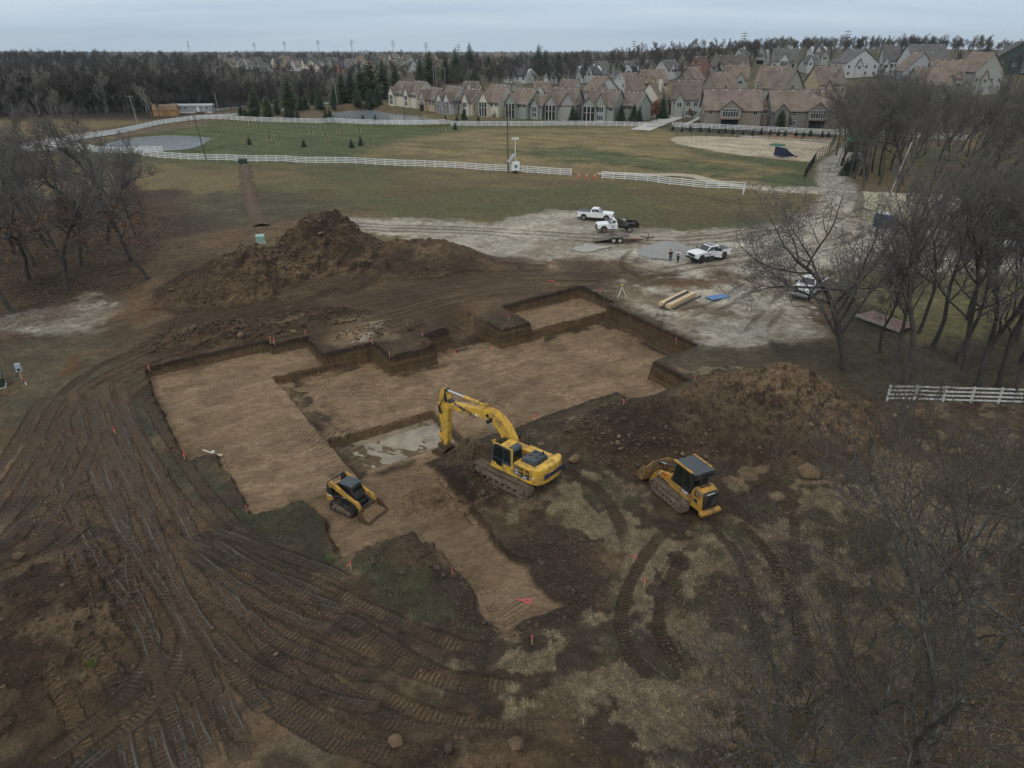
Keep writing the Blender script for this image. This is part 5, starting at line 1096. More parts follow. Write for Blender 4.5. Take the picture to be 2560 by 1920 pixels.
# ------------------------------------------------------------------ people
def skin(name, V, E_, m, parent, sub=1):
    me = bpy.data.meshes.new(name); me.from_pydata([v[:3] for v in V], E_, []); me.materials.append(m)
    o = bpy.data.objects.new(name, me); C.objects.link(o); o.parent = parent
    o.modifiers.new('skin', 'SKIN')
    for i, v in enumerate(V):
        sv = me.skin_vertices[0].data[i]; sv.radius = (v[3], v[4] if len(v) > 4 else v[3]); sv.use_root = (i == 0)
    s = o.modifiers.new('sub', 'SUBSURF'); s.levels = sub; s.render_levels = sub
    return o
M_SKIN = mat('skin', (.42, .25, .18), .55, var=.05)
def person(label, p, rz, top, legs, shoes, hair, h=1.76, vest=None, long_hair=False, stance=.12, holding=True):
    k = h/1.76; t = thing('person', label, 'person', p, rz, sc=k)          # faces +x
    hz = .92
    B = [(0, 0, hz, .13, .15), (0, 0, 1.10, .12, .14), (0.01, 0, 1.30, .13, .17), (0, 0, 1.46, .09, .12), (.01, 0, 1.53, .05, .055), (.025, 0, 1.60, .085, .075), (.02, 0, 1.70, .075, .07)]
    E_ = [(0, 1), (1, 2), (2, 3), (3, 4), (4, 5), (5, 6)]
    ha = []
    for s in (1, -1):
        i = len(B)
        sh, el, wr = (0, .20*s, 1.42), (-.04, .27*s, 1.15), (.20, .13*s, 1.10)
        B += [(*sh, .055), (*el, .045), (*wr, .032), (wr[0]+.07, wr[1]-.02*s, wr[2]+.02, .03)]; E_ += [(3, i), (i, i+1), (i+1, i+2), (i+2, i+3)]; ha.append((sh, el, wr))
        j = len(B); x = stance*s*.6
        B += [(0, .09*s, hz-.06, .095), (.02+x*.5, .10*s, .50, .062), (x, .11*s, .09, .045), (x+.12, .12*s, .04, .04)]; E_ += [(0, j), (j, j+1), (j+1, j+2), (j+2, j+3)]
    body = skin('body', B, E_, M_SKIN, t, 2)
    V = [(0, 0, hz-.06, .16, .185), (0, 0, 1.10, .15, .175), (0, 0, 1.30, .155, .20), (0, 0, 1.46, .11, .15)]; E2 = [(0, 1), (1, 2), (2, 3)]
    for sh, el, wr in ha:
        i = len(V); V += [(*sh, .08), (*el, .065), (*wr, .05)]; E2 += [(3, i), (i, i+1), (i+1, i+2)]
    skin('jacket', V, E2, top, t, 2)
    if vest is not None: skin('vest', [(0, 0, hz, .172, .195), (0, 0, 1.15, .165, .19), (0, 0, 1.38, .16, .19)], [(0, 1), (1, 2)], vest, t, 2)
    V = [(0, 0, hz-.02, .145, .165)]; E3 = []
    for s in (1, -1):
        j = len(V); x = stance*s*.6
        V += [(0, .095*s, hz-.10, .105), (.02+x*.5, .10*s, .50, .078), (x, .11*s, .10, .066)]; E3 += [(0, j), (j, j+1), (j+1, j+2)]
        skin('shoe', [(x-.04, .11*s, .05, .05), (x+.06, .12*s, .045, .05), (x+.15, .125*s, .04, .042)], [(0, 1), (1, 2)], shoes, t, 1)
    skin('trousers', V, E3, legs, t, 2)
    for sh, el, wr in ha:                                   # small separate fingers
        s = 1 if wr[1] > 0 else -1; b = MB()
        for q in range(4): b.tube([(wr[0]+.09, wr[1]-.02*s+(.03-.02*q)*s, wr[2]+.02), (wr[0]+.14, wr[1]-.03*s+(.03-.02*q)*s, wr[2]+.03), (wr[0]+.15, wr[1]-.05*s+(.03-.02*q)*s, wr[2])], .009, 5)
        b.tube([(wr[0]+.06, wr[1]-.04*s, wr[2]+.03), (wr[0]+.10, wr[1]-.07*s, wr[2]+.05)], .010, 5); stuff(b.build('fingers', M_SKIN, t))
    hv = [(-.005, 0, 1.68, .095, .09), (-.015, 0, 1.74, .08, .08)]; he = [(0, 1)]
    if long_hair: hv += [(-.06, 0, 1.58, .06, .075), (-.08, 0, 1.44, .045, .06)]; he += [(0, 2), (2, 3)]
    skin('hair', hv, he, hair, t, 2)
    f = MB()
    for s in (1, -1): f.cyl((.095, .032*s, 1.655), (.108, .032*s, 1.655), .010, n=8)
    f.box(.085, .10, -.03, .03, 1.585, 1.595); stuff(f.build('eyes_and_mouth', M_TRIM, t)); MB().prism([(.09, 1.645), (.125, 1.612), (.09, 1.605)], -.012, .012, 'y').build('nose', M_SKIN, t)
    return t
cb_ = mat('black_cloth', (.014, .014, .016), .85); jn = mat('blue_jeans', (.035, .055, .10), .85, var=.2, scale=20)
person('person in black hooded jacket, blue jeans and white shoes by the gravel heap', G(1675, 655), R(-70), cb_, jn, mat('white_shoes', (.6, .6, .6), .6), mat('dark_hair', (.012, .010, .009), .6), 1.70, long_hair=True)
person('person in dark vest over white sleeves and dark jeans looking at a phone', G(1694, 657), R(-115), mat('white_shirt', (.62, .63, .66), .8), mat('dark_jeans', (.022, .032, .05), .85), mat('brown_boots', (.04, .028, .02), .7), mat('dark_cap', (.02, .02, .025), .7), 1.82, vest=mat('dark_vest', (.02, .022, .026), .85), stance=.35)
# ------------------------------------------------------------------ site props
LUM = mat('pale_lumber', (.58, .44, .27), .7, var=.12, scale=6); PIPE = mat('black_pipe', (.030, .035, .042), .45)
a, b = G(1660, 773), G(1726, 738); d = (b-a); rz = math.atan2(d.y, d.x)
t = thing('lumber_stack', 'stack of pale timber planks on the gravel beside the blue board', 'lumber', (a+b)/2+Vector((0, 0, .02)), rz)
Lh = d.length/2; rs = random.Random(3)
for k in range(3):
    for j in range(5):
        if k == 2 and j in (2,): continue
        dx = rs.uniform(-.12, .12); MB().box(-Lh+dx, Lh+dx*.6, -.75+.30*j, -.465+.30*j, .10+.16*k, .245+.16*k).build('plank', LUM, t)
for xx in (-Lh*.6, Lh*.6): MB().box(xx-.05, xx+.05, -.75, .75, 0, .10).build('bearer', LUM, t)
MB().box(-.02, .02, -.76, .76, .573, .578).build('strap', PIPE, t)
for k, (y0, x0, x1, z, lab) in enumerate(((-.12, -Lh*1.18, Lh*.72, .62, 'black drain pipe on the timber stack, the left one'), (.12, -Lh*1.12, Lh*.82, .62, 'black drain pipe on the timber stack, the right one'), (-1.05, -Lh*.9, Lh*1.15, .10, 'black drain pipe lying on the ground beside the timber stack'))):
    o = thing('drain_pipe', lab, 'pipe', (a+b)/2, rz, 'black drain pipes at the timber stack')
    MB().tube([(x0, y0, z-.38 if (k < 2) else z), (x0*.7, y0, z-.05 if k < 2 else z), (0, y0, z+.03 if k < 2 else z), (x1, y0, z+.03 if k < 2 else z)], .085, 10).build('barrel', PIPE, o)
    rg = MB(); [rg.cyl((x1-.02-q*.12, y0, z+(.03 if k < 2 else 0)), (x1+.03-q*.12, y0, z+(.03 if k < 2 else 0)), .10, n=12) for q in range(2)]; rg.build('socket_ring', PIPE, o)
p = G(1795, 744); t = thing('foam_board', 'blue insulation board lying flat on the gravel', 'board', p+Vector((0, 0, .06)), R(24))
MB().box(-1.35, 1.35, -.65, .65, 0, .05).build('sheet', mat('blue_foam', (.06, .16, .34), .5, var=.1), t); MB().box(-.9, .9, -.05, -.01, .05, .054).build('printed_line', mat('pale_blue', (.22, .30, .42), .6), t)
p = G(1553, 742); t = thing('survey_tripod', 'white legged survey tripod with yellow laser level near the far corner of the pit', 'tripod', p)
for k in range(3):
    th = R(100+120*k); MB().tube([(0, 0, 1.25), (.62*math.cos(th), .62*math.sin(th), 0)], .032, 6).build('leg', mat('white_metal', (.7, .7, .7), .4), t)
MB().cyl((0, 0, 1.2), (0, 0, 1.30), .10, n=12).build('head', M_BLK, t); MB().box(-.11, .11, -.11, .11, 1.30, 1.52).build('laser_level', mat('yellow_case', (.65, .45, .03), .4), t, bevel=.03)
# stakes with ribbons
M_STK = mat('stake_wood', (.45, .34, .20), .8); M_PINK = mat('pink_ribbon', (.80, .09, .12), .6, var=.1)
SP = [(374,926,'at the left corner of the left cut'), (676,856,'behind the left cut, first of the close pair'), (686,860,'behind the left cut, second of the close pair'), (764,840,'at the far corner of the left cut'), (931,858,'at the inner corner of the first bank'), (974,893,'on the tip of the first earth bank'), (1056,842,'beside the second bank'), (1272,800,'on the earth peninsula'), (1312,790,'beside the upper shelf'), (1500,735,'at the far corner of the shelf'), (1690,857,'at the right corner of the pit'), (1736,955,'on the right bank above the pit'), (1558,1016,'on the near rim of the pit'), (1338,1053,'on the near rim behind the excavator boom'), (462,1146,'at the near left corner of the left cut'), (617,1283,'at the near end of the left cut'), (288,1084,'on the track covered ground at the left'), (1584,1408,'on the grass below the loader'), (878,1424,'by the green tuft below the compact loader'), (1130,1440,'left of the trench cut'), (1230,842+38,'on the main pit floor by the bank'), (1380,668,'in the churned soil beyond the pit'), (1610,1468,'in the straw near the bottom right'), (1330,1612,'below the end of the trench')]
for k, (u, v, w) in enumerate(SP):
    t = thing('survey_stake', 'wooden survey stake with pink ribbon '+w, 'stake', G(u, v), rs.uniform(0, 6), 'survey stakes round the excavation')
    MB().box(-.03, .03, -.012, .012, -.1, .62).build('stake', M_STK, t); MB().box(-.034, .034, -.02, .02, .42, .63).build('ribbon', M_PINK, t); MB().hexa([(.0, .015, .40), (.06, .015, .40), (.06, .03, .40), (0, .03, .40)], [(.1, .1, .28), (.2, .12, .28), (.2, .13, .28), (.1, .11, .28)]).build('ribbon_tail', M_PINK, t)
for u, v, w in ((1381, 703, 'on the soil beyond the pit'), (1320, 1504, 'in the bottom of the trench'), (1135, 880, 'on the pit floor')):
    p = G(u, v); n = 14; t = thing('marking_ring', 'pink marker ribbon coil '+w, 'ribbon', p+Vector((0, 0, .05)), 0)
    MB().tube([(.17*math.cos(2*math.pi*k/n), .15*math.sin(2*math.pi*k/n), .02*math.sin(5*k)) for k in range(n+1)], .03, 6).build('coil', M_PINK, t); MB().tube([(-.17, 0, 0), (-.4, .07, .02), (-.6, .1, 0)], .03, 5).build('loose_end', M_PINK, t)
a, b = G(509, 1130), G(551, 1143); d = b-a; t = thing('plastic_pipe', 'pale plastic pipe lying at the edge of the left cut', 'pipe', (a+b)/2+Vector((0, 0, .14)), math.atan2(d.y, d.x))
pv = mat('pale_plastic_pipe', (.62, .60, .48), .5); MB().tube([(-d.length/2, 0, 0), (d.length/2, 0, .03)], .055, 8).build('pipe', pv, t); MB().tube([(d.length/2, -.02, .03), (d.length/2+.12, .12, .06)], .06, 8).build('elbow', pv, t); MB().hexa([(-.2, .1, 0), (.1, .1, 0), (.1, .3, 0), (-.2, .3, 0)], [(-.15, .12, .08), (.08, .1, .06), (.1, .26, .05), (-.16, .3, .07)]).build('wrapper', mat('pale_wrapper', (.45, .52, .55), .4), t)
# gravel heap
p = G(1700, 640); n, m_ = 40, 14; v = []; f = []
for i in range(m_):
    for j in range(n):
        q = i/(m_-1); th = 2*math.pi*j/n; rr = q*(1+.08*math.sin(3*th+1)); v.append((4.3*rr*math.cos(th), 2.9*rr*math.sin(th), 1.75*(.55*max(0, 1-q)+.45*(1-q*q))*(1+.10*math.sin(4*th+.5)*q)-.05+rs.uniform(-.06, .06)*q))
for i in range(m_-1):
    for j in range(n): a_, b_ = i*n+j, i*n+(j+1) % n; f.append((a_, b_, b_+n, a_+n))
o = MB().add(v, f).build('gravel_heap', mat('grey_gravel', (.27, .27, .265), .9, var=.55, scale=14, bump=.8, bscale=18), None, smooth=True); o.location = p+Vector((-1.5, 1.6, 0)); tag(o, 'heap of grey crushed stone behind the two people', 'gravel heap')
# cabinets and boxes
def cabinet(name, label, cat, p, w, d, h, m, rz=0):
    t = thing(name, label, cat, p, rz); MB().box(-w/2, w/2, -d/2, d/2, .06, h).build('cabinet', m, t, bevel=.04); MB().hexa([(-w/2-.05, -d/2-.05, h), (w/2+.05, -d/2-.05, h), (w/2+.05, d/2+.05, h), (-w/2-.05, d/2+.05, h)], [(-w/2, -d/2+.25, h+.12), (w/2, -d/2+.25, h+.12), (w/2, d/2, h+.16), (-w/2, d/2, h+.16)]).build('lid', m, t, bevel=.03); MB().box(-w/2-.1, w/2+.1, -d/2-.1, d/2+.1, -.1, .06).build('pad', M_CONC, t); MB().box(-.02, .02, -d/2-.02, -d/2, .3, .5).build('handle', M_BLK, t); return t
cabinet('transformer_box', 'mint green transformer box beside the tall soil heap', 'transformer', Vector((*Gb(652, 606), float(zbase(*Gb(652, 606))))), 1.15, 1.0, .95, mat('mint_paint', (.24, .42, .36), .5), R(20))
cabinet('utility_cabinet', 'dark green utility cabinet in front of the white fence', 'cabinet', G(608, 411), 1.7, 1.4, 1.2, mat('dark_green_paint', (.018, .045, .028), .5))
cabinet('utility_cabinet', 'dark green utility cabinet cut off by the left edge', 'cabinet', G(-4, 968), 1.0, .9, .9, mat('dark_green_paint', (.018, .045, .028), .5), R(30))
p = G(55, 948); t = thing('meter_pedestal', 'grey electric meter box on a post at the left edge', 'meter box', p, R(25))
MB().box(-.05, .05, -.05, .05, 0, 1.2).build('post', M_STK, t); mb = MB().box(-.22, .22, -.14, .10, .75, 1.55).build('box', mat('pale_grey_paint', (.36, .42, .48), .45), t, bevel=.03); MB().cyl((0, -.14, 1.0), (0, -.20, 1.0), .12, n=14).build('meter', M_CARGL, mb); MB().tube([(-.1, 0, .75), (-.3, .1, .3), (-1.4, .4, .12), (-2.2, .6, .2)], .035, 6).build('cable', M_HOSE, t)
t = thing('survey_stake', 'red and white painted stake beside the meter box', 'stake', G(66, 963)); MB().box(-.04, .04, -.02, .02, 0, .35).build('stake', mat('white_metal', (.7, .7, .7), .4), t); MB().box(-.042, .042, -.022, .022, .35, .65).build('painted_top', M_RED, t)
# rusty steel deck under the oak
a, b = G(2165, 800), G(2232, 838); p = (G(2178, 778)+G(2215, 838)+G(2250, 838)+G(2205, 782))/4
t = thing('steel_deck', 'rusty red flatbed deck lying under the bare trees', 'deck', p+Vector((0, 0, .3)), R(-62)); rm = mat('rusty_red', (.16, .075, .06), .85, var=.35, scale=2, dirt=(.20, .15, .12), damt=.5)
MB().box(-2.6, 2.6, -1.25, 1.25, -.02, .04).build('plate', rm, t)
for s in (1.25, -1.25): MB().box(-2.6, 2.6, s-.06, s+.06, -.22, .055).build('side_rail', mat('weathered_grey', (.33, .29, .25), .85, var=.3, scale=5), t)
for xx in (-2.4, -1.2, 0, 1.2, 2.4): MB().box(xx-.05, xx+.05, -1.2, 1.2, -.3, -.02).build('crossmember', M_BLK, t)
# camera / light trailer by the near fence
p = G(1288, 432); t = thing('surveillance_trailer', 'white mobile camera trailer with tall mast and solar panels by the white fence', 'trailer', p, R(15)); wm = mat('trailer_white', (.74, .75, .76), .4)
MB().box(-.9, .9, -.6, .6, .5, 2.3).build('cabinet', wm, t, bevel=.05); MB().cyl((0, 0, 2.3), (0, 0, 7.2), .11, .06, n=10).build('mast', wm, t)
hd_ = MB().box(-.75, .75, -.06, .06, 7.2, 7.35).build('camera_bar', wm, t)
for xx in (-.65, -.2, .25, .65): MB().cyl((xx, -.15, 7.0), (xx, .15, 7.2), .13, n=10).build('camera', wm, hd_)
for s in (1, -1): MB().cyl((-.1, s*.65, .32), (-.1, s*.85, .32), .32, n=16).build('wheel', M_TYRE, t)
for k in range(2): MB().hexa([(-1.6, -.9+k*1.0, 2.4), (-.2, -.9+k*1.0, 4.0), (-.2, .0+k*1.0, 4.0), (-1.6, .0+k*1.0, 2.4)], [(-1.57, -.9+k*1.0, 2.36), (-.16, -.9+k*1.0, 3.96), (-.16, .0+k*1.0, 3.96), (-1.57, .0+k*1.0, 2.36)]).build('solar_panel', mat('solar_cells', (.30, .33, .37), .3), t)
MB().prism([(-.35, 1.7), (.35, 1.7), (.3, 1.3), (0, 1.0), (-.3, 1.3)], -.608, -.60, 'y').build('shield_emblem', mat('emblem_green', (.02, .16, .09), .5), t); MB().tube([(.9, 0, .5), (2.2, 0, .45)], .06, 6).build('drawbar', wm, t)
for u, v, w in ((1447, 443, 'left'), (1467, 444, 'middle'), (1487, 445, 'right')):
    t = thing('traffic_cone', 'orange traffic cone in the fence gap, the %s one of three' % w, 'cone', G(u, v), 0, 'traffic cones in the fence gap'); MB().cyl((0, 0, .04), (0, 0, .95), .22, .05, n=12).build('cone', mat('cone_orange', (.75, .12, .02), .5), t); MB().box(-.28, .28, -.28, .28, 0, .04).build('base', MATS['cone_orange'], t); MB().cyl((0, 0, .5), (0, 0, .68), .14, .10, n=12).build('reflective_band', M_WHT, t)
# poles and wires
M_POLE = mat('pole_wood', (.075, .062, .052), .85, var=.2, scale=2); M_POLEG = mat('grey_pole', (.24, .24, .24), .7)
POLES = {}
def pole(key, u, v, h, label, lean=0.0, arms=1, m=M_POLE, r=.15):
    p = G(u, v); t = thing('utility_pole', label, 'utility pole', p); MB().tube([(0, 0, -.3), (lean, 0, h)], [r, r*.7], 10).build('pole', m, t)
    for k in range(arms): MB().box(lean*.93-1.1, lean*.93+1.1, -.06, .06, h-.5-.9*k, h-.36-.9*k).build('crossarm', m, t)
    POLES[key] = (Vector((p.x+lean, p.y, p.z+h-.3)), t); return t
pole('a', 517, 402, 10.5, 'dark leaning utility pole in front of the white fence at the left', -1.2, 0); pole('b', 1270, 430, 11.2, 'dark straight utility pole in front of the near fence', -.1, 0)
pole('c', 345, 312, 9.0, 'wooden utility pole beside the road at the far left', -.8, 1, M_POLEG); pole('d', 441, 277, 8.5, 'wooden utility pole by the mobile home', -.5, 0, M_POLEG); pole('e', 547, 282, 7.0, 'pale utility pole right of the mobile home', -.4, 0, M_POLEG); pole('f', 637, 262, 7, 'thin pole with a small transformer at the wood edge', -.2, 1, M_POLEG)
pole('g', 845, 263, 10, 'pale leaning pole in front of the spruces', -1.0, 1, M_POLEG); pole('h', 964, 225, 9.5, 'pale pole behind the leftmost villa', -.5, 1, M_POLEG); pole('i', 1085, 222, 10.5, 'pale pole, left one of the close pair behind the villas', 0, 1, M_POLEG); pole('j', 1091, 222, 10.5, 'pale pole, right one of the close pair behind the villas', 0, 1, M_POLEG); pole('k', 1113, 218, 9, 'pale pole right of the close pair behind the villas', 0, 1, M_POLEG)
pole('l', 2090, 420, 10, 'grey leaning pole beside the ball field path', 1.8, 0, M_POLEG); pole('m', 2210, 520, 11, 'thin white leaning pole among the bare trees', 2.2, 0, mat('white_metal', (.7, .7, .7), .4), .07)
def wire(label, P0, P1, sag=1.2, r=.03, cat='wire'):
    o = MB().tube([P0.lerp(P1, k/16)-Vector((0, 0, sag*4*(k/16)*(1-k/16))) for k in range(17)], r, 4).build('overhead_wire', M_HOSE); tag(o, label, cat, 'overhead wires'); return o
A_, B_ = POLES['a'][0], POLES['b'][0]; lowB = B_-Vector((0, 0, 6.2))
wire('dark wire from the leaning pole to the straight pole', A_-Vector((0, 0, 2.5)), lowB, 1.0, .035); wire('dark wire from the straight pole to the right edge', lowB, Vector((95, 112, 4.8)), .8, .035)
wire('thin wire running right beyond the ball field grass', Vector((20, 172, 6.0)), Vector((100, 128, 7)), 1.2, .02); wire('wire from the leaning pole towards the left trees', A_-Vector((0, 0, 2.5)), Vector((-125, 150, 9)), 1.2, .03)
wire('wire from the roadside pole to the left edge', POLES['c'][0], Vector((-215, 235, 10)), 1.5, .035); wire('wire from the roadside pole to the mobile home pole', POLES['c'][0], POLES['d'][0], 1.2, .03); wire('wire from the mobile home pole to the pale pole', POLES['d'][0], POLES['e'][0], 1, .03); wire('wire from the pale pole to the wood edge', POLES['e'][0], POLES['f'][0], .8, .03); wire('wire in front of the spruces', POLES['g'][0], POLES['h'][0], 1.2, .035)
# far power line masts
for k, (u, vt, vb, y) in enumerate(((473,101,128,900),(637,106,125,1100),(712,102,122,1100),(796,99,120,1100),(880,98,125,1000),(984,100,135,950),(1066,104,138,900),(1147,109,145,850),(1352,113,150,800),(1583,99,138,800),(1858,78,118,640),(2110,73,118,600))):
    d_ = ray(u, vb); q = y/d_[1]; x = d_[0]*q; zb_ = HC+d_[2]*q; d2 = ray(u, vt); zt = HC+d2[2]*(y/d2[1]); h = zt-zb_
    w = ['lattice cell mast on the left skyline'][0] if k == 0 else 'tall power line mast on the skyline, number %d from the left' % k
    if k: w = 'tall power line mast on the skyline, ' + ['', 'first from the left', 'second from the left', 'third from the left', 'fourth from the left', 'fifth from the left', 'sixth from the left', 'seventh from the left', 'standing over the middle houses', 'fourth from the right', 'third from the right', 'second from the right above the grey roof'][k] if k < 11 else 'tall leaning power line mast nearest the right edge'
    t = thing('power_mast', w, 'power mast', (x, y, zb_-12), 0, 'power line masts on the skyline'); r = .32*y/900
    ln = .10*h if u > 1900 else 0
    MB().tube([(0, 0, 0), (ln, 0, h+12)], [r*1.3, r*.6], 8).build('mast', mat('grey_steel_mast', (.20, .21, .22), .6), t)
    for a_ in range(3 if k else 4): MB().box(ln*.95-(2.4 if k else 1.0), ln*.95+(2.4 if k else 1.0), -.3, .3, h+12-2-a_*(h*.16), h+12-1.5-a_*(h*.16)).build('crossarm', MATS['grey_steel_mast'], t)

# ------------------------------------------------------------------ fences
M_FENCE = mat('white_fence', (.74, .75, .76), .6, var=.06, scale=.6, dirt=(.42, .42, .38), damt=.12, dscale=.5)
M_FENCEW = mat('weathered_white_fence', (.58, .585, .58), .7, var=.15, scale=3, dirt=(.24, .24, .21), damt=.40, dscale=4)
def fence(name, label, pts, hgt=1.37, gap=2.6, rails=4, m=M_FENCE, pw=.13, rail_h=.15, group=None, straight=False, rail_parts=False):
    L = proj(pts) if straight else smooth_line(proj(pts), 6); seg = np.r_[0, np.cumsum(np.linalg.norm(np.diff(L, axis=0), axis=1))]
    n = max(2, int(round(seg[-1]/gap))+1); s = np.linspace(0, seg[-1], n); Q = np.stack([np.interp(s, seg, L[:, 0]), np.interp(s, seg, L[:, 1])], 1); zz = height(Q[:, 0], Q[:, 1])
    o0 = Vector((Q[0, 0], Q[0, 1], zz[0])); t = thing(name, label, 'fence', o0, 0, group)
    pm_ = MB().box(-pw/2, pw/2, -pw/2, pw/2, -.2, hgt+.05).hexa([(-pw*.6, -pw*.6, hgt+.05), (pw*.6, -pw*.6, hgt+.05), (pw*.6, pw*.6, hgt+.05), (-pw*.6, pw*.6, hgt+.05)], [(-.02, -.02, hgt+.12), (.02, -.02, hgt+.12), (.02, .02, hgt+.12), (-.02, .02, hgt+.12)]).mesh('post'); pm_.materials.append(m)
    for i in range(n): o = link('post', pm_, t, (Q[i, 0]-o0.x, Q[i, 1]-o0.y, zz[i]-o0.z)); 
    for k in range(rails):
        z = hgt*(.16+.80*k/(rails-1))
        if rail_parts:
            for i in range(n-1):
                a = Vector((Q[i, 0]-o0.x, Q[i, 1]-o0.y, zz[i]-o0.z+z)); b = Vector((Q[i+1, 0]-o0.x, Q[i+1, 1]-o0.y, zz[i+1]-o0.z+z)); d = b-a
                M = Matrix.Translation((a+b)/2) @ d.to_track_quat('X', 'Z').to_matrix().to_4x4(); MB().box(-d.length/2-.03, d.length/2+.03, -.03, .03, -rail_h/2, rail_h/2, M).build('rail', m, t)
        else:
            v = []; f = []
            for i in range(n):
                x, y, h0 = Q[i, 0]-o0.x, Q[i, 1]-o0.y, zz[i]-o0.z+z; tg = Q[min(i+1, n-1)]-Q[max(i-1, 0)]; tg = tg/np.linalg.norm(tg); nx_, ny_ = -tg[1]*.03, tg[0]*.03
                v += [(x-nx_, y-ny_, h0-rail_h/2), (x+nx_, y+ny_, h0-rail_h/2), (x+nx_, y+ny_, h0+rail_h/2), (x-nx_, y-ny_, h0+rail_h/2)]
            for i in range(n-1):
                a = 4*i; f += [(a+q, a+(q+1) % 4, a+4+(q+1) % 4, a+4+q) for q in range(4)]
            MB().add(v, f).build('rail', m, t)
    return t
fence('rail_fence', 'weathered white four rail fence below the bare trees at the right', [(2217,1001),(2279,1001),(2349,1005),(2412,1007),(2480,1008),(2550,1011),(2640,1016)], 1.38, 2.35, 4, M_FENCEW, .14, .14, rail_parts=True)
fence('rail_fence', 'long white rail fence across the near side of the field', [(60,376),(200,378),(300,386),(360,390),(480,400),(620,403),(850,408),(1000,414),(1180,423),(1300,431),(1428,437)], 1.4, 2.45, 4)
fence('rail_fence', 'short white rail fence right of the cone gap', [(1505,446),(1600,453),(1700,463),(1860,476)], 1.4, 2.45, 4); fence('rail_fence', 'end wing of the short white fence beside the gravel track', [(1862,476),(1857,486)], 1.4, 1.6, 4, straight=True)
fence('rail_fence', 'white rail fence along the far road left of the pond', [(60,372),(180,352),(300,334),(400,312),(500,299),(550,298)], 1.4, 2.45, 4)
fence('rail_fence', 'long white rail fence in front of the villas', [(552,298),(650,304),(800,308),(950,313),(1100,314),(1280,315),(1450,314),(1618,317)], 1.4, 2.45, 4)
fence('rail_fence', 'white rail fence behind the ball field', [(1680,318),(1760,321),(1880,327),(2000,333),(2110,338),(2250,342),(2420,352)], 1.4, 2.45, 4)
fence('rail_fence', 'white rail fence spur beside the oval pond', [(120,372),(250,374),(340,381),(408,385)], 1.35, 2.3, 4)
M_BF = mat('black_fence', (.012, .012, .013), .6)
fence('chain_fence', 'tall black fence behind the ball field infield', [(1690,341),(1790,344),(1900,347),(2000,351),(2085,354)], 2.4, 4.2, 2, M_BF, .09, .05)
fence('chain_fence', 'black fence along the right side of the ball field', [(2087,358),(2070,383),(2040,400)], 2.2, 3.0, 3, M_BF, .09, .05, straight=True); fence('chain_fence', 'long low black slatted fence running down to the grass', [(2037,402),(2010,447)], 1.9, .55, 3, M_BF, .10, .06, straight=True)
fence('entrance_gate', 'black ornamental gate across the street opening', [(1618,318),(1648,319),(1678,319)], 1.5, .6, 2, M_BF, .06, .06, straight=True)
# batting cage, mound mat, dugout
p = G(1962, 392); t = thing('batting_cage', 'dark blue wheeled batting cage on the sand infield', 'batting cage', p, R(20), sc=.8); nv = mat('navy_net', (.012, .022, .055), .8)
for s in (1, -1):
    MB().tube([(-2.6, s*2.3, .3), (2.4, s*2.3, .3), (2.2, s*2.3, 1.2), (-2.3, s*2.2, 3.0)], .06, 6).build('side_frame', M_RIM, t); MB().prism([(-2.5, .35), (2.2, .35), (-2.25, 2.85)], s*2.25-.02, s*2.25+.02, 'y').build('side_net', nv, t); MB().cyl((2.3, s*2.3-.1, .3), (2.3, s*2.3+.1, .3), .3, n=14).build('wheel', M_TYRE, t)
MB().hexa([(-2.5, -2.2, .35), (-2.45, -2.2, .35), (-2.45, 2.2, .35), (-2.5, 2.2, .35)], [(-2.32, -2.2, 2.9), (-2.27, -2.2, 2.9), (-2.27, 2.2, 2.9), (-2.32, 2.2, 2.9)]).build('back_net', nv, t); MB().tube([(-2.3, -2.25, 3.0), (-2.3, 2.25, 3.0)], .06, 6).build('top_bar', M_RIM, t); MB().hexa([(-2.3, -2.2, 2.9), (-.6, -2.2, 2.3), (-.6, 2.2, 2.3), (-2.3, 2.2, 2.9)], [(-2.3, -2.2, 2.95), (-.6, -2.2, 2.35), (-.6, 2.2, 2.35), (-2.3, 2.2, 2.95)]).build('top_net', nv, t)
p = G(1943, 362); o = MB().prism([(2.2*math.cos(2*math.pi*k/20), 2.0*math.sin(2*math.pi*k/20)) for k in range(20)], 0, .12, 'z').build('mound_cover', mat('green_turf', (.01, .14, .07), .8), None, bevel=.05); o.location = p; tag(o, 'round green pitching mound cover on the sand infield', 'mound cover')
p = G(2140, 378); t = thing('dugout', 'dark ball field dugout with bright green roof among the trees', 'dugout', p, R(-8)); gm_ = mat('dugout_green', (.015, .20, .07), .5)
MB().box(-2.2, 2.2, -1.2, 1.2, 0, 2.6).build('walls', mat('dugout_dark', (.03, .035, .04), .8), t); MB().hexa([(-2.6, -1.7, 2.6), (2.6, -1.7, 2.6), (2.6, 1.5, 3.3), (-2.6, 1.5, 3.3)], [(-2.6, -1.7, 2.7), (2.6, -1.7, 2.7), (2.6, 1.5, 3.4), (-2.6, 1.5, 3.4)]).build('roof', gm_, t); MB().box(-1.9, 1.9, -1.22, -1.2, .9, 2.2).build('opening', M_BLK, t)
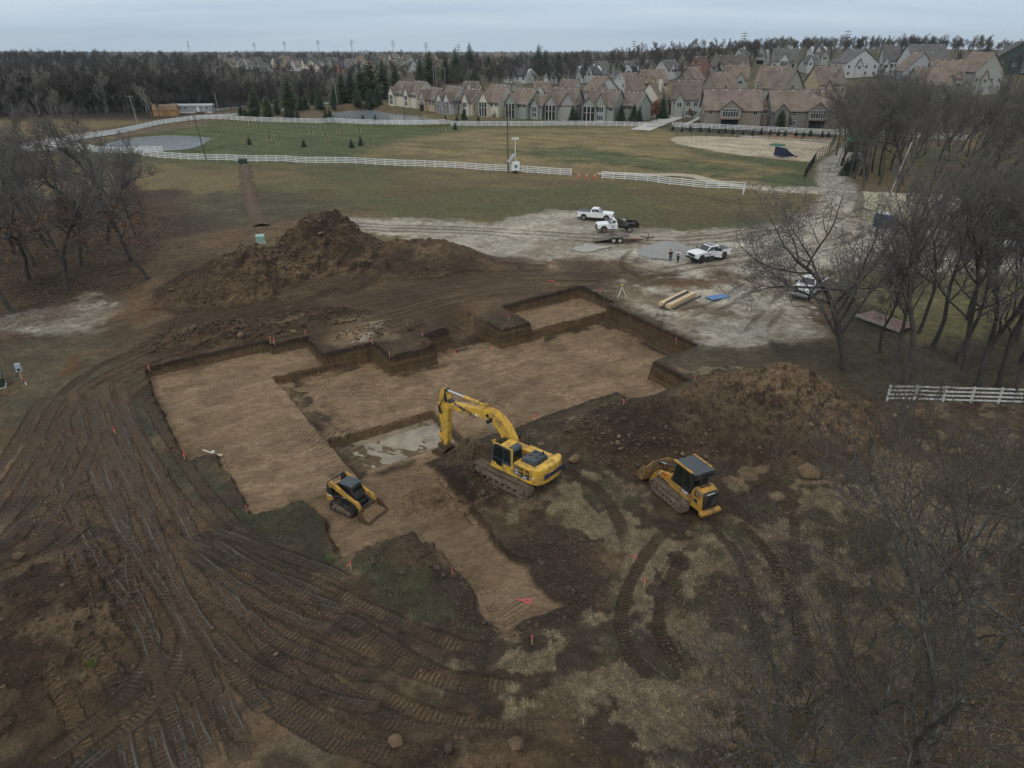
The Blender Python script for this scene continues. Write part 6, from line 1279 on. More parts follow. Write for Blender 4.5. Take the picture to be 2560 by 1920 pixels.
# trench spoil line across the meadow
L = smooth_line(proj([(655,565),(640,540),(628,500),(618,460),(612,415)]), 10); v = []; f = []; n = 9; rs2 = np.random.RandomState(5)
seg = np.r_[0, np.cumsum(np.linalg.norm(np.diff(L, axis=0), axis=1))]; s_ = np.arange(0, seg[-1], .35); Q = np.stack([np.interp(s_, seg, L[:, 0]), np.interp(s_, seg, L[:, 1])], 1); T_ = np.gradient(Q, axis=0); T_ /= np.linalg.norm(T_, axis=1)[:, None]
ww = np.linspace(-1.15, 1.15, n); Pp = Q[:, None, :]+np.stack([-T_[:, 1], T_[:, 0]], 1)[:, None, :]*(ww[None, :, None]*(1+.25*rs2.randn(len(Q), 1, 1))); zz = height(Pp[..., 0].ravel(), Pp[..., 1].ravel()).reshape(Pp.shape[:2])+.48*(1-(ww/1.15)**2)[None, :]*(.8+.5*rs2.rand(*Pp.shape[:2]))-.03
I = np.arange(len(Q)*n).reshape(len(Q), n); q = np.stack([I[:-1, :-1], I[:-1, 1:], I[1:, 1:], I[1:, :-1]], -1).reshape(-1, 4)
o = struct(link('trench_backfill', np_mesh('trench_backfill', np.c_[Pp.reshape(-1, 2), zz.ravel()], q, mat('trench_soil', (.095, .064, .042), .95, var=.35, scale=4, bump=.7, bscale=8)))); o['label'] = 'line of brown trench backfill across the meadow'
# ------------------------------------------------------------------ houses (x along the ridge, front towards -y)
def hm(kind, col): return mat('%s_%02d%02d%02d' % (kind, col[0]*99, col[1]*99, col[2]*99), col, .85, var=.22 if kind == 'shingle' else .07, scale=.5 if kind == 'shingle' else .8,
                              stripes=(2, .42, .75) if kind == 'shingle' else ((2, .25, .18) if kind == 'siding' else None), dirt=(col[0]*.55, col[1]*.52, col[2]*.5) if kind == 'shingle' else None, damt=.30, dscale=.35)
M_WINF = mat('window_frame', (.62, .63, .62), .6); M_WING = mat('window_glass', (.035, .045, .050), .08, var=.5, scale=.4, spec=.7); M_WDARK = mat('dark_opening', (.012, .012, .013), .9)
M_DECK = mat('deck_wood', (.16, .10, .065), .8, var=.2); M_TRIMW = mat('trim_white', (.60, .61, .60), .7); M_DTRIM = mat('dark_trim', (.035, .036, .04), .6)
def gable(b_wall, b_roof, x0, x1, y0, y1, z0, he, hr, along='x', ov=.45, th=.22, hip=0.0):
    """box with a gable roof; ridge along x or y"""
    if along == 'x':
        ym = (y0+y1)/2; b_wall.prism([(y0, z0), (y1, z0), (y1, he), (ym, hr-.02), (y0, he)], x0, x1, 'x')
        for s, ye in ((-1, y0), (1, y1)):
            sl = (hr-he)/abs(ym-ye); yo = ye+s*ov; zo = he-sl*ov
            b_roof.hexa([(x0-ov, yo, zo), (x1+ov, yo, zo), (x1+ov-hip, ym, hr), (x0-ov+hip, ym, hr)], [(x0-ov, yo, zo+th), (x1+ov, yo, zo+th), (x1+ov-hip, ym, hr+th), (x0-ov+hip, ym, hr+th)])
    else:
        xm = (x0+x1)/2; b_wall.prism([(x0, z0), (x1, z0), (x1, he), (xm, hr-.02), (x0, he)], y0, y1, 'y')
        for s, xe in ((-1, x0), (1, x1)):
            sl = (hr-he)/abs(xm-xe); xo = xe+s*ov; zo = he-sl*ov
            b_roof.hexa([(xo, y0-ov, zo), (xo, y1, zo), (xm, y1, hr), (xm, y0-ov, hr)], [(xo, y0-ov, zo+th), (xo, y1, zo+th), (xm, y1, hr+th), (xm, y0-ov, hr+th)])
def window(root, x, y, z, w, h, face='-y', mull=1, cross=False, m=None):
    f = MB(); g = MB(); d = .05
    def bx(b, u0, u1, v0, v1, a, c):
        if face == '-y': b.box(x+u0, x+u1, y-c, y-a, z+v0, z+v1)
        elif face == '+x': b.box(y+a, y+c, x+u0, x+u1, z+v0, z+v1)
        elif face == '-x': b.box(y-c, y-a, x+u0, x+u1, z+v0, z+v1)
    e = .09
    bx(f, -w/2-e, w/2+e, -h/2-e, -h/2, 0, d); bx(f, -w/2-e, w/2+e, h/2, h/2+e, 0, d); bx(f, -w/2-e, -w/2, -h/2, h/2, 0, d); bx(f, w/2, w/2+e, -h/2, h/2, 0, d)
    for k in range(1, mull): q = -w/2+w*k/mull; bx(f, q-.04, q+.04, -h/2, h/2, .01, d-.003)
    if cross: bx(f, -w/2, w/2, h*.18, h*.18+.07, .012, d-.005)
    o = f.build('window', m or M_WINF, root); bx(g, -w/2, w/2, -h/2, h/2, .004, .02); g.build('pane', M_WING, o)
HN = [0]
def house(label, loc, rz, w=10, d=11, he=5.6, hr=10.8, wall=(.40, .38, .31), roof=(.21, .135, .095), fronts=(), group=None, trim=None, porch=None, wins='auto', depth_z=-2.5, side=True, ridge='x', chim=False, hip=0.0):
    t = thing('house', label, 'house', loc, rz, group); wm, rm = hm('siding', wall), hm('shingle', roof); tr = trim or M_WINF
    bw, br = MB(), MB(); gable(bw, br, -w/2, w/2, -d/2, d/2, depth_z, he, hr, ridge, hip=hip); wo = bw.build('wall', wm, t); ro = br.build('roof', rm, t)
    for k, (xc, fw, pr, fe, fr_, wn) in enumerate(fronts):
        bw, br = MB(), MB(); gable(bw, br, xc-fw/2, xc+fw/2, -d/2-pr, -d/2+ (d*.42), depth_z, fe, fr_, 'y', .35); bw.build('front_gable', wm, t); g = br.build('gable_roof', rm, t)
        if wn == 'porch':                        # two storey covered porch under the gable
            yb = -d/2-pr-.02; b = MB().box(xc-fw*.40, xc+fw*.40, yb-.02, yb, 2.95, fe-.25); b.build('porch_opening', M_WDARK, t); MB().box(xc-fw*.40, xc+fw*.40, yb-.02, yb, .05, 2.5).build('porch_opening', M_WDARK, t)
            MB().box(xc-fw*.46, xc+fw*.46, yb-.35, yb-.03, 2.55, 2.78).build('balcony', M_DECK, t)
            for q in (-.44, -.14, .14, .44): MB().box(xc+fw*q-.09, xc+fw*q+.09, yb-.30, yb-.05, .0, fe-.1).build('post', wm if q in (-.44, .44) else M_TRIMW, t)
            MB().box(xc-fw*.42, xc+fw*.42, yb-.30, yb-.26, 3.55, 3.62).build('railing', M_DTRIM, t)
        elif wn == 'big':
            window(t, xc, -d/2-pr-.0, fe-1.1, fw*.74, 2.3, '-y', 6, True, tr); MB().box(xc-fw*.45, xc+fw*.45, -d/2-pr-1.2, -d/2-pr-.01, 2.25, 2.45).build('balcony', M_DECK, t); MB().box(xc-fw*.40, xc+fw*.40, -d/2-pr-.03, -d/2-pr-.005, .0, 2.1).build('patio_opening', M_WDARK, t)
        elif wn == 'win':
            window(t, xc, -d/2-pr, fe-1.3, fw*.62, 1.6, '-y', 3, False, tr); window(t, xc, -d/2-pr, 1.35, fw*.55, 1.5, '-y', 3, False, tr)
        elif wn == 'one': window(t, xc, -d/2-pr, fe-.9, fw*.45, 1.4, '-y', 2, False, tr)
        elif wn == 'dormer': pass
    if wins == 'auto':
        for q in np.linspace(-w*.40, w*.40, 4):
            if all(abs(q-f[0]) > f[1]/2+.5 for f in fronts):
                window(t, q, -d/2, 4.2 if he > 4.5 else he-1.3, 1.3, 1.6, '-y', 2, False, tr)
                if he > 5: window(t, q, -d/2, 1.3, 1.3, 1.5, '-y', 2, False, tr)
    if side:
        for s, fc in ((1, '+x'), (-1, '-x')):
            if ridge == 'x':
                window(t, -d*.18, s*w/2, 4.1 if he > 4.5 else 1.8, .8, 1.5, fc, 1, False, tr); window(t, .0, s*w/2, he+1.9, .5, 1.1, fc, 1, False, tr)
                if he > 5: window(t, d*.22, s*w/2, 1.2, .9, 1.3, fc, 2, False, tr)
    MB().box(-w/2-.48, w/2+.48, -.12, .12, hr+.18, hr+.30).build('ridge_cap', rm, ro) if ridge == 'x' and not hip else None
    v = MB()
    for k in range(4): v.box(-w*.36+w*.24*k, -w*.36+w*.24*k+.35, -.55, -.3, hr-.25, hr+.10)
    stuff(v.build('roof_vents', M_TRIMW, ro))
    if trim is not None and ridge == 'x':          # pale rake boards on the gable ends
        for s in (1, -1):
            for q in (-1, 1):
                sl = (hr-he)/(d/2); MB().hexa([(s*(w/2+.44)-.03, q*(d/2+.45), he-sl*.45-.22), (s*(w/2+.44)+.03, q*(d/2+.45), he-sl*.45-.22), (s*(w/2+.44)+.03, 0, hr-.22), (s*(w/2+.44)-.03, 0, hr-.22)], [(s*(w/2+.44)-.03, q*(d/2+.45), he-sl*.45+.03), (s*(w/2+.44)+.03, q*(d/2+.45), he-sl*.45+.03), (s*(w/2+.44)+.03, 0, hr+.03), (s*(w/2+.44)-.03, 0, hr+.03)]).build('rake_board', trim, ro)
    if chim: MB().box(w*.2, w*.2+.9, -.5, .4, he, hr+1.0).build('chimney', wm, ro)
    return t
CREAM, TANW, GRN, GRY, WHT, SAGE, TAUPE = (.58, .54, .45), (.42, .34, .23), (.27, .30, .265), (.31, .305, .285), (.46, .465, .465), (.28, .275, .235), (.235, .20, .165)
BRN, BRN2, DGR, GRR = (.175, .142, .118), (.205, .160, .130), (.060, .065, .075), (.125, .120, .118)
def front_row(label, u, v, **k):
    p = G(u, v); rz = k.pop('rz', R(-38)); kk = .84; k['he'] *= kk; k['hr'] *= kk; k['fronts'] = [(a, b_, c, fe*kk, fr_*kk, w_) for a, b_, c, fe, fr_, w_ in k['fronts']]; d = k.get('d', 11); return house(label, p+Vector((math.cos(rz+math.pi/2), math.sin(rz+math.pi/2), 0))*d*.35, rz, **k)
front_row('cream villa with green screened porch, leftmost of the front row', 1000, 264, w=9, d=10, he=5.4, hr=10.2, wall=CREAM, roof=BRN, fronts=[(-1.8, 3.4, 1.2, 5.2, 8.2, 'win')], trim=M_TRIMW, rz=R(-46))
front_row('cream villa with tall white gable end right of the leftmost porch', 1035, 268, w=8, d=10, he=5.6, hr=10.8, wall=CREAM, roof=BRN, fronts=[(-1.5, 3.2, 1.0, 5.6, 9.0, 'win')], trim=M_TRIMW, rz=R(-50))
front_row('small tan villa with wide wooden deck in the front row', 1080, 277, w=6.5, d=9, he=5.0, hr=9.2, wall=TANW, roof=BRN, fronts=[(-2.2, 3.0, 1.6, 5.2, 8.6, 'big')], rz=R(-45))
front_row('pale grey villa with two small gables beside the tan one', 1122, 283, w=7.0, d=10, he=5.2, hr=10.6, wall=(.50, .50, .49), roof=BRN, fronts=[(-2.6, 2.8, .8, 5.4, 8.3, 'porch'), (1.8, 3.2, 1.2, 5.2, 8.4, 'porch')], trim=M_TRIMW, rz=R(-42))
front_row('cream villa with tall glazed bay behind the birches', 1172, 286, w=6.6, d=10, he=5.4, hr=10.0, wall=CREAM, roof=BRN, fronts=[(1.2, 3.0, 1.6, 5.6, 9.2, 'win')], rz=R(-42))
front_row('cream villa with two storey porch and white posts', 1232, 290, w=7.6, d=11.5, he=5.8, hr=12.0, wall=CREAM, roof=BRN2, fronts=[(-1.6, 4.2, 1.6, 5.8, 9.4, 'porch')], trim=M_TRIMW, rz=R(-38))
front_row('grey green villa with dark porch and white rake boards', 1300, 294, w=7.6, d=11.5, he=5.6, hr=11.0, wall=GRN, roof=BRN2, fronts=[(-1.8, 4.4, 1.5, 5.8, 9.2, 'porch')], trim=M_TRIMW, rz=R(-36))
front_row('low grey green wing with one white gable vent', 1343, 296, w=5, d=8, he=5.4, hr=9.0, wall=GRN, roof=BRN, fronts=[(0, 3.0, .8, 5.2, 7.8, 'win')], trim=M_TRIMW, rz=R(-34))
front_row('grey villa with open balcony and brown shingle roof', 1402, 299, w=10, d=11, he=5.8, hr=11.8, wall=GRY, roof=BRN, fronts=[(-2.6, 4.2, 1.4, 5.8, 9.2, 'porch'), (3.2, 5.2, .3, 6.2, 10.4, None)], rz=R(-26))
front_row('sage villa with screened porch and wooden stairs', 1500, 303, w=10.5, d=12, he=5.8, hr=11.4, wall=GRN, roof=BRN, fronts=[(-2.8, 5.0, 1.6, 5.8, 9.0, 'porch'), (.9, 3.8, .9, 6.2, 10.4, 'win')], rz=R(-28))
front_row('sage villa end wing with plain gable wall and tiny vent', 1572, 301, w=7, d=10, he=5.8, hr=10.4, wall=GRN, roof=BRN, fronts=[], rz=R(-40), trim=M_TRIMW)
front_row('taupe villa with wide glazed gable beside the street', 1826, 314, w=17.5, d=13, he=5.9, hr=12.6, wall=TAUPE, roof=(.20, .158, .132), fronts=[(-1.0, 6.6, 1.6, 6.2, 9.4, 'big')], rz=R(-7))
front_row('taupe wing with balcony right of the glazed gable villa', 1912, 311, w=5.5, d=9, he=5.4, hr=9.2, wall=TAUPE, roof=(.20, .158, .132), fronts=[], rz=R(-7))
front_row('grey villa with bay window and tall white panes behind the bare tree', 1996, 317, w=18.5, d=13, he=6.0, hr=12.6, wall=(.19, .175, .17), roof=(.20, .158, .132), fronts=[(-6.6, 4.6, 1.4, 5.6, 8.4, 'win'), (4.5, 6.0, 1.2, 6.0, 9.0, 'big')], rz=R(-4), trim=M_TRIMW)
def back_house(label, u0, u1, vr, y, **k):
    u = (u0+u1)/2; d_ = ray(u, vr); q = y/d_[1]; x = d_[0]*q; zr = HC+d_[2]*q; z = Z(x, y); hr = min(max(zr-z, 6.0), 14.5); dep = math.cos(PITCH)*y+math.sin(PITCH)*(HC-zr); wpx = (u1-u0)/FPX*dep
    rz = k.pop('rz', R(-20)); k.setdefault('he', max(3.2, hr*.52)); k.setdefault('w', max(6, wpx*.74)); k.setdefault('d', max(7, min(12, wpx*.66)))
    return house(label, (x, y, zr-hr), rz, hr=hr, depth_z=-(zr-hr-z)-3 if zr-hr > z else -3, **k)
F1 = [(-1.8, 3.4, .5, 4.8, 7.8, 'one')]
BH = [(1150,1210,204,305,CREAM,BRN,'brown roofed villa behind the cream porch villa'),(1264,1320,204,300,GRY,BRN,'brown roof with ridge parallel to the row behind the grey green villa'),(1330,1378,203,300,WHT,BRN2,'brown roof behind the low wing'),(1392,1462,199,292,WHT,BRN2,'white gabled villa behind the balcony villa'),(1456,1552,191,300,WHT,BRN2,'long brown roof with white gable behind the sage villa'),(1560,1612,195,292,GRY,BRN,'slate walled villa with white gable tip'),(1522,1640,182,335,WHT,BRN2,'long brown roof in the third row with a white cupola'),
 (1594,1680,206,268,CREAM,BRN,'cream villa with round gable window near the street'),(1676,1766,200,268,GRY,(.15,.125,.115),'grey villa with glazed corner beside the conifers'),(1588,1674,174,335,TANW,BRN2,'tan villa with brown roof behind the street trees'),(1694,1768,168,335,TAUPE,BRN2,'brown roofed villa with two small gables on the slope'),(1758,1850,180,292,TAUPE,BRN2,'taupe villa with arched dark window on its gable'),(1806,1880,163,340,GRY,BRN2,'villa with plain brown roof above the taupe gable'),(1900,2016,172,290,SAGE,BRN,'big grey villa with blank gable wall and small green window'),(1892,1986,165,318,WHT,BRN2,'brown roof behind the blank grey gable'),(2020,2120,165,305,TANW,BRN,'tan villa with yellow gable on the slope'),(2245,2352,131,335,(.33,.35,.37),BRN2,'brown hipped roof with pale blue gable on the right slope'),(2272,2378,169,300,SAGE,BRN2,'villa with brown roof half behind the right trees'),(2320,2420,150,318,SAGE,BRN2,'grey gabled villa in the middle of the right slope'),(2400,2515,131,325,GRY,BRN2,'broad brown roof with three small gables at the right'),
 (1638,1704,150,405,WHT,GRR,'white house with grey gabled roof and dark windows'),(1775,1886,138,395,SAGE,(.10,.09,.085),'stone coloured house with dark brown roof'),(1926,2004,121,402,WHT,GRR,'white house with tall arched window gable under a grey roof'),(2004,2046,143,405,WHT,GRR,'low white wing with plain grey roof'),(1731,1776,141,435,(.26,.13,.10),(.13,.09,.07),'reddish house with brown roof near the wood'),(1604,1644,151,435,TAUPE,GRR,'small house with grey brown roof at the wood edge'),(1560,1602,163,405,WHT,DGR,'white house with dark hipped roof left of the grey gable'),(1840,1872,121,455,WHT,GRR,'house with white gable tip on the skyline'),(1890,1928,124,465,GRY,DGR,'dark roofed house left of the arched window'),(2020,2072,116,475,WHT,DGR,'dark roofed house with white dormers on the ridge'),(2036,2076,131,430,GRY,GRR,'small grey house below the dark dormers'),(2080,2205,124,385,WHT,GRR,'white house with balcony and grey roof behind bare trees'),(2205,2254,112,385,WHT,GRR,'modern white house with flat grey roof'),(2252,2382,111,372,WHT,GRR,'long grey roofed house with two white gables on the hill'),(2486,2620,104,385,(.035,.055,.045),(.10,.095,.09),'dark green house at the right edge of the hill'),
 (1258,1346,171,412,WHT,DGR,'white house with dark hipped roof and dormer'),(1354,1412,184,402,GRY,DGR,'low dark hipped roof right of the dormer house'),(1432,1512,165,404,WHT,DGR,'white house with blue grey roof in the middle'),(1478,1530,153,440,WHT,GRR,'pale house with white gable farther back'),(1526,1604,152,432,GRY,GRR,'grey roofed house left of the wood'),(1412,1450,190,395,GRY,GRR,'small grey hip roof between the dark roofed houses')]
for k, (u0, u1, vr, y, wc, rc, lb) in enumerate(BH):
    near = y < 345; hipped = rc == DGR
    back_house(lb, u0, u1, vr, y, wall=wc, roof=rc, rz=R([-34, -18, 14, -42, 26, -8, 38][k % 7]) if u0 < 2000 else R([-8, 6, -18, 14][k % 4]), fronts=F1 if near and k % 2 else ([(0.0, 5.0, .6, 6.0, 9.6, 'big')] if 'arched' in lb and y > 380 else ([(1.5, 4.0, .5, 5.0, 8.0, 'one'), (-2.5, 3.0, .5, 4.6, 7.0, 'one')] if k % 3 == 0 else F1)), trim=M_TRIMW if wc in (WHT, GRY) and near else None, hip=2.5 if hipped else 0.0, chim=(k % 5 == 2), ridge='y' if (k % 3 == 1 and not hipped and 'arched window' not in lb) else 'x')
rs = random.Random(9)
FAR = [(876,150),(902,143),(918,156),(935,146),(952,139),(968,152),(985,138),(1002,150),(1020,141),(1036,158),(1052,148),(1076,140),(900,165),(1005,163),(548,142),(572,148),(592,144),(615,153),(640,147),(662,160),(690,150),(714,143),(738,156),(770,148),(800,158),(830,146),(848,160)]
ORDH = 'first second third fourth fifth sixth seventh eighth ninth tenth eleventh twelfth thirteenth fourteenth fifteenth'.split()
for k, (u, v) in enumerate(sorted(FAR)):
    y = 640-(v-140)*5+rs.uniform(-15, 15); c = rs.choice([CREAM, WHT, GRY, TANW, SAGE, (.30, .16, .12)]); rc = rs.choice([BRN, GRR, BRN2, DGR])
    back_house('far house among winter trees '+('above the wood behind the mobile home' if u < 860 else 'above the spruces behind the pond')+', %s from the left' % ORDH[sum(1 for q in FAR if (q[0] < 860) == (u < 860) and q < (u, v))], u-rs.uniform(14, 20), u+rs.uniform(14, 20), v-3, y, wall=c, roof=rc, rz=R(rs.uniform(-50, 50)), fronts=[(-1.5, 4, .6, 4.5, 7.5, None)], wins=None, group='far houses on the left hill')
back_house('large tan roofed building on the bare far slope', 1215, 1262, 136, 760, wall=TANW, roof=BRN2, rz=R(5), fronts=[(0, 6, 1, 5, 8, None)], wins=None)
# mobile home and arched shed
p = G(482, 281); t = thing('mobile_home', 'long grey single storey mobile home beside the wood', 'mobile home', p, R(4), sc=.8); mh = mat('grey_cladding', (.27, .29, .31), .7, var=.12, stripes=(2, .3, .2))
MB().box(-9.5, 9.5, -2.2, 2.2, .5, 3.1).build('wall', mh, t); MB().hexa([(-9.8, -2.5, 3.1), (9.8, -2.5, 3.1), (9.8, 2.5, 3.1), (-9.8, 2.5, 3.1)], [(-9.8, -.2, 3.75), (9.8, -.2, 3.75), (9.8, .2, 3.75), (-9.8, .2, 3.75)]).build('roof', mat('pale_roof', (.40, .41, .42), .7), t); MB().box(-9.4, 9.4, -2.15, 2.15, -.5, .5).build('skirting', mat('white_skirting', (.5, .5, .5), .8), t)
for xx in (-7.5, -4.5, -2.2, 1.5, 4.5, 7.2): window(t, xx, -2.2, 2.1, 1.2, .9, '-y', 2)
MB().box(2.8, 3.8, -2.23, -2.2, .5, 2.6).build('door', M_WINF, t); MB().box(2.2, 6.5, -4.2, -2.2, .3, .5).build('porch_deck', M_DECK, t)
for xx in (2.3, 6.4): MB().box(xx-.06, xx+.06, -4.2, -4.05, .0, 2.7).build('porch_post', M_TRIMW, t)
p = G(420, 290); t = thing('barn_shed', 'orange brown gambrel roofed wooden shed left of the mobile home', 'shed', p, R(8)); so = mat('orange_wood', (.32, .175, .07), .8, var=.15, scale=2)
MB().prism([(-1.9, 0), (1.9, 0), (1.9, 2.0), (1.2, 3.1), (0, 3.7), (-1.2, 3.1), (-1.9, 2.0)], -4.2, 3.6, 'x').build('wall', so, t)
for P4 in ([(-2.05, 1.95), (-1.25, 3.18)], [(-1.25, 3.18), (0, 3.82)], [(0, 3.82), (1.25, 3.18)], [(1.25, 3.18), (2.05, 1.95)]): (a0, b0), (a1, b1) = P4; MB().hexa([(-4.4, a0, b0), (3.8, a0, b0), (3.8, a1, b1), (-4.4, a1, b1)], [(-4.4, a0, b0+.1), (3.8, a0, b0+.1), (3.8, a1, b1+.1), (-4.4, a1, b1+.1)]).build('roof_plane', mat('brown_roof', (.20, .13, .08), .85), t)
MB().box(-.9, .9, -1.93, -1.9, 0, 1.9).build('door', mat('shed_door', (.26, .14, .06), .8), t)
# ------------------------------------------------------------------ trees
M_BARK = mat('bark', (.062, .054, .047), .95, var=.35, scale=1.2, bump=.5, bscale=6)
M_TWIG = mat('twigs', (.132, .122, .116), .95, var=.30, scale=.6)
M_BARKL = mat('lichen_bark', (.066, .056, .045), .95, var=.3, scale=2, dirt=(.22, .225, .215), damt=.28, dscale=2.6)
M_TWIGN = mat('near_twigs', (.080, .070, .060), .95, var=.3, scale=1, dirt=(.16, .16, .15), damt=.06, dscale=1.2)
M_FART = mat('far_twigs', (.080, .070, .067), .95, var=.30, scale=.3); M_PALEB = mat('pale_bark', (.24, .225, .205), .95, var=.3, scale=1.5); M_LEAF = mat('dead_leaves', (.135, .070, .038), .85, var=.5, scale=1.5)
M_RUST = mat('rust_leaves', (.20, .085, .045), .85, var=.4, scale=1.5)
M_FIR = mat('fir_needles', (.026, .048, .024), .85, var=.45, scale=.7); M_FIR2 = mat('pine_needles', (.045, .062, .026), .85, var=.4, scale=.8)
class Tree:
    def __init__(s, seed, H=14, tr=.30, kids=(8, 7, 6, 5), lens=(.46, .50, .50, .50), start=.34, up=.10, ang=(38, 62), rmin=.012, levels=4, sides=(8, 6, 4, 3, 3), lean=0.0, wig=.12, fork=1):
        s.rs = random.Random(seed); s.kids = kids; s.lens = lens; s.start = start; s.up = up; s.ang = ang; s.rmin = rmin; s.levels = levels; s.sides = sides; s.wig = wig
        s.v = [[], []]; s.f = [[], []]; s.tips = []
        for k in range(fork):
            a = 2*math.pi*k/fork+s.rs.uniform(0, 1); d = Vector((math.cos(a)*.22*(fork > 1)+lean, math.sin(a)*.22*(fork > 1), 1)).normalized()
            s.branch(Vector((.12*math.cos(a)*(fork > 1), .12*math.sin(a)*(fork > 1), -.25)), d, H*.74*(s.rs.uniform(.8, 1) if k else 1), tr*(1 if fork == 1 else .75), 0)
    def tube(s, P, rad, lv):
        b = 0 if lv <= 1 else 1; n = s.sides[lv]; V, F = s.v[b], s.f[b]; o = len(V); u = None
        for i, p in enumerate(P):
            d = (P[min(i+1, len(P)-1)]-P[max(i-1, 0)]).normalized()
            u = d.orthogonal().normalized() if u is None else (u-d*u.dot(d)); u = u.normalized() if u.length > 1e-6 else d.orthogonal().normalized(); w = d.cross(u); r = rad[i]
            for k in range(n): a = 2*math.pi*k/n; V.append(p+u*(r*math.cos(a))+w*(r*math.sin(a)))
        for i in range(len(P)-1):
            for k in range(n): a = o+i*n+k; c = o+i*n+(k+1) % n; F.append((a, c, c+n, a+n))
    def branch(s, p, d, L, r, lv):
        rs = s.rs; n = (8, 6, 5, 4, 3)[lv]; P = [p.copy()]; rad = [r*1.25 if lv == 0 else r]; w = s.wig*(1, 1.3, 1.5, 1.7, 1.6)[lv]; end = (.42, .28, .3, .35, .5)[lv]
        for i in range(n):
            d = (d+Vector((rs.gauss(0, w), rs.gauss(0, w), rs.gauss(0, w)*.7+s.up*(0 if lv == 0 else 1)))).normalized(); p = p+d*(L/n); P.append(p.copy()); rad.append(max(s.rmin, r*(1+(end-1)*(i+1)/n)))
        s.tube(P, rad, lv)
        if lv >= s.levels: s.tips.append(P[-1]); return
        k = s.kids[lv]; k = max(1, int(round(k*rs.uniform(.8, 1.2)))); t0 = s.start if lv == 0 else .22
        for j in range(k+(1 if lv < 3 else 0)):
            t = t0+(1-t0)*(j+rs.uniform(.1, .9))/k if j < k else 1.0
            t = min(t, 1); q = t*n; i = min(int(q), n-1); b = P[i].lerp(P[i+1], q-i); rr = rad[i]+(rad[i+1]-rad[i])*(q-i); dd = (P[i+1]-P[i]).normalized()
            a = R(rs.uniform(*s.ang)) if t < 1 else R(rs.uniform(5, 20)); az = rs.uniform(0, 2*math.pi)+j*2.4; u = dd.orthogonal().normalized(); w_ = dd.cross(u); nd_ = (dd*math.cos(a)+(u*math.cos(az)+w_*math.sin(az))*math.sin(a)).normalized()
            if nd_.z < -.25 and lv < 2: nd_.z *= .2; nd_.normalize()
            s.branch(b, nd_, L*s.lens[lv]*rs.uniform(.75, 1.2)*(1.15-.45*t if lv == 0 else 1.1-.3*t), max(s.rmin, rr*rs.uniform(.5, .68)), lv+1)
    def meshes(s, name, mb, mt, leaves=0, ml=None, lsz=.14, low=False):
        out = []
        for k, (nm, m) in enumerate((('trunk', mb), ('crown', mt))):
            me = np_mesh(name+'_'+nm, np.array([tuple(q) for q in s.v[k]]), np.array(s.f[k]), m, k == 0); out.append((nm, me))
        if leaves:
            rs = s.rs; T = s.tips; zs = sorted(t.z for t in T); cut = zs[int(len(zs)*.55)] if low else 1e9; T = [t for t in T if t.z < cut]; V = []; F = []
            for k in range(leaves):
                c = rs.choice(T)+Vector((rs.gauss(0, .18), rs.gauss(0, .18), rs.gauss(0, .18))); a = Vector((rs.gauss(0, 1), rs.gauss(0, 1), rs.gauss(0, 1))).normalized(); b = a.orthogonal().normalized(); q = lsz*rs.uniform(.6, 1.4); o = len(V)
                V += [c-a*q-b*q*.5, c+a*q-b*q*.5, c+a*q+b*q*.5, c-a*q+b*q*.5]; F.append((o, o+1, o+2, o+3))
            out.append(('leaves', np_mesh(name+'_leaves', np.array([tuple(q) for q in V]), np.array(F), ml)))
        return out
    def single(s, name, m):
        o = len(s.v[0]); V = s.v[0]+s.v[1]; T4 = [f for f in s.f[0]]+[tuple(i+o for i in f) for f in s.f[1]]
        return np_mesh(name, np.array([tuple(q) for q in V]), np.array(T4), m)
ORD = ['first', 'second', 'third', 'fourth', 'fifth', 'sixth', 'seventh', 'eighth', 'ninth', 'tenth', 'eleventh', 'twelfth', 'thirteenth', 'fourteenth', 'fifteenth', 'sixteenth', 'seventeenth', 'eighteenth', 'nineteenth', 'twentieth']
def plant(name, label, cat, meshes, p, rz, sc, group=None, tilt=None):
    t = thing(name, label, cat, p, rz, group, sc=sc)
    if tilt: t.rotation_euler = (tilt[0], tilt[1], rz)
    for nm, me in meshes: o = link(nm, me, t); stuff(o) if nm == 'leaves' else None
    return t
OAK = [Tree(23, 17.5, .34, (13, 9, 6, 5), (.66, .54, .5, .45), .20, .06, (46, 78), .013).meshes('oak', M_BARK, M_TWIG)]
TALL = [Tree(31+k, 20, .25, (9, 7, 6, 5), (.44, .52, .5, .5), .34, .10, (30, 58), .014).meshes('tall%d' % k, M_BARK, M_TWIG) for k in range(2)]
NEAR = [Tree(41+k, 16, .22, (7, 5, 4, 3), (.58, .58, .55, .5), .20, .09, (26, 56), .011, fork=2, wig=.15).meshes('near%d' % k, M_BARKL, M_TWIGN) for k in range(2)]
MID = [Tree(51+k, 15.5, .26, (8, 6, 5, 4), (.46, .50, .5, .5), .36, .08, (36, 60), .016).meshes('mid%d' % k, M_BARK, M_TWIG) for k in range(2)]
LEAFY = [Tree(61+k, 13, .25, (8, 6, 5, 4), (.46, .50, .5, .5), .32, .06, (38, 64), .016).meshes('leafy%d' % k, M_BARK, M_TWIG, 900, M_LEAF, .10, True) for k in range(2)]
SMALL = Tree(71, 7, .09, (7, 6, 5), (.42, .5, .5), .25, .14, (25, 45), .010, levels=3).meshes('small', M_BARK, M_TWIG)
RUSTY = Tree(72, 7.5, .11, (9, 7, 5), (.42, .5, .5), .20, .12, (28, 50), .012, levels=3).meshes('rusty', M_BARK, M_TWIG, 1500, M_RUST, .17)
SAPL = Tree(73, 3.2, .035, (6, 4), (.35, .5), .35, .2, (22, 40), .010, levels=2, sides=(5, 4, 3, 3, 3)).meshes('sapling', M_BARK, M_TWIG)
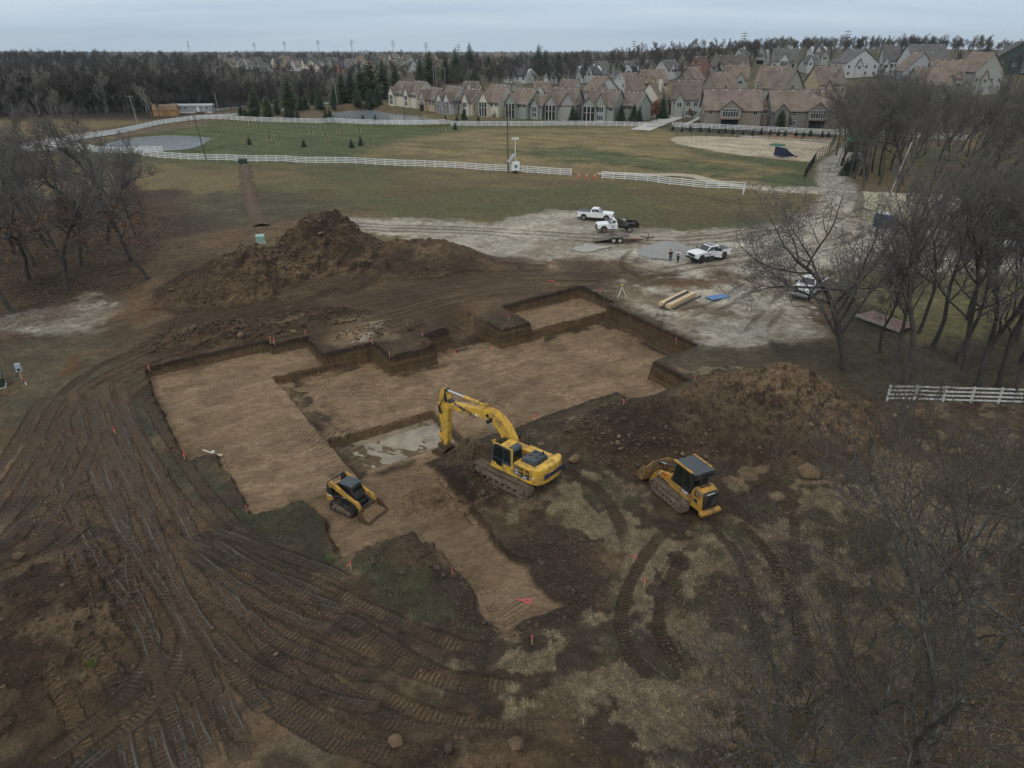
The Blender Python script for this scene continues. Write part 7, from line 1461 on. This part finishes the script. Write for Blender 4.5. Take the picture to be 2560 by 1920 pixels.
FARM = [Tree(81+k, 17, .26, (9, 7, 6), (.42, .50, .55), .30, .10, (30, 58), .040, levels=3, sides=(5, 3, 3, 3, 3)).single('far%d' % k, M_FART) for k in range(4)]
FARM.append(Tree(90, 17, .22, (9, 7, 6), (.40, .5, .55), .25, .15, (25, 48), .040, levels=3, sides=(5, 3, 3, 3, 3)).single('far_pale', M_PALEB))
rs = random.Random(17)
# the oak and its neighbours
plant('oak_tree', 'spreading bare oak in front of the chrome grilled pickup', 'tree', OAK[0], G(2112, 925), R(200), 1.0)
TR = [(2260,961,1,1.0,'bare tree right of the big oak, leaning over the rusty deck'),(2244,893,0,.72,'slender bare tree between the oak and the rusty deck'),(2411,959,0,1.02,'tall bare tree behind the middle of the weathered fence'),(2446,966,1,1.06,'tall straight bare tree right of the fence middle'),(2497,966,0,.95,'bare tree near the right end of the weathered fence'),(2525,1005,1,.9,'dark trunked tree in front of the weathered fence at the right edge'),(2552,905,0,1.0,'bare tree cut by the right edge above the fence'),(2330,870,1,.9,'bare tree right of the rusty deck'),(2382,905,0,.85,'slim bare tree above the fence start'),(2295,835,0,.8,'slim bare tree behind the rusty deck'),(2470,880,1,.95,'bare tree between the fence and the tractor'),(2545,850,0,.9,'bare tree at the right edge below the parked pickup'),(2420,800,1,.8,'bare tree in the grass below the hoop shelter'),(2200,880,1,.6,'thin bare tree beside the oak trunk'),(2280,730,0,.75,'bare tree on the grass strip below the gravel')]
for k, (u, v, m, s, lb) in enumerate(TR): plant('bare_tree', lb, 'tree', TALL[m], G(u, v), R(37*k+20), s, tilt=(R(rs.uniform(-4, 3)), R(rs.uniform(2, 8))))
# foreground trees rising past the bottom right corner
NB = [(16.8, 19.5, 0, 1.04, 10, 'lichen spotted bare tree in the bottom right corner, the tallest crown'), (19.6, 22.5, 1, 1.0, 95, 'lichen spotted bare tree right of the tallest foreground crown'), (12.6, 19.0, 1, .78, 200, 'low bare tree at the bottom left of the foreground trees'), (23.5, 26.0, 0, .92, 250, 'bare foreground tree at the right edge of the photo'), (9.6, 17.6, 0, .62, 140, 'small bare tree cut by the bottom edge'), (25.5, 20.5, 1, 1.0, 160, 'bare tree filling the lower right edge'), (12.0, 22.5, 0, .55, 60, 'small bare tree in the straw left of the foreground crowns')]
for x, y, m, s, rz, lb in NB: plant('bare_tree', lb, 'tree', NEAR[m], (x, y, Z(x, y)), R(rz), s, 'bare trees in the right foreground')
# left grove
LG = [(31,782,'L',1.05),(165,728,'L',.98),(74,700,'M',1.05),(371,697,'L',1.0),(200,664,'L',.92),(329,653,'M',.95),(85,665,'M',1.0),(160,681,'M',1.02),(200,562,'M',1.1),(251,551,'M',1.2),(291,568,'M',1.1),(303,548,'M',1.2),(219,634,'L',.95),(34,634,'M',1.1),(-20,690,'M',1.1),(10,570,'M',1.25),(100,575,'M',1.15),(-40,600,'M',1.2),(-30,760,'L',1.1),(130,640,'M',.9),(50,600,'M',1.1),(270,610,'M',.9),(345,600,'L',.85),(150,545,'M',1.1)]
W1 = ['nearest to the pale gravel patch', 'standing left of the lone front tree', 'behind the leftmost trunk', 'standing alone at the front right of the grove', 'with rust brown leaves in the grove centre', 'just behind the lone front tree', 'deep in the left grove', 'behind the second front trunk', 'at the back of the grove, left of the meadow gap', 'at the back of the grove in the meadow gap', 'right of the meadow gap', 'right of the meadow gap, rear one', 'with brown leaves behind the front row', 'near the left edge behind the front trunks', 'cut by the left edge', 'at the far left back of the grove', 'left of the back gap trees', 'beyond the left edge', 'leafy and cut by the left edge', 'between the second and third front trunks', 'in the left middle of the grove', 'below the meadow gap', 'behind the lone front tree, smaller', 'at the back centre of the grove']
for k, (u, v, kd, s) in enumerate(LG): m = (LEAFY if kd == 'L' else MID)[k % 2]; plant('oak_tree', ('oak with clinging brown leaves ' if kd == 'L' else 'bare dark tree ')+W1[k], 'tree', m, G(u, v), R(51*k), s, 'trees of the left grove')
# right wood
def scatter(n, box, seed, ok=None, dmin=0):
    r = random.Random(seed); o = []; tries = 0
    while len(o) < n and tries < n*60:
        tries += 1; x, y = r.uniform(box[0], box[1]), r.uniform(box[2], box[3])
        if ok and not ok(x, y): continue
        if dmin and any((x-a)**2+(y-b)**2 < dmin*dmin for a, b in o): continue
        o.append((x, y))
    return o
for k, (u, v) in enumerate(sorted(((2110,405),(2135,446),(2150,438),(2165,452),(2180,430),(2198,440),(2120,372),(2225,425),(2245,448),(2090,388),(2160,395)))):
    plant('bare_tree', 'tall bare tree in the clump beside the ball field path, trunk %s from the left' % ORD[k], 'tree', TALL[k % 2], G(u, v), R(63*k), 1.0 if v > 420 else .85, 'trees beside the ball field path')
def okr(x, y): t = x/(y*.9+12); return .46 < t < .84 and not (y < 135 and t < .60) and not (108 < y < 128 and t < .76)
for k, (x, y) in enumerate(scatter(72, (60, 210, 105, 225), 5, okr, 5.5)):
    plant('bare_tree', 'bare grey brown tree in the dense right hand wood', 'tree', (TALL+MID)[k % 4], (x, y, Z(x, y)), R(77*k), (1.0 if k % 4 < 2 else 1.3)*rs.uniform(.75, 1.0), 'trees of the right hand wood')
# evergreens
def fir(seed, H, w, m, tiers=16, per=15, droop=.35, blunt=.0):
    r = random.Random(seed); V = []; F = []
    for i in range(tiers):
        t = i/(tiers-1); z = H*(.06+.90*t); rr = w*((1-t)**(.75 if not blunt else .5)*(1-blunt*max(0, .25-t)*3)+.05)
        for k in range(per):
            a = 2*math.pi*(k+r.random())/per; L = rr*r.uniform(.65, 1.15); dx, dy = math.cos(a), math.sin(a); hw = L*.30+.06; z1 = z+H*.035-L*droop*r.uniform(.5, 1.2)
            for e in range(3):
                b0, b1 = e/3, (e+1.15)/3; o = len(V); c0 = (dx*L*b0, dy*L*b0, z+(z1-z)*b0+r.uniform(-.08, .08)*H*.1); c1 = (dx*L*b1, dy*L*b1, z+(z1-z)*b1-H*.006); q = hw*(1.1-b0)*r.uniform(.7, 1.3)
                V += [(c0[0]-dy*q, c0[1]+dx*q, c0[2]-q*.45), (c0[0]+dy*q, c0[1]-dx*q, c0[2]-q*.45), c1, (c0[0], c0[1], c0[2]+q*.30)]; F += [(o, o+3, o+2), (o+3, o+1, o+2)]
    return [('trunk', MB().tube([(0, 0, -.2), (0, 0, H*.95)], [w*.09, .02], 6).mesh('t')), ('crown', np_mesh('fir%d' % seed, np.array(V), np.array(F), m))]
FIR = [fir(1, 16, 5.0, M_FIR, 22, 20), fir(2, 15, 5.4, M_FIR2, 18, 18, .2, .6), fir(3, 3.0, 1.15, M_FIR, 14, 16, .25)]
for f_ in FIR: f_[0][1].materials.append(M_BARK)
EV = [(838,262,9,0),(858,258,13,1),(880,256,14,0),(905,250,15,0),(930,250,16,1),(960,245,15,0),(990,236,14,0),(1052,222,16,0),(1075,214,15,1),(1115,208,15,1),(1140,206,17,0),(1175,200,19,0),(1222,198,16,1),(1262,196,13,1),(1300,190,14,0),(1345,188,17,0),(1362,186,15,0),(1395,184,15,1),(1412,182,16,0),(1440,180,14,0),(895,268,8,1),(925,268,7,0),(945,262,9,0),(1490,172,10,0),(1520,170,9,0),(640,295,8.5,1),(672,300,8,1),(726,282,11.5,1),(694,287,6.5,1),(603,291,5.5,0),(615,291,3.2,0),(624,290,3.0,0),(745,300,4.5,0),(718,300,4.5,0),(730,300,5,0),(752,275,6,0),(765,273,6.5,0),(800,272,7.5,0),(783,262,6,0),(815,303,4,0),(826,303,4.2,0),(835,272,3.5,0),(1432,303,5.5,0),(1438,302,4.8,0),(1552,306,7,0),(1583,307,6,0),(1597,306,5,0),(1655,296,9,0),(1672,284,6,0),(1735,270,5,0),(1700,268,6,0),(908,303,2.6,0),(939,305,2.6,0),(1114,304,2.4,0),(1143,304,2.4,0),(1196,306,2.4,0),(624,361,2.2,0),(760,367,2.3,0),(879,368,2.4,0),(902,363,2.6,0),(1138,324,2.4,0),(1160,298,5,0),(1240,292,4,0),(1950,322,7,1),(1965,318,5,1),(2130,430,5.5,1),(2112,438,4,1)]
CNT = {}
for k, (u, v, h, kd) in enumerate(sorted(EV)):
    big = h > 7.9; grp = 'tall evergreens behind the pond' if big else ('small evergreens round the field and villas')
    if big: lb = ('dense dark green spruce ' if kd == 0 else 'yellow green pine ')+('near the mobile home' if u < 760 else 'left of the villas' if u < 1000 else 'behind the villa roofs' if u < 1460 else 'beside the villa street')
    else: lb = ('small conical evergreen ' if kd == 0 else 'young bushy pine ')+('beside the far road and pond' if u < 850 and v < 310 else 'on the open field' if v > 320 and u < 1200 else 'behind the long white fence' if u < 1300 else 'in the villa gardens' if u < 1900 else 'at the ball field edge')
    q = CNT.get(lb, 0); CNT[lb] = q+1; lb += ', %s from the left' % ORD[q]
    plant('spruce_tree' if kd == 0 else 'pine_tree', lb, 'tree', FIR[kd] if h > 4 else FIR[2], G(u, v), R(41*k), h/(16 if kd == 0 else 15)*(.85+.3*((k*37) % 10)/10) if h > 4 else h/3.0, grp)
for k in range(19):
    u = 1686+k*21.5+rs.uniform(-5, 5); v = 325+(u-1686)/405*17+rs.uniform(0, 5)
    plant('evergreen_shrub', 'small conical shrub in the mulch bed behind the ball field, %s from the left' % ORD[k], 'shrub', FIR[2], G(u, v), R(50*k), rs.uniform(.45, .75), 'shrubs in the mulch bed')
for k, (u, v) in enumerate(sorted(((474,321),(511,323),(554,328),(579,321),(628,317),(647,321),(608,358),(673,354),(696,367),(772,323),(778,338),(807,323),(813,340),(820,358),(842,319),(846,334),(897,334),(926,367),(1101,328),(1114,330)))):
    t = plant('staked_sapling', 'bare sapling held by two stakes on the green field, %s from the left' % ORD[k], 'tree', SAPL, G(u, v), R(33*k), rs.uniform(.9, 1.2), 'staked saplings on the field')
    for s in (-.6, .6): MB().box(s-.035, s+.035, -.035, .035, 0, 1.5).build('stake', M_STK, t)
    MB().box(-.6, .6, -.015, .015, 1.1, 1.14).build('tie', M_HOSE, t)
for k, (u, v, s) in enumerate(((1642,302,1.0),(1673,287,1.05),(1618,295,.55),(1728,300,.5))): plant('street_tree', 'young rust leaved tree beside the villa street, '+('tall and nearest the gate', 'tall and beside the bend', 'small and left of the tall ones', 'small and on the verge')[k], 'tree', RUSTY, G(u, v), R(70*k), s, 'rust leaved street trees')
CNT = {}
for k, (u, v, s) in enumerate(sorted(((1138,287,.9),(1150,288,.9),(1160,287,.8),(1010,285,.4),(1246,290,.9),(1186,290,.7),(1380,300,.5),(1530,306,.8),(1545,306,.8),(1052,302,.5),(1012,306,.45),(1706,312,.7),(1270,296,.5),(1480,305,.5),(1690,215,.9),(1640,190,.9),(2190,135,1.2),(2245,128,1.5),(2335,118,1.7),(2160,140,1.2),(2110,128,1.0),(2225,108,1.3),(1985,250,.8),(2320,190,1.2),(2440,190,1.5),(2500,200,1.5),(2400,210,1.3),(2540,185,1.5)))):
    lb = 'small bare tree '+('in the villa gardens behind the white fence' if v > 280 else 'among the upper villa roofs' if u < 2000 else 'on the slope below the hilltop houses'); q = CNT.get(lb, 0); CNT[lb] = q+1
    plant('small_tree', lb+', %s from the left' % ORD[q], 'tree', SMALL, G(u, v), R(57*k), s, 'small bare trees between the villas')
# far woods: the nearest edge as single trees, the mass behind as one object
edge = []
for k in range(150):
    u = -30+k*5.6; v = 289-.028*u+ (0 if u < 430 else -.032*(u-430)) + rs.uniform(-7, 3)
    if u > 830: break
    edge.append(Gb(u, max(v, 232)))
for k, (x, y) in enumerate(edge):
    o = link('bare_tree', FARM[4] if k % 6 == 5 else FARM[k % 4], None, (x, y, Z(x, y))); s = rs.uniform(.70, 1.0)*(.66 if x/(y*.9+12) > -.41 else 1); o.scale = (s, s, s); o.rotation_euler = (0, 0, R(67*k))
    tag(o, 'pale grey trunked bare tree on the edge of the far wood' if k % 6 == 5 else 'dark bare tree on the edge of the far wood', 'tree', 'edge trees of the far wood')
PT = []
def okl(x, y):
    t = x/(y*.9+12)
    if t > .95 or t < -.95: return False
    if t < -.22: return y > 262+max(0, (t+.45))*250
    if t < -.1: return y > 330
    if t < .18: return y > 345+ (t+.1)*180
    return y > 455+ (t-.18)*120
_okl = okl
def okl(x, y): return _okl(x, y) and not (520 < y < 690 and -330 < x < -40 and rs.random() < .62) and not (560 < y < 1300 and x > 60 and rs.random() < .4)
for x, y in scatter(1500, (-460, 330, 255, 640), 77, okl): PT.append((x, y, rs.uniform(.48, .72)))
for x, y in scatter(1300, (-950, 950, 560, 1300), 78, okl): PT.append((x, y, rs.uniform(.42, .68)))
for x, y in scatter(1500, (-2600, 2600, 1250, 3600), 79, lambda x, y: abs(x/y) < .95): PT.append((x, y, rs.uniform(.55, .9)))
PT = [(x, y, s*(.62 if -.41 < x/(y*.9+12) < -.08 and y < 640 else 1)) for x, y, s in PT]
for k in range(420):                                  # brush and young growth filling the wood edge
    u = -40+k*2.05; v = 287-.028*u+(0 if u < 430 else -.032*(u-430))+rs.uniform(-5, 4); q = Gb(u, max(v, 232)); PT.append((q[0], q[1], rs.uniform(.16, .36)))
PA = np.array(PT); pz = height(PA[:, 0], PA[:, 1])
fm = bpy.data.meshes.new('distant_wood'); fm.from_pydata([(a, b, c) for a, b, c in zip(PA[:, 0], PA[:, 1], pz)], [], [])
at = fm.attributes.new('sc', 'FLOAT', 'POINT'); at.data.foreach_set('value', PA[:, 2].astype(np.float32))
fo = link('distant_wood', fm); stuff(fo, 'grey brown mass of bare winter woodland on the horizon', 'woodland')
protos = [o for o in C.objects if o.name.startswith('bare_tree') and o.type == 'MESH'][:6]
ng = bpy.data.node_groups.new('wood', 'GeometryNodeTree'); ng.interface.new_socket('Geometry', in_out='INPUT', socket_type='NodeSocketGeometry'); ng.interface.new_socket('Geometry', in_out='OUTPUT', socket_type='NodeSocketGeometry')
N = ng.nodes.new; gi, go = N('NodeGroupInput'), N('NodeGroupOutput'); jn_ = N('GeometryNodeJoinGeometry')
for pr in protos:
    oi = N('GeometryNodeObjectInfo'); oi.inputs['Object'].default_value = pr; oi.inputs['As Instance'].default_value = True; oi.transform_space = 'ORIGINAL'; ng.links.new(oi.outputs['Geometry'], jn_.inputs[0])
ip = N('GeometryNodeInstanceOnPoints'); ip.inputs['Pick Instance'].default_value = True
rv = N('FunctionNodeRandomValue'); rv.data_type = 'FLOAT_VECTOR'; rv.inputs[0].default_value = (0, 0, 0); rv.inputs[1].default_value = (.08, .08, 6.28)
na = N('GeometryNodeInputNamedAttribute'); na.data_type = 'FLOAT'; na.inputs['Name'].default_value = 'sc'
ng.links.new(gi.outputs[0], ip.inputs['Points']); ng.links.new(jn_.outputs[0], ip.inputs['Instance']); ng.links.new(rv.outputs[0], ip.inputs['Rotation']); ng.links.new(na.outputs[0], ip.inputs['Scale'])
ri = N('FunctionNodeRandomValue'); ri.data_type = 'INT'; ri.inputs[4].default_value = 0; ri.inputs[5].default_value = len(protos)-1; ng.links.new(ri.outputs[2], ip.inputs['Instance Index'])
ng.links.new(ip.outputs[0], go.inputs[0]); md = fo.modifiers.new('wood', 'NODES'); md.node_group = ng
# scattered trees on the right hill between the houses
for k, (x, y) in enumerate(scatter(70, (40, 330, 330, 540), 91, lambda x, y: .1 < x/(y*.9+12) < .8, 9)):
    o = link('bare_tree', FARM[k % 4], None, (x, y, Z(x, y))); s = rs.uniform(.4, .75); o.scale = (s, s, s); o.rotation_euler = (0, 0, R(39*k)); tag(o, 'bare tree standing among the houses on the right hill', 'tree', 'trees among the hill houses')
# ------------------------------------------------------------------ loose clods, dry grass, leaf litter
rg_ = np.random.RandomState(8)
def ico():
    t = (1+5**.5)/2; v = np.array([(-1,t,0),(1,t,0),(-1,-t,0),(1,-t,0),(0,-1,t),(0,1,t),(0,-1,-t),(0,1,-t),(t,0,-1),(t,0,1),(-t,0,-1),(-t,0,1)], float)/1.9
    f = np.array([(0,11,5),(0,5,1),(0,1,7),(0,7,10),(0,10,11),(1,5,9),(5,11,4),(11,10,2),(10,7,6),(7,1,8),(3,9,4),(3,4,2),(3,2,6),(3,6,8),(3,8,9),(4,9,5),(2,4,11),(6,2,10),(8,6,7),(9,8,1)]); return v, f
IV, IF = ico()
def clods(name, label, x, y, sz, m):
    st = site(x, y); z = st[0]+relief(x, y, st); n = len(x); k = len(IV)
    V = IV[None]*(1+.9*(rg_.rand(n, k, 1)-.5))*sz[:, None, None]*np.stack([1+.5*rg_.rand(n), 1+.3*rg_.rand(n), .6+.4*rg_.rand(n)], 1)[:, None, :]
    a = rg_.rand(n)*6.28; c, s = np.cos(a)[:, None], np.sin(a)[:, None]; X = V[..., 0]*c-V[..., 1]*s; Y = V[..., 0]*s+V[..., 1]*c
    P = np.stack([X+x[:, None], Y+y[:, None], V[..., 2]+(z+sz*.28)[:, None]], -1).reshape(-1, 3); Fc = (IF[None]+(np.arange(n)*k)[:, None, None]).reshape(-1, 3)
    o = link(name, np_mesh(name, P, Fc, m)); stuff(o, label, 'clods'); return o
def pick(n, box, test):
    x = rg_.uniform(box[0], box[1], n); y = rg_.uniform(box[2], box[3], n); st = site(x, y); k = test(x, y, st); return x[k], y[k]
M_CLOD = mat('clod_brown', (.120, .078, .046), .95, var=.45, scale=.7); M_CLODD = mat('clod_dark', (.062, .044, .030), .95, var=.4, scale=.8); M_CLODT = mat('clod_tan', (.150, .097, .055), .95, var=.4, scale=.7)
def szs(n, a=.07, b=.5, mx=.30): return np.minimum(a*np.exp(np.abs(rg_.randn(n))*b), mx*(.7+.3*rg_.rand(n)))
x, y = pick(6500, (-55, 2, 74, 104), lambda x, y, st: (st[1] > .10) & (st[2] > .3) & (fbm(x*.2, y*.2, 2, 503) > .42+.12*rg_.rand(len(x)))); clods('loose_clods', 'brown soil clods strewn over the tall left spoil heap', x, y, szs(len(x), .05, .60, .30), M_CLOD)
x, y = pick(4500, (2, 32, 42, 60), lambda x, y, st: (st[1] > .08) & (st[2] > .2) & (fbm(x*.25, y*.25, 2, 501) > .44+.1*rg_.rand(len(x)))); clods('loose_clods', 'tan soil clods strewn over the right spoil heap', x, y, szs(len(x), .030, .62, .26), M_CLODT)
x, y = pick(3600, (-36, -8, 60, 76), lambda x, y, st: (st[1] > .06) & (st[2] > .25)); clods('loose_clods', 'dark soil clods on the low ridge behind the left cut', x, y, szs(len(x), .045, .62, .30), M_CLODD)
x, y = pick(3600, (-11, 12, 30, 52), lambda x, y, st: (st[1] > .10) & (st[2] > -.4)); clods('loose_clods', 'dark soil clods round the digging excavator', x, y, szs(len(x), .040, .6, .24), M_CLODD)
x, y = pick(6500, (-30, 8, 17, 40), lambda x, y, st: (st[2] > .1) & ((st[1] > .05) | (rg_.rand(len(x)) < .22))); clods('loose_clods', 'small crumbs of soil over the left foreground', x, y, szs(len(x), .020, .55, .12), M_CLOD)
x, y = pick(16000, (-34, 22, 38, 84), lambda x, y, st: (np.abs(st[2]-.25) < .3) & (rg_.rand(len(x)) < .5) | ((st[3] > -1.2) & (st[3] < -.1) & (rg_.rand(len(x)) < .16))); clods('loose_clods', 'crumbs of dark soil along the rims of the cut', x, y, szs(len(x), .035, .5, .14), M_CLODD)
for u, v, s, lb, m in ((990,1857,.33,'pale tan boulder of clay at the bottom of the photo',M_CLODT),(1293,1866,.36,'dark brown boulder of clay at the bottom of the photo',M_CLOD),(1437,1152,.42,'tan clod right of the excavator counterweight',M_CLODT),(1436,1797,.20,'round clod at the edge of the straw, bottom centre',M_CLOD),(47,1395,.34,'large clod on the left foreground bank',M_CLOD),(1120,1873,.24,'long slab of dark soil at the bottom of the photo',M_CLODD),(2165,1015,.40,'tan boulder at the right foot of the right heap',M_CLODT),(2020,1190,.75,'big slab of clay at the near foot of the right heap',M_CLODT),(2125,1130,.55,'boulder of clay at the lower right of the right heap',M_CLODT),(602,842,.42,'tan boulder on the ridge behind the left cut',M_CLODT),(735,832,.40,'tan boulder near the far corner of the left cut',M_CLODT),(892,572,.32,'single clod on the gravel behind the tall heap',M_CLOD),(640,612,.36,'clod left of the mint green transformer box',M_CLODD),(1725,738+600,.3,'clod under the rear of the track loader',M_CLOD),(1095,1248,.30,'round clod in front of the excavator track',M_CLOD)):
    p = G(u, v); V = IV*(1+.5*(rg_.rand(12, 1)-.5))*s; o = MB().add([tuple(q*np.array([1.2, 1, .8])) for q in V], [tuple(int(i) for i in f) for f in IF]).build('clay_boulder', m, None, bevel=s*.10, seg=2); o.location = p+Vector((0, 0, s*.35)); o.rotation_euler = (0, 0, u); tag(o, lb, 'clod')
x, y = pick(2600, (-3, 8, 26, 37), lambda x, y, st: (poly_sd(x, y, proj([(1080,1480),(1250,1380),(1330,1330),(1440,1340),(1510,1430),(1500,1500),(1400,1570),(1260,1590),(1130,1560)])) < .5) & (st[2] > .1)); clods('loose_clods', 'dark soil crumbs beside the trench', x, y, szs(len(x), .03, .6, .2), M_CLODD)
def blades(name, label, x, y, h, w, m, cat, flat=False):
    st = site(x, y); z = st[0]+relief(x, y, st); n = len(x); a = rg_.rand(n)*6.28; dx, dy = np.cos(a)*w, np.sin(a)*w
    if flat:
        tz = rg_.rand(n, 4)*.05; P = np.stack([np.stack([x-dx-dy*.6, y-dy+dx*.6, z+.02+tz[:, 0]], 1), np.stack([x+dx-dy*.6, y+dy+dx*.6, z+.02+tz[:, 1]], 1), np.stack([x+dx+dy*.6, y+dy-dx*.6, z+.02+tz[:, 2]], 1), np.stack([x-dx+dy*.6, y-dy-dx*.6, z+.02+tz[:, 3]], 1)], 1).reshape(-1, 3); Fc = np.arange(4*n).reshape(n, 4)
    else:
        lx, ly = rg_.randn(n)*h*.55, rg_.randn(n)*h*.55; P = np.stack([np.stack([x-dx, y-dy, z-.02], 1), np.stack([x+dx, y+dy, z-.02], 1), np.stack([x+lx, y+ly, z+h], 1)], 1).reshape(-1, 3); Fc = np.arange(3*n).reshape(n, 3)
    o = link(name, np_mesh(name, P, Fc, m)); stuff(o, label, cat); return o
def painted(n, box):
    x = rg_.uniform(box[0], box[1], n); y = rg_.uniform(box[2], box[3], n); k = trap(x, y, 16, 140, 4); x, y = x[k], y[k]; st = site(x, y); c, tr, w = paint(x, y, st, True); return x, y, st, c, tr
x, y, st, c, tr = painted(240000, (-20, 34, 17, 54)); ok = (st[2] > .25) & (st[1] < .35)
sw = ok & (c[:, 0] > .14) & (tr[:, 2] < .25) & (c[:, 1] > c[:, 0]*.70) & (rg_.rand(len(x)) < np.clip((c[:, 0]-.09)*7, 0, 1))
k = np.where(sw & (x > -4))[0]; n = len(k); blades('dry_grass', 'pale dry grass matted over the right foreground', x[k], y[k], .06+.14*rg_.rand(n), .018+.016*rg_.rand(n), mat('straw', (.285, .23, .152), .9, var=.5, scale=1.3), 'grass')
gr = ok & (c[:, 1] > c[:, 0]*.80) & (c[:, 0] > .05) & (tr[:, 2] < .25); k = np.where(gr & (rg_.rand(len(x)) < .42))[0]; n = len(k); blades('green_grass', 'tufts of green grass round the cut and between the tracks', x[k], y[k], .07+.13*rg_.rand(n), .02+.015*rg_.rand(n), mat('tuft_green', (.095, .102, .050), .85, var=.5, scale=1.5), 'grass')
x, y, st, c, tr = painted(100000, (8, 46, 17, 62)); R1_ = proj([(2150,1010),(2600,1010),(2600,1960),(1560,1960),(1700,1600),(1950,1400)]); s1 = poly_sd(x, y, R1_); k = np.where((st[2] > .3) & (st[1] < .2) & ((s1 < 2+4*(rg_.rand(len(x))-.5)) | (rg_.rand(len(x)) < .06)) & (rg_.rand(len(x)) < .62))[0]
blades('leaf_litter', 'brown fallen leaves under the right hand trees', x[k], y[k], 0, .025+.03*rg_.rand(len(k)), mat('litter', (.150, .098, .060), .9, var=.6, scale=2.5), 'leaves', True)
x, y, st, c, tr = painted(40000, (-95, -30, 62, 130)); R2_ = proj([(-60,560),(440,500),(470,620),(330,740),(0,860),(-60,860)]); k = np.where((poly_sd(x, y, R2_) < 0) & (st[1] < .1))[0]
blades('leaf_litter', 'brown fallen leaves under the left grove', x[k], y[k], 0, .06+.06*rg_.rand(len(k)), MATS['litter'], 'leaves', True)
for u, v, s, lb in ((229,1665,.5,'lone bright green tuft on the left foreground mud'),(205,1700,.4,'pale yellow tuft beside the bright green tuft'),(826,1402,.42,'green tuft near the stake below the compact loader')):
    p = G(u, v); V = []; F = []
    for q in range(70):
        a = rg_.rand()*6.28; r_ = rg_.rand()*s*.4; h = s*(.5+.6*rg_.rand()); o_ = len(V); bx_, by_ = r_*math.cos(a), r_*math.sin(a); V += [(bx_-.02, by_, 0), (bx_+.02, by_+.01, 0), (bx_*2.2, by_*2.2, h)]; F.append((o_, o_+1, o_+2))
    o = MB().add(V, F).build('grass_tuft', mat('bright_tuft', (.13, .16, .045), .8, var=.3) if 'yellow' not in lb else mat('straw', (.30, .245, .16)), None); o.location = p; tag(o, lb, 'grass tuft')
# ------------------------------------------------------------------ thin winter haze
hz = MB().box(-6050, 6050, -60, 6050, -48, 95).build('haze', None); hzm = bpy.data.materials.new('haze'); hzm.use_nodes = True; t = hzm.node_tree; t.nodes.clear()
vo_ = t.nodes.new('ShaderNodeVolumePrincipled'); vo_.inputs['Color'].default_value = (.80, .86, .93, 1); vo_.inputs['Density'].default_value = .00008; ou_ = t.nodes.new('ShaderNodeOutputMaterial'); t.links.new(vo_.outputs[0], ou_.inputs['Volume'])
hz.data.materials.append(hzm); stuff(hz, 'thin grey blue haze over the far country', 'haze')
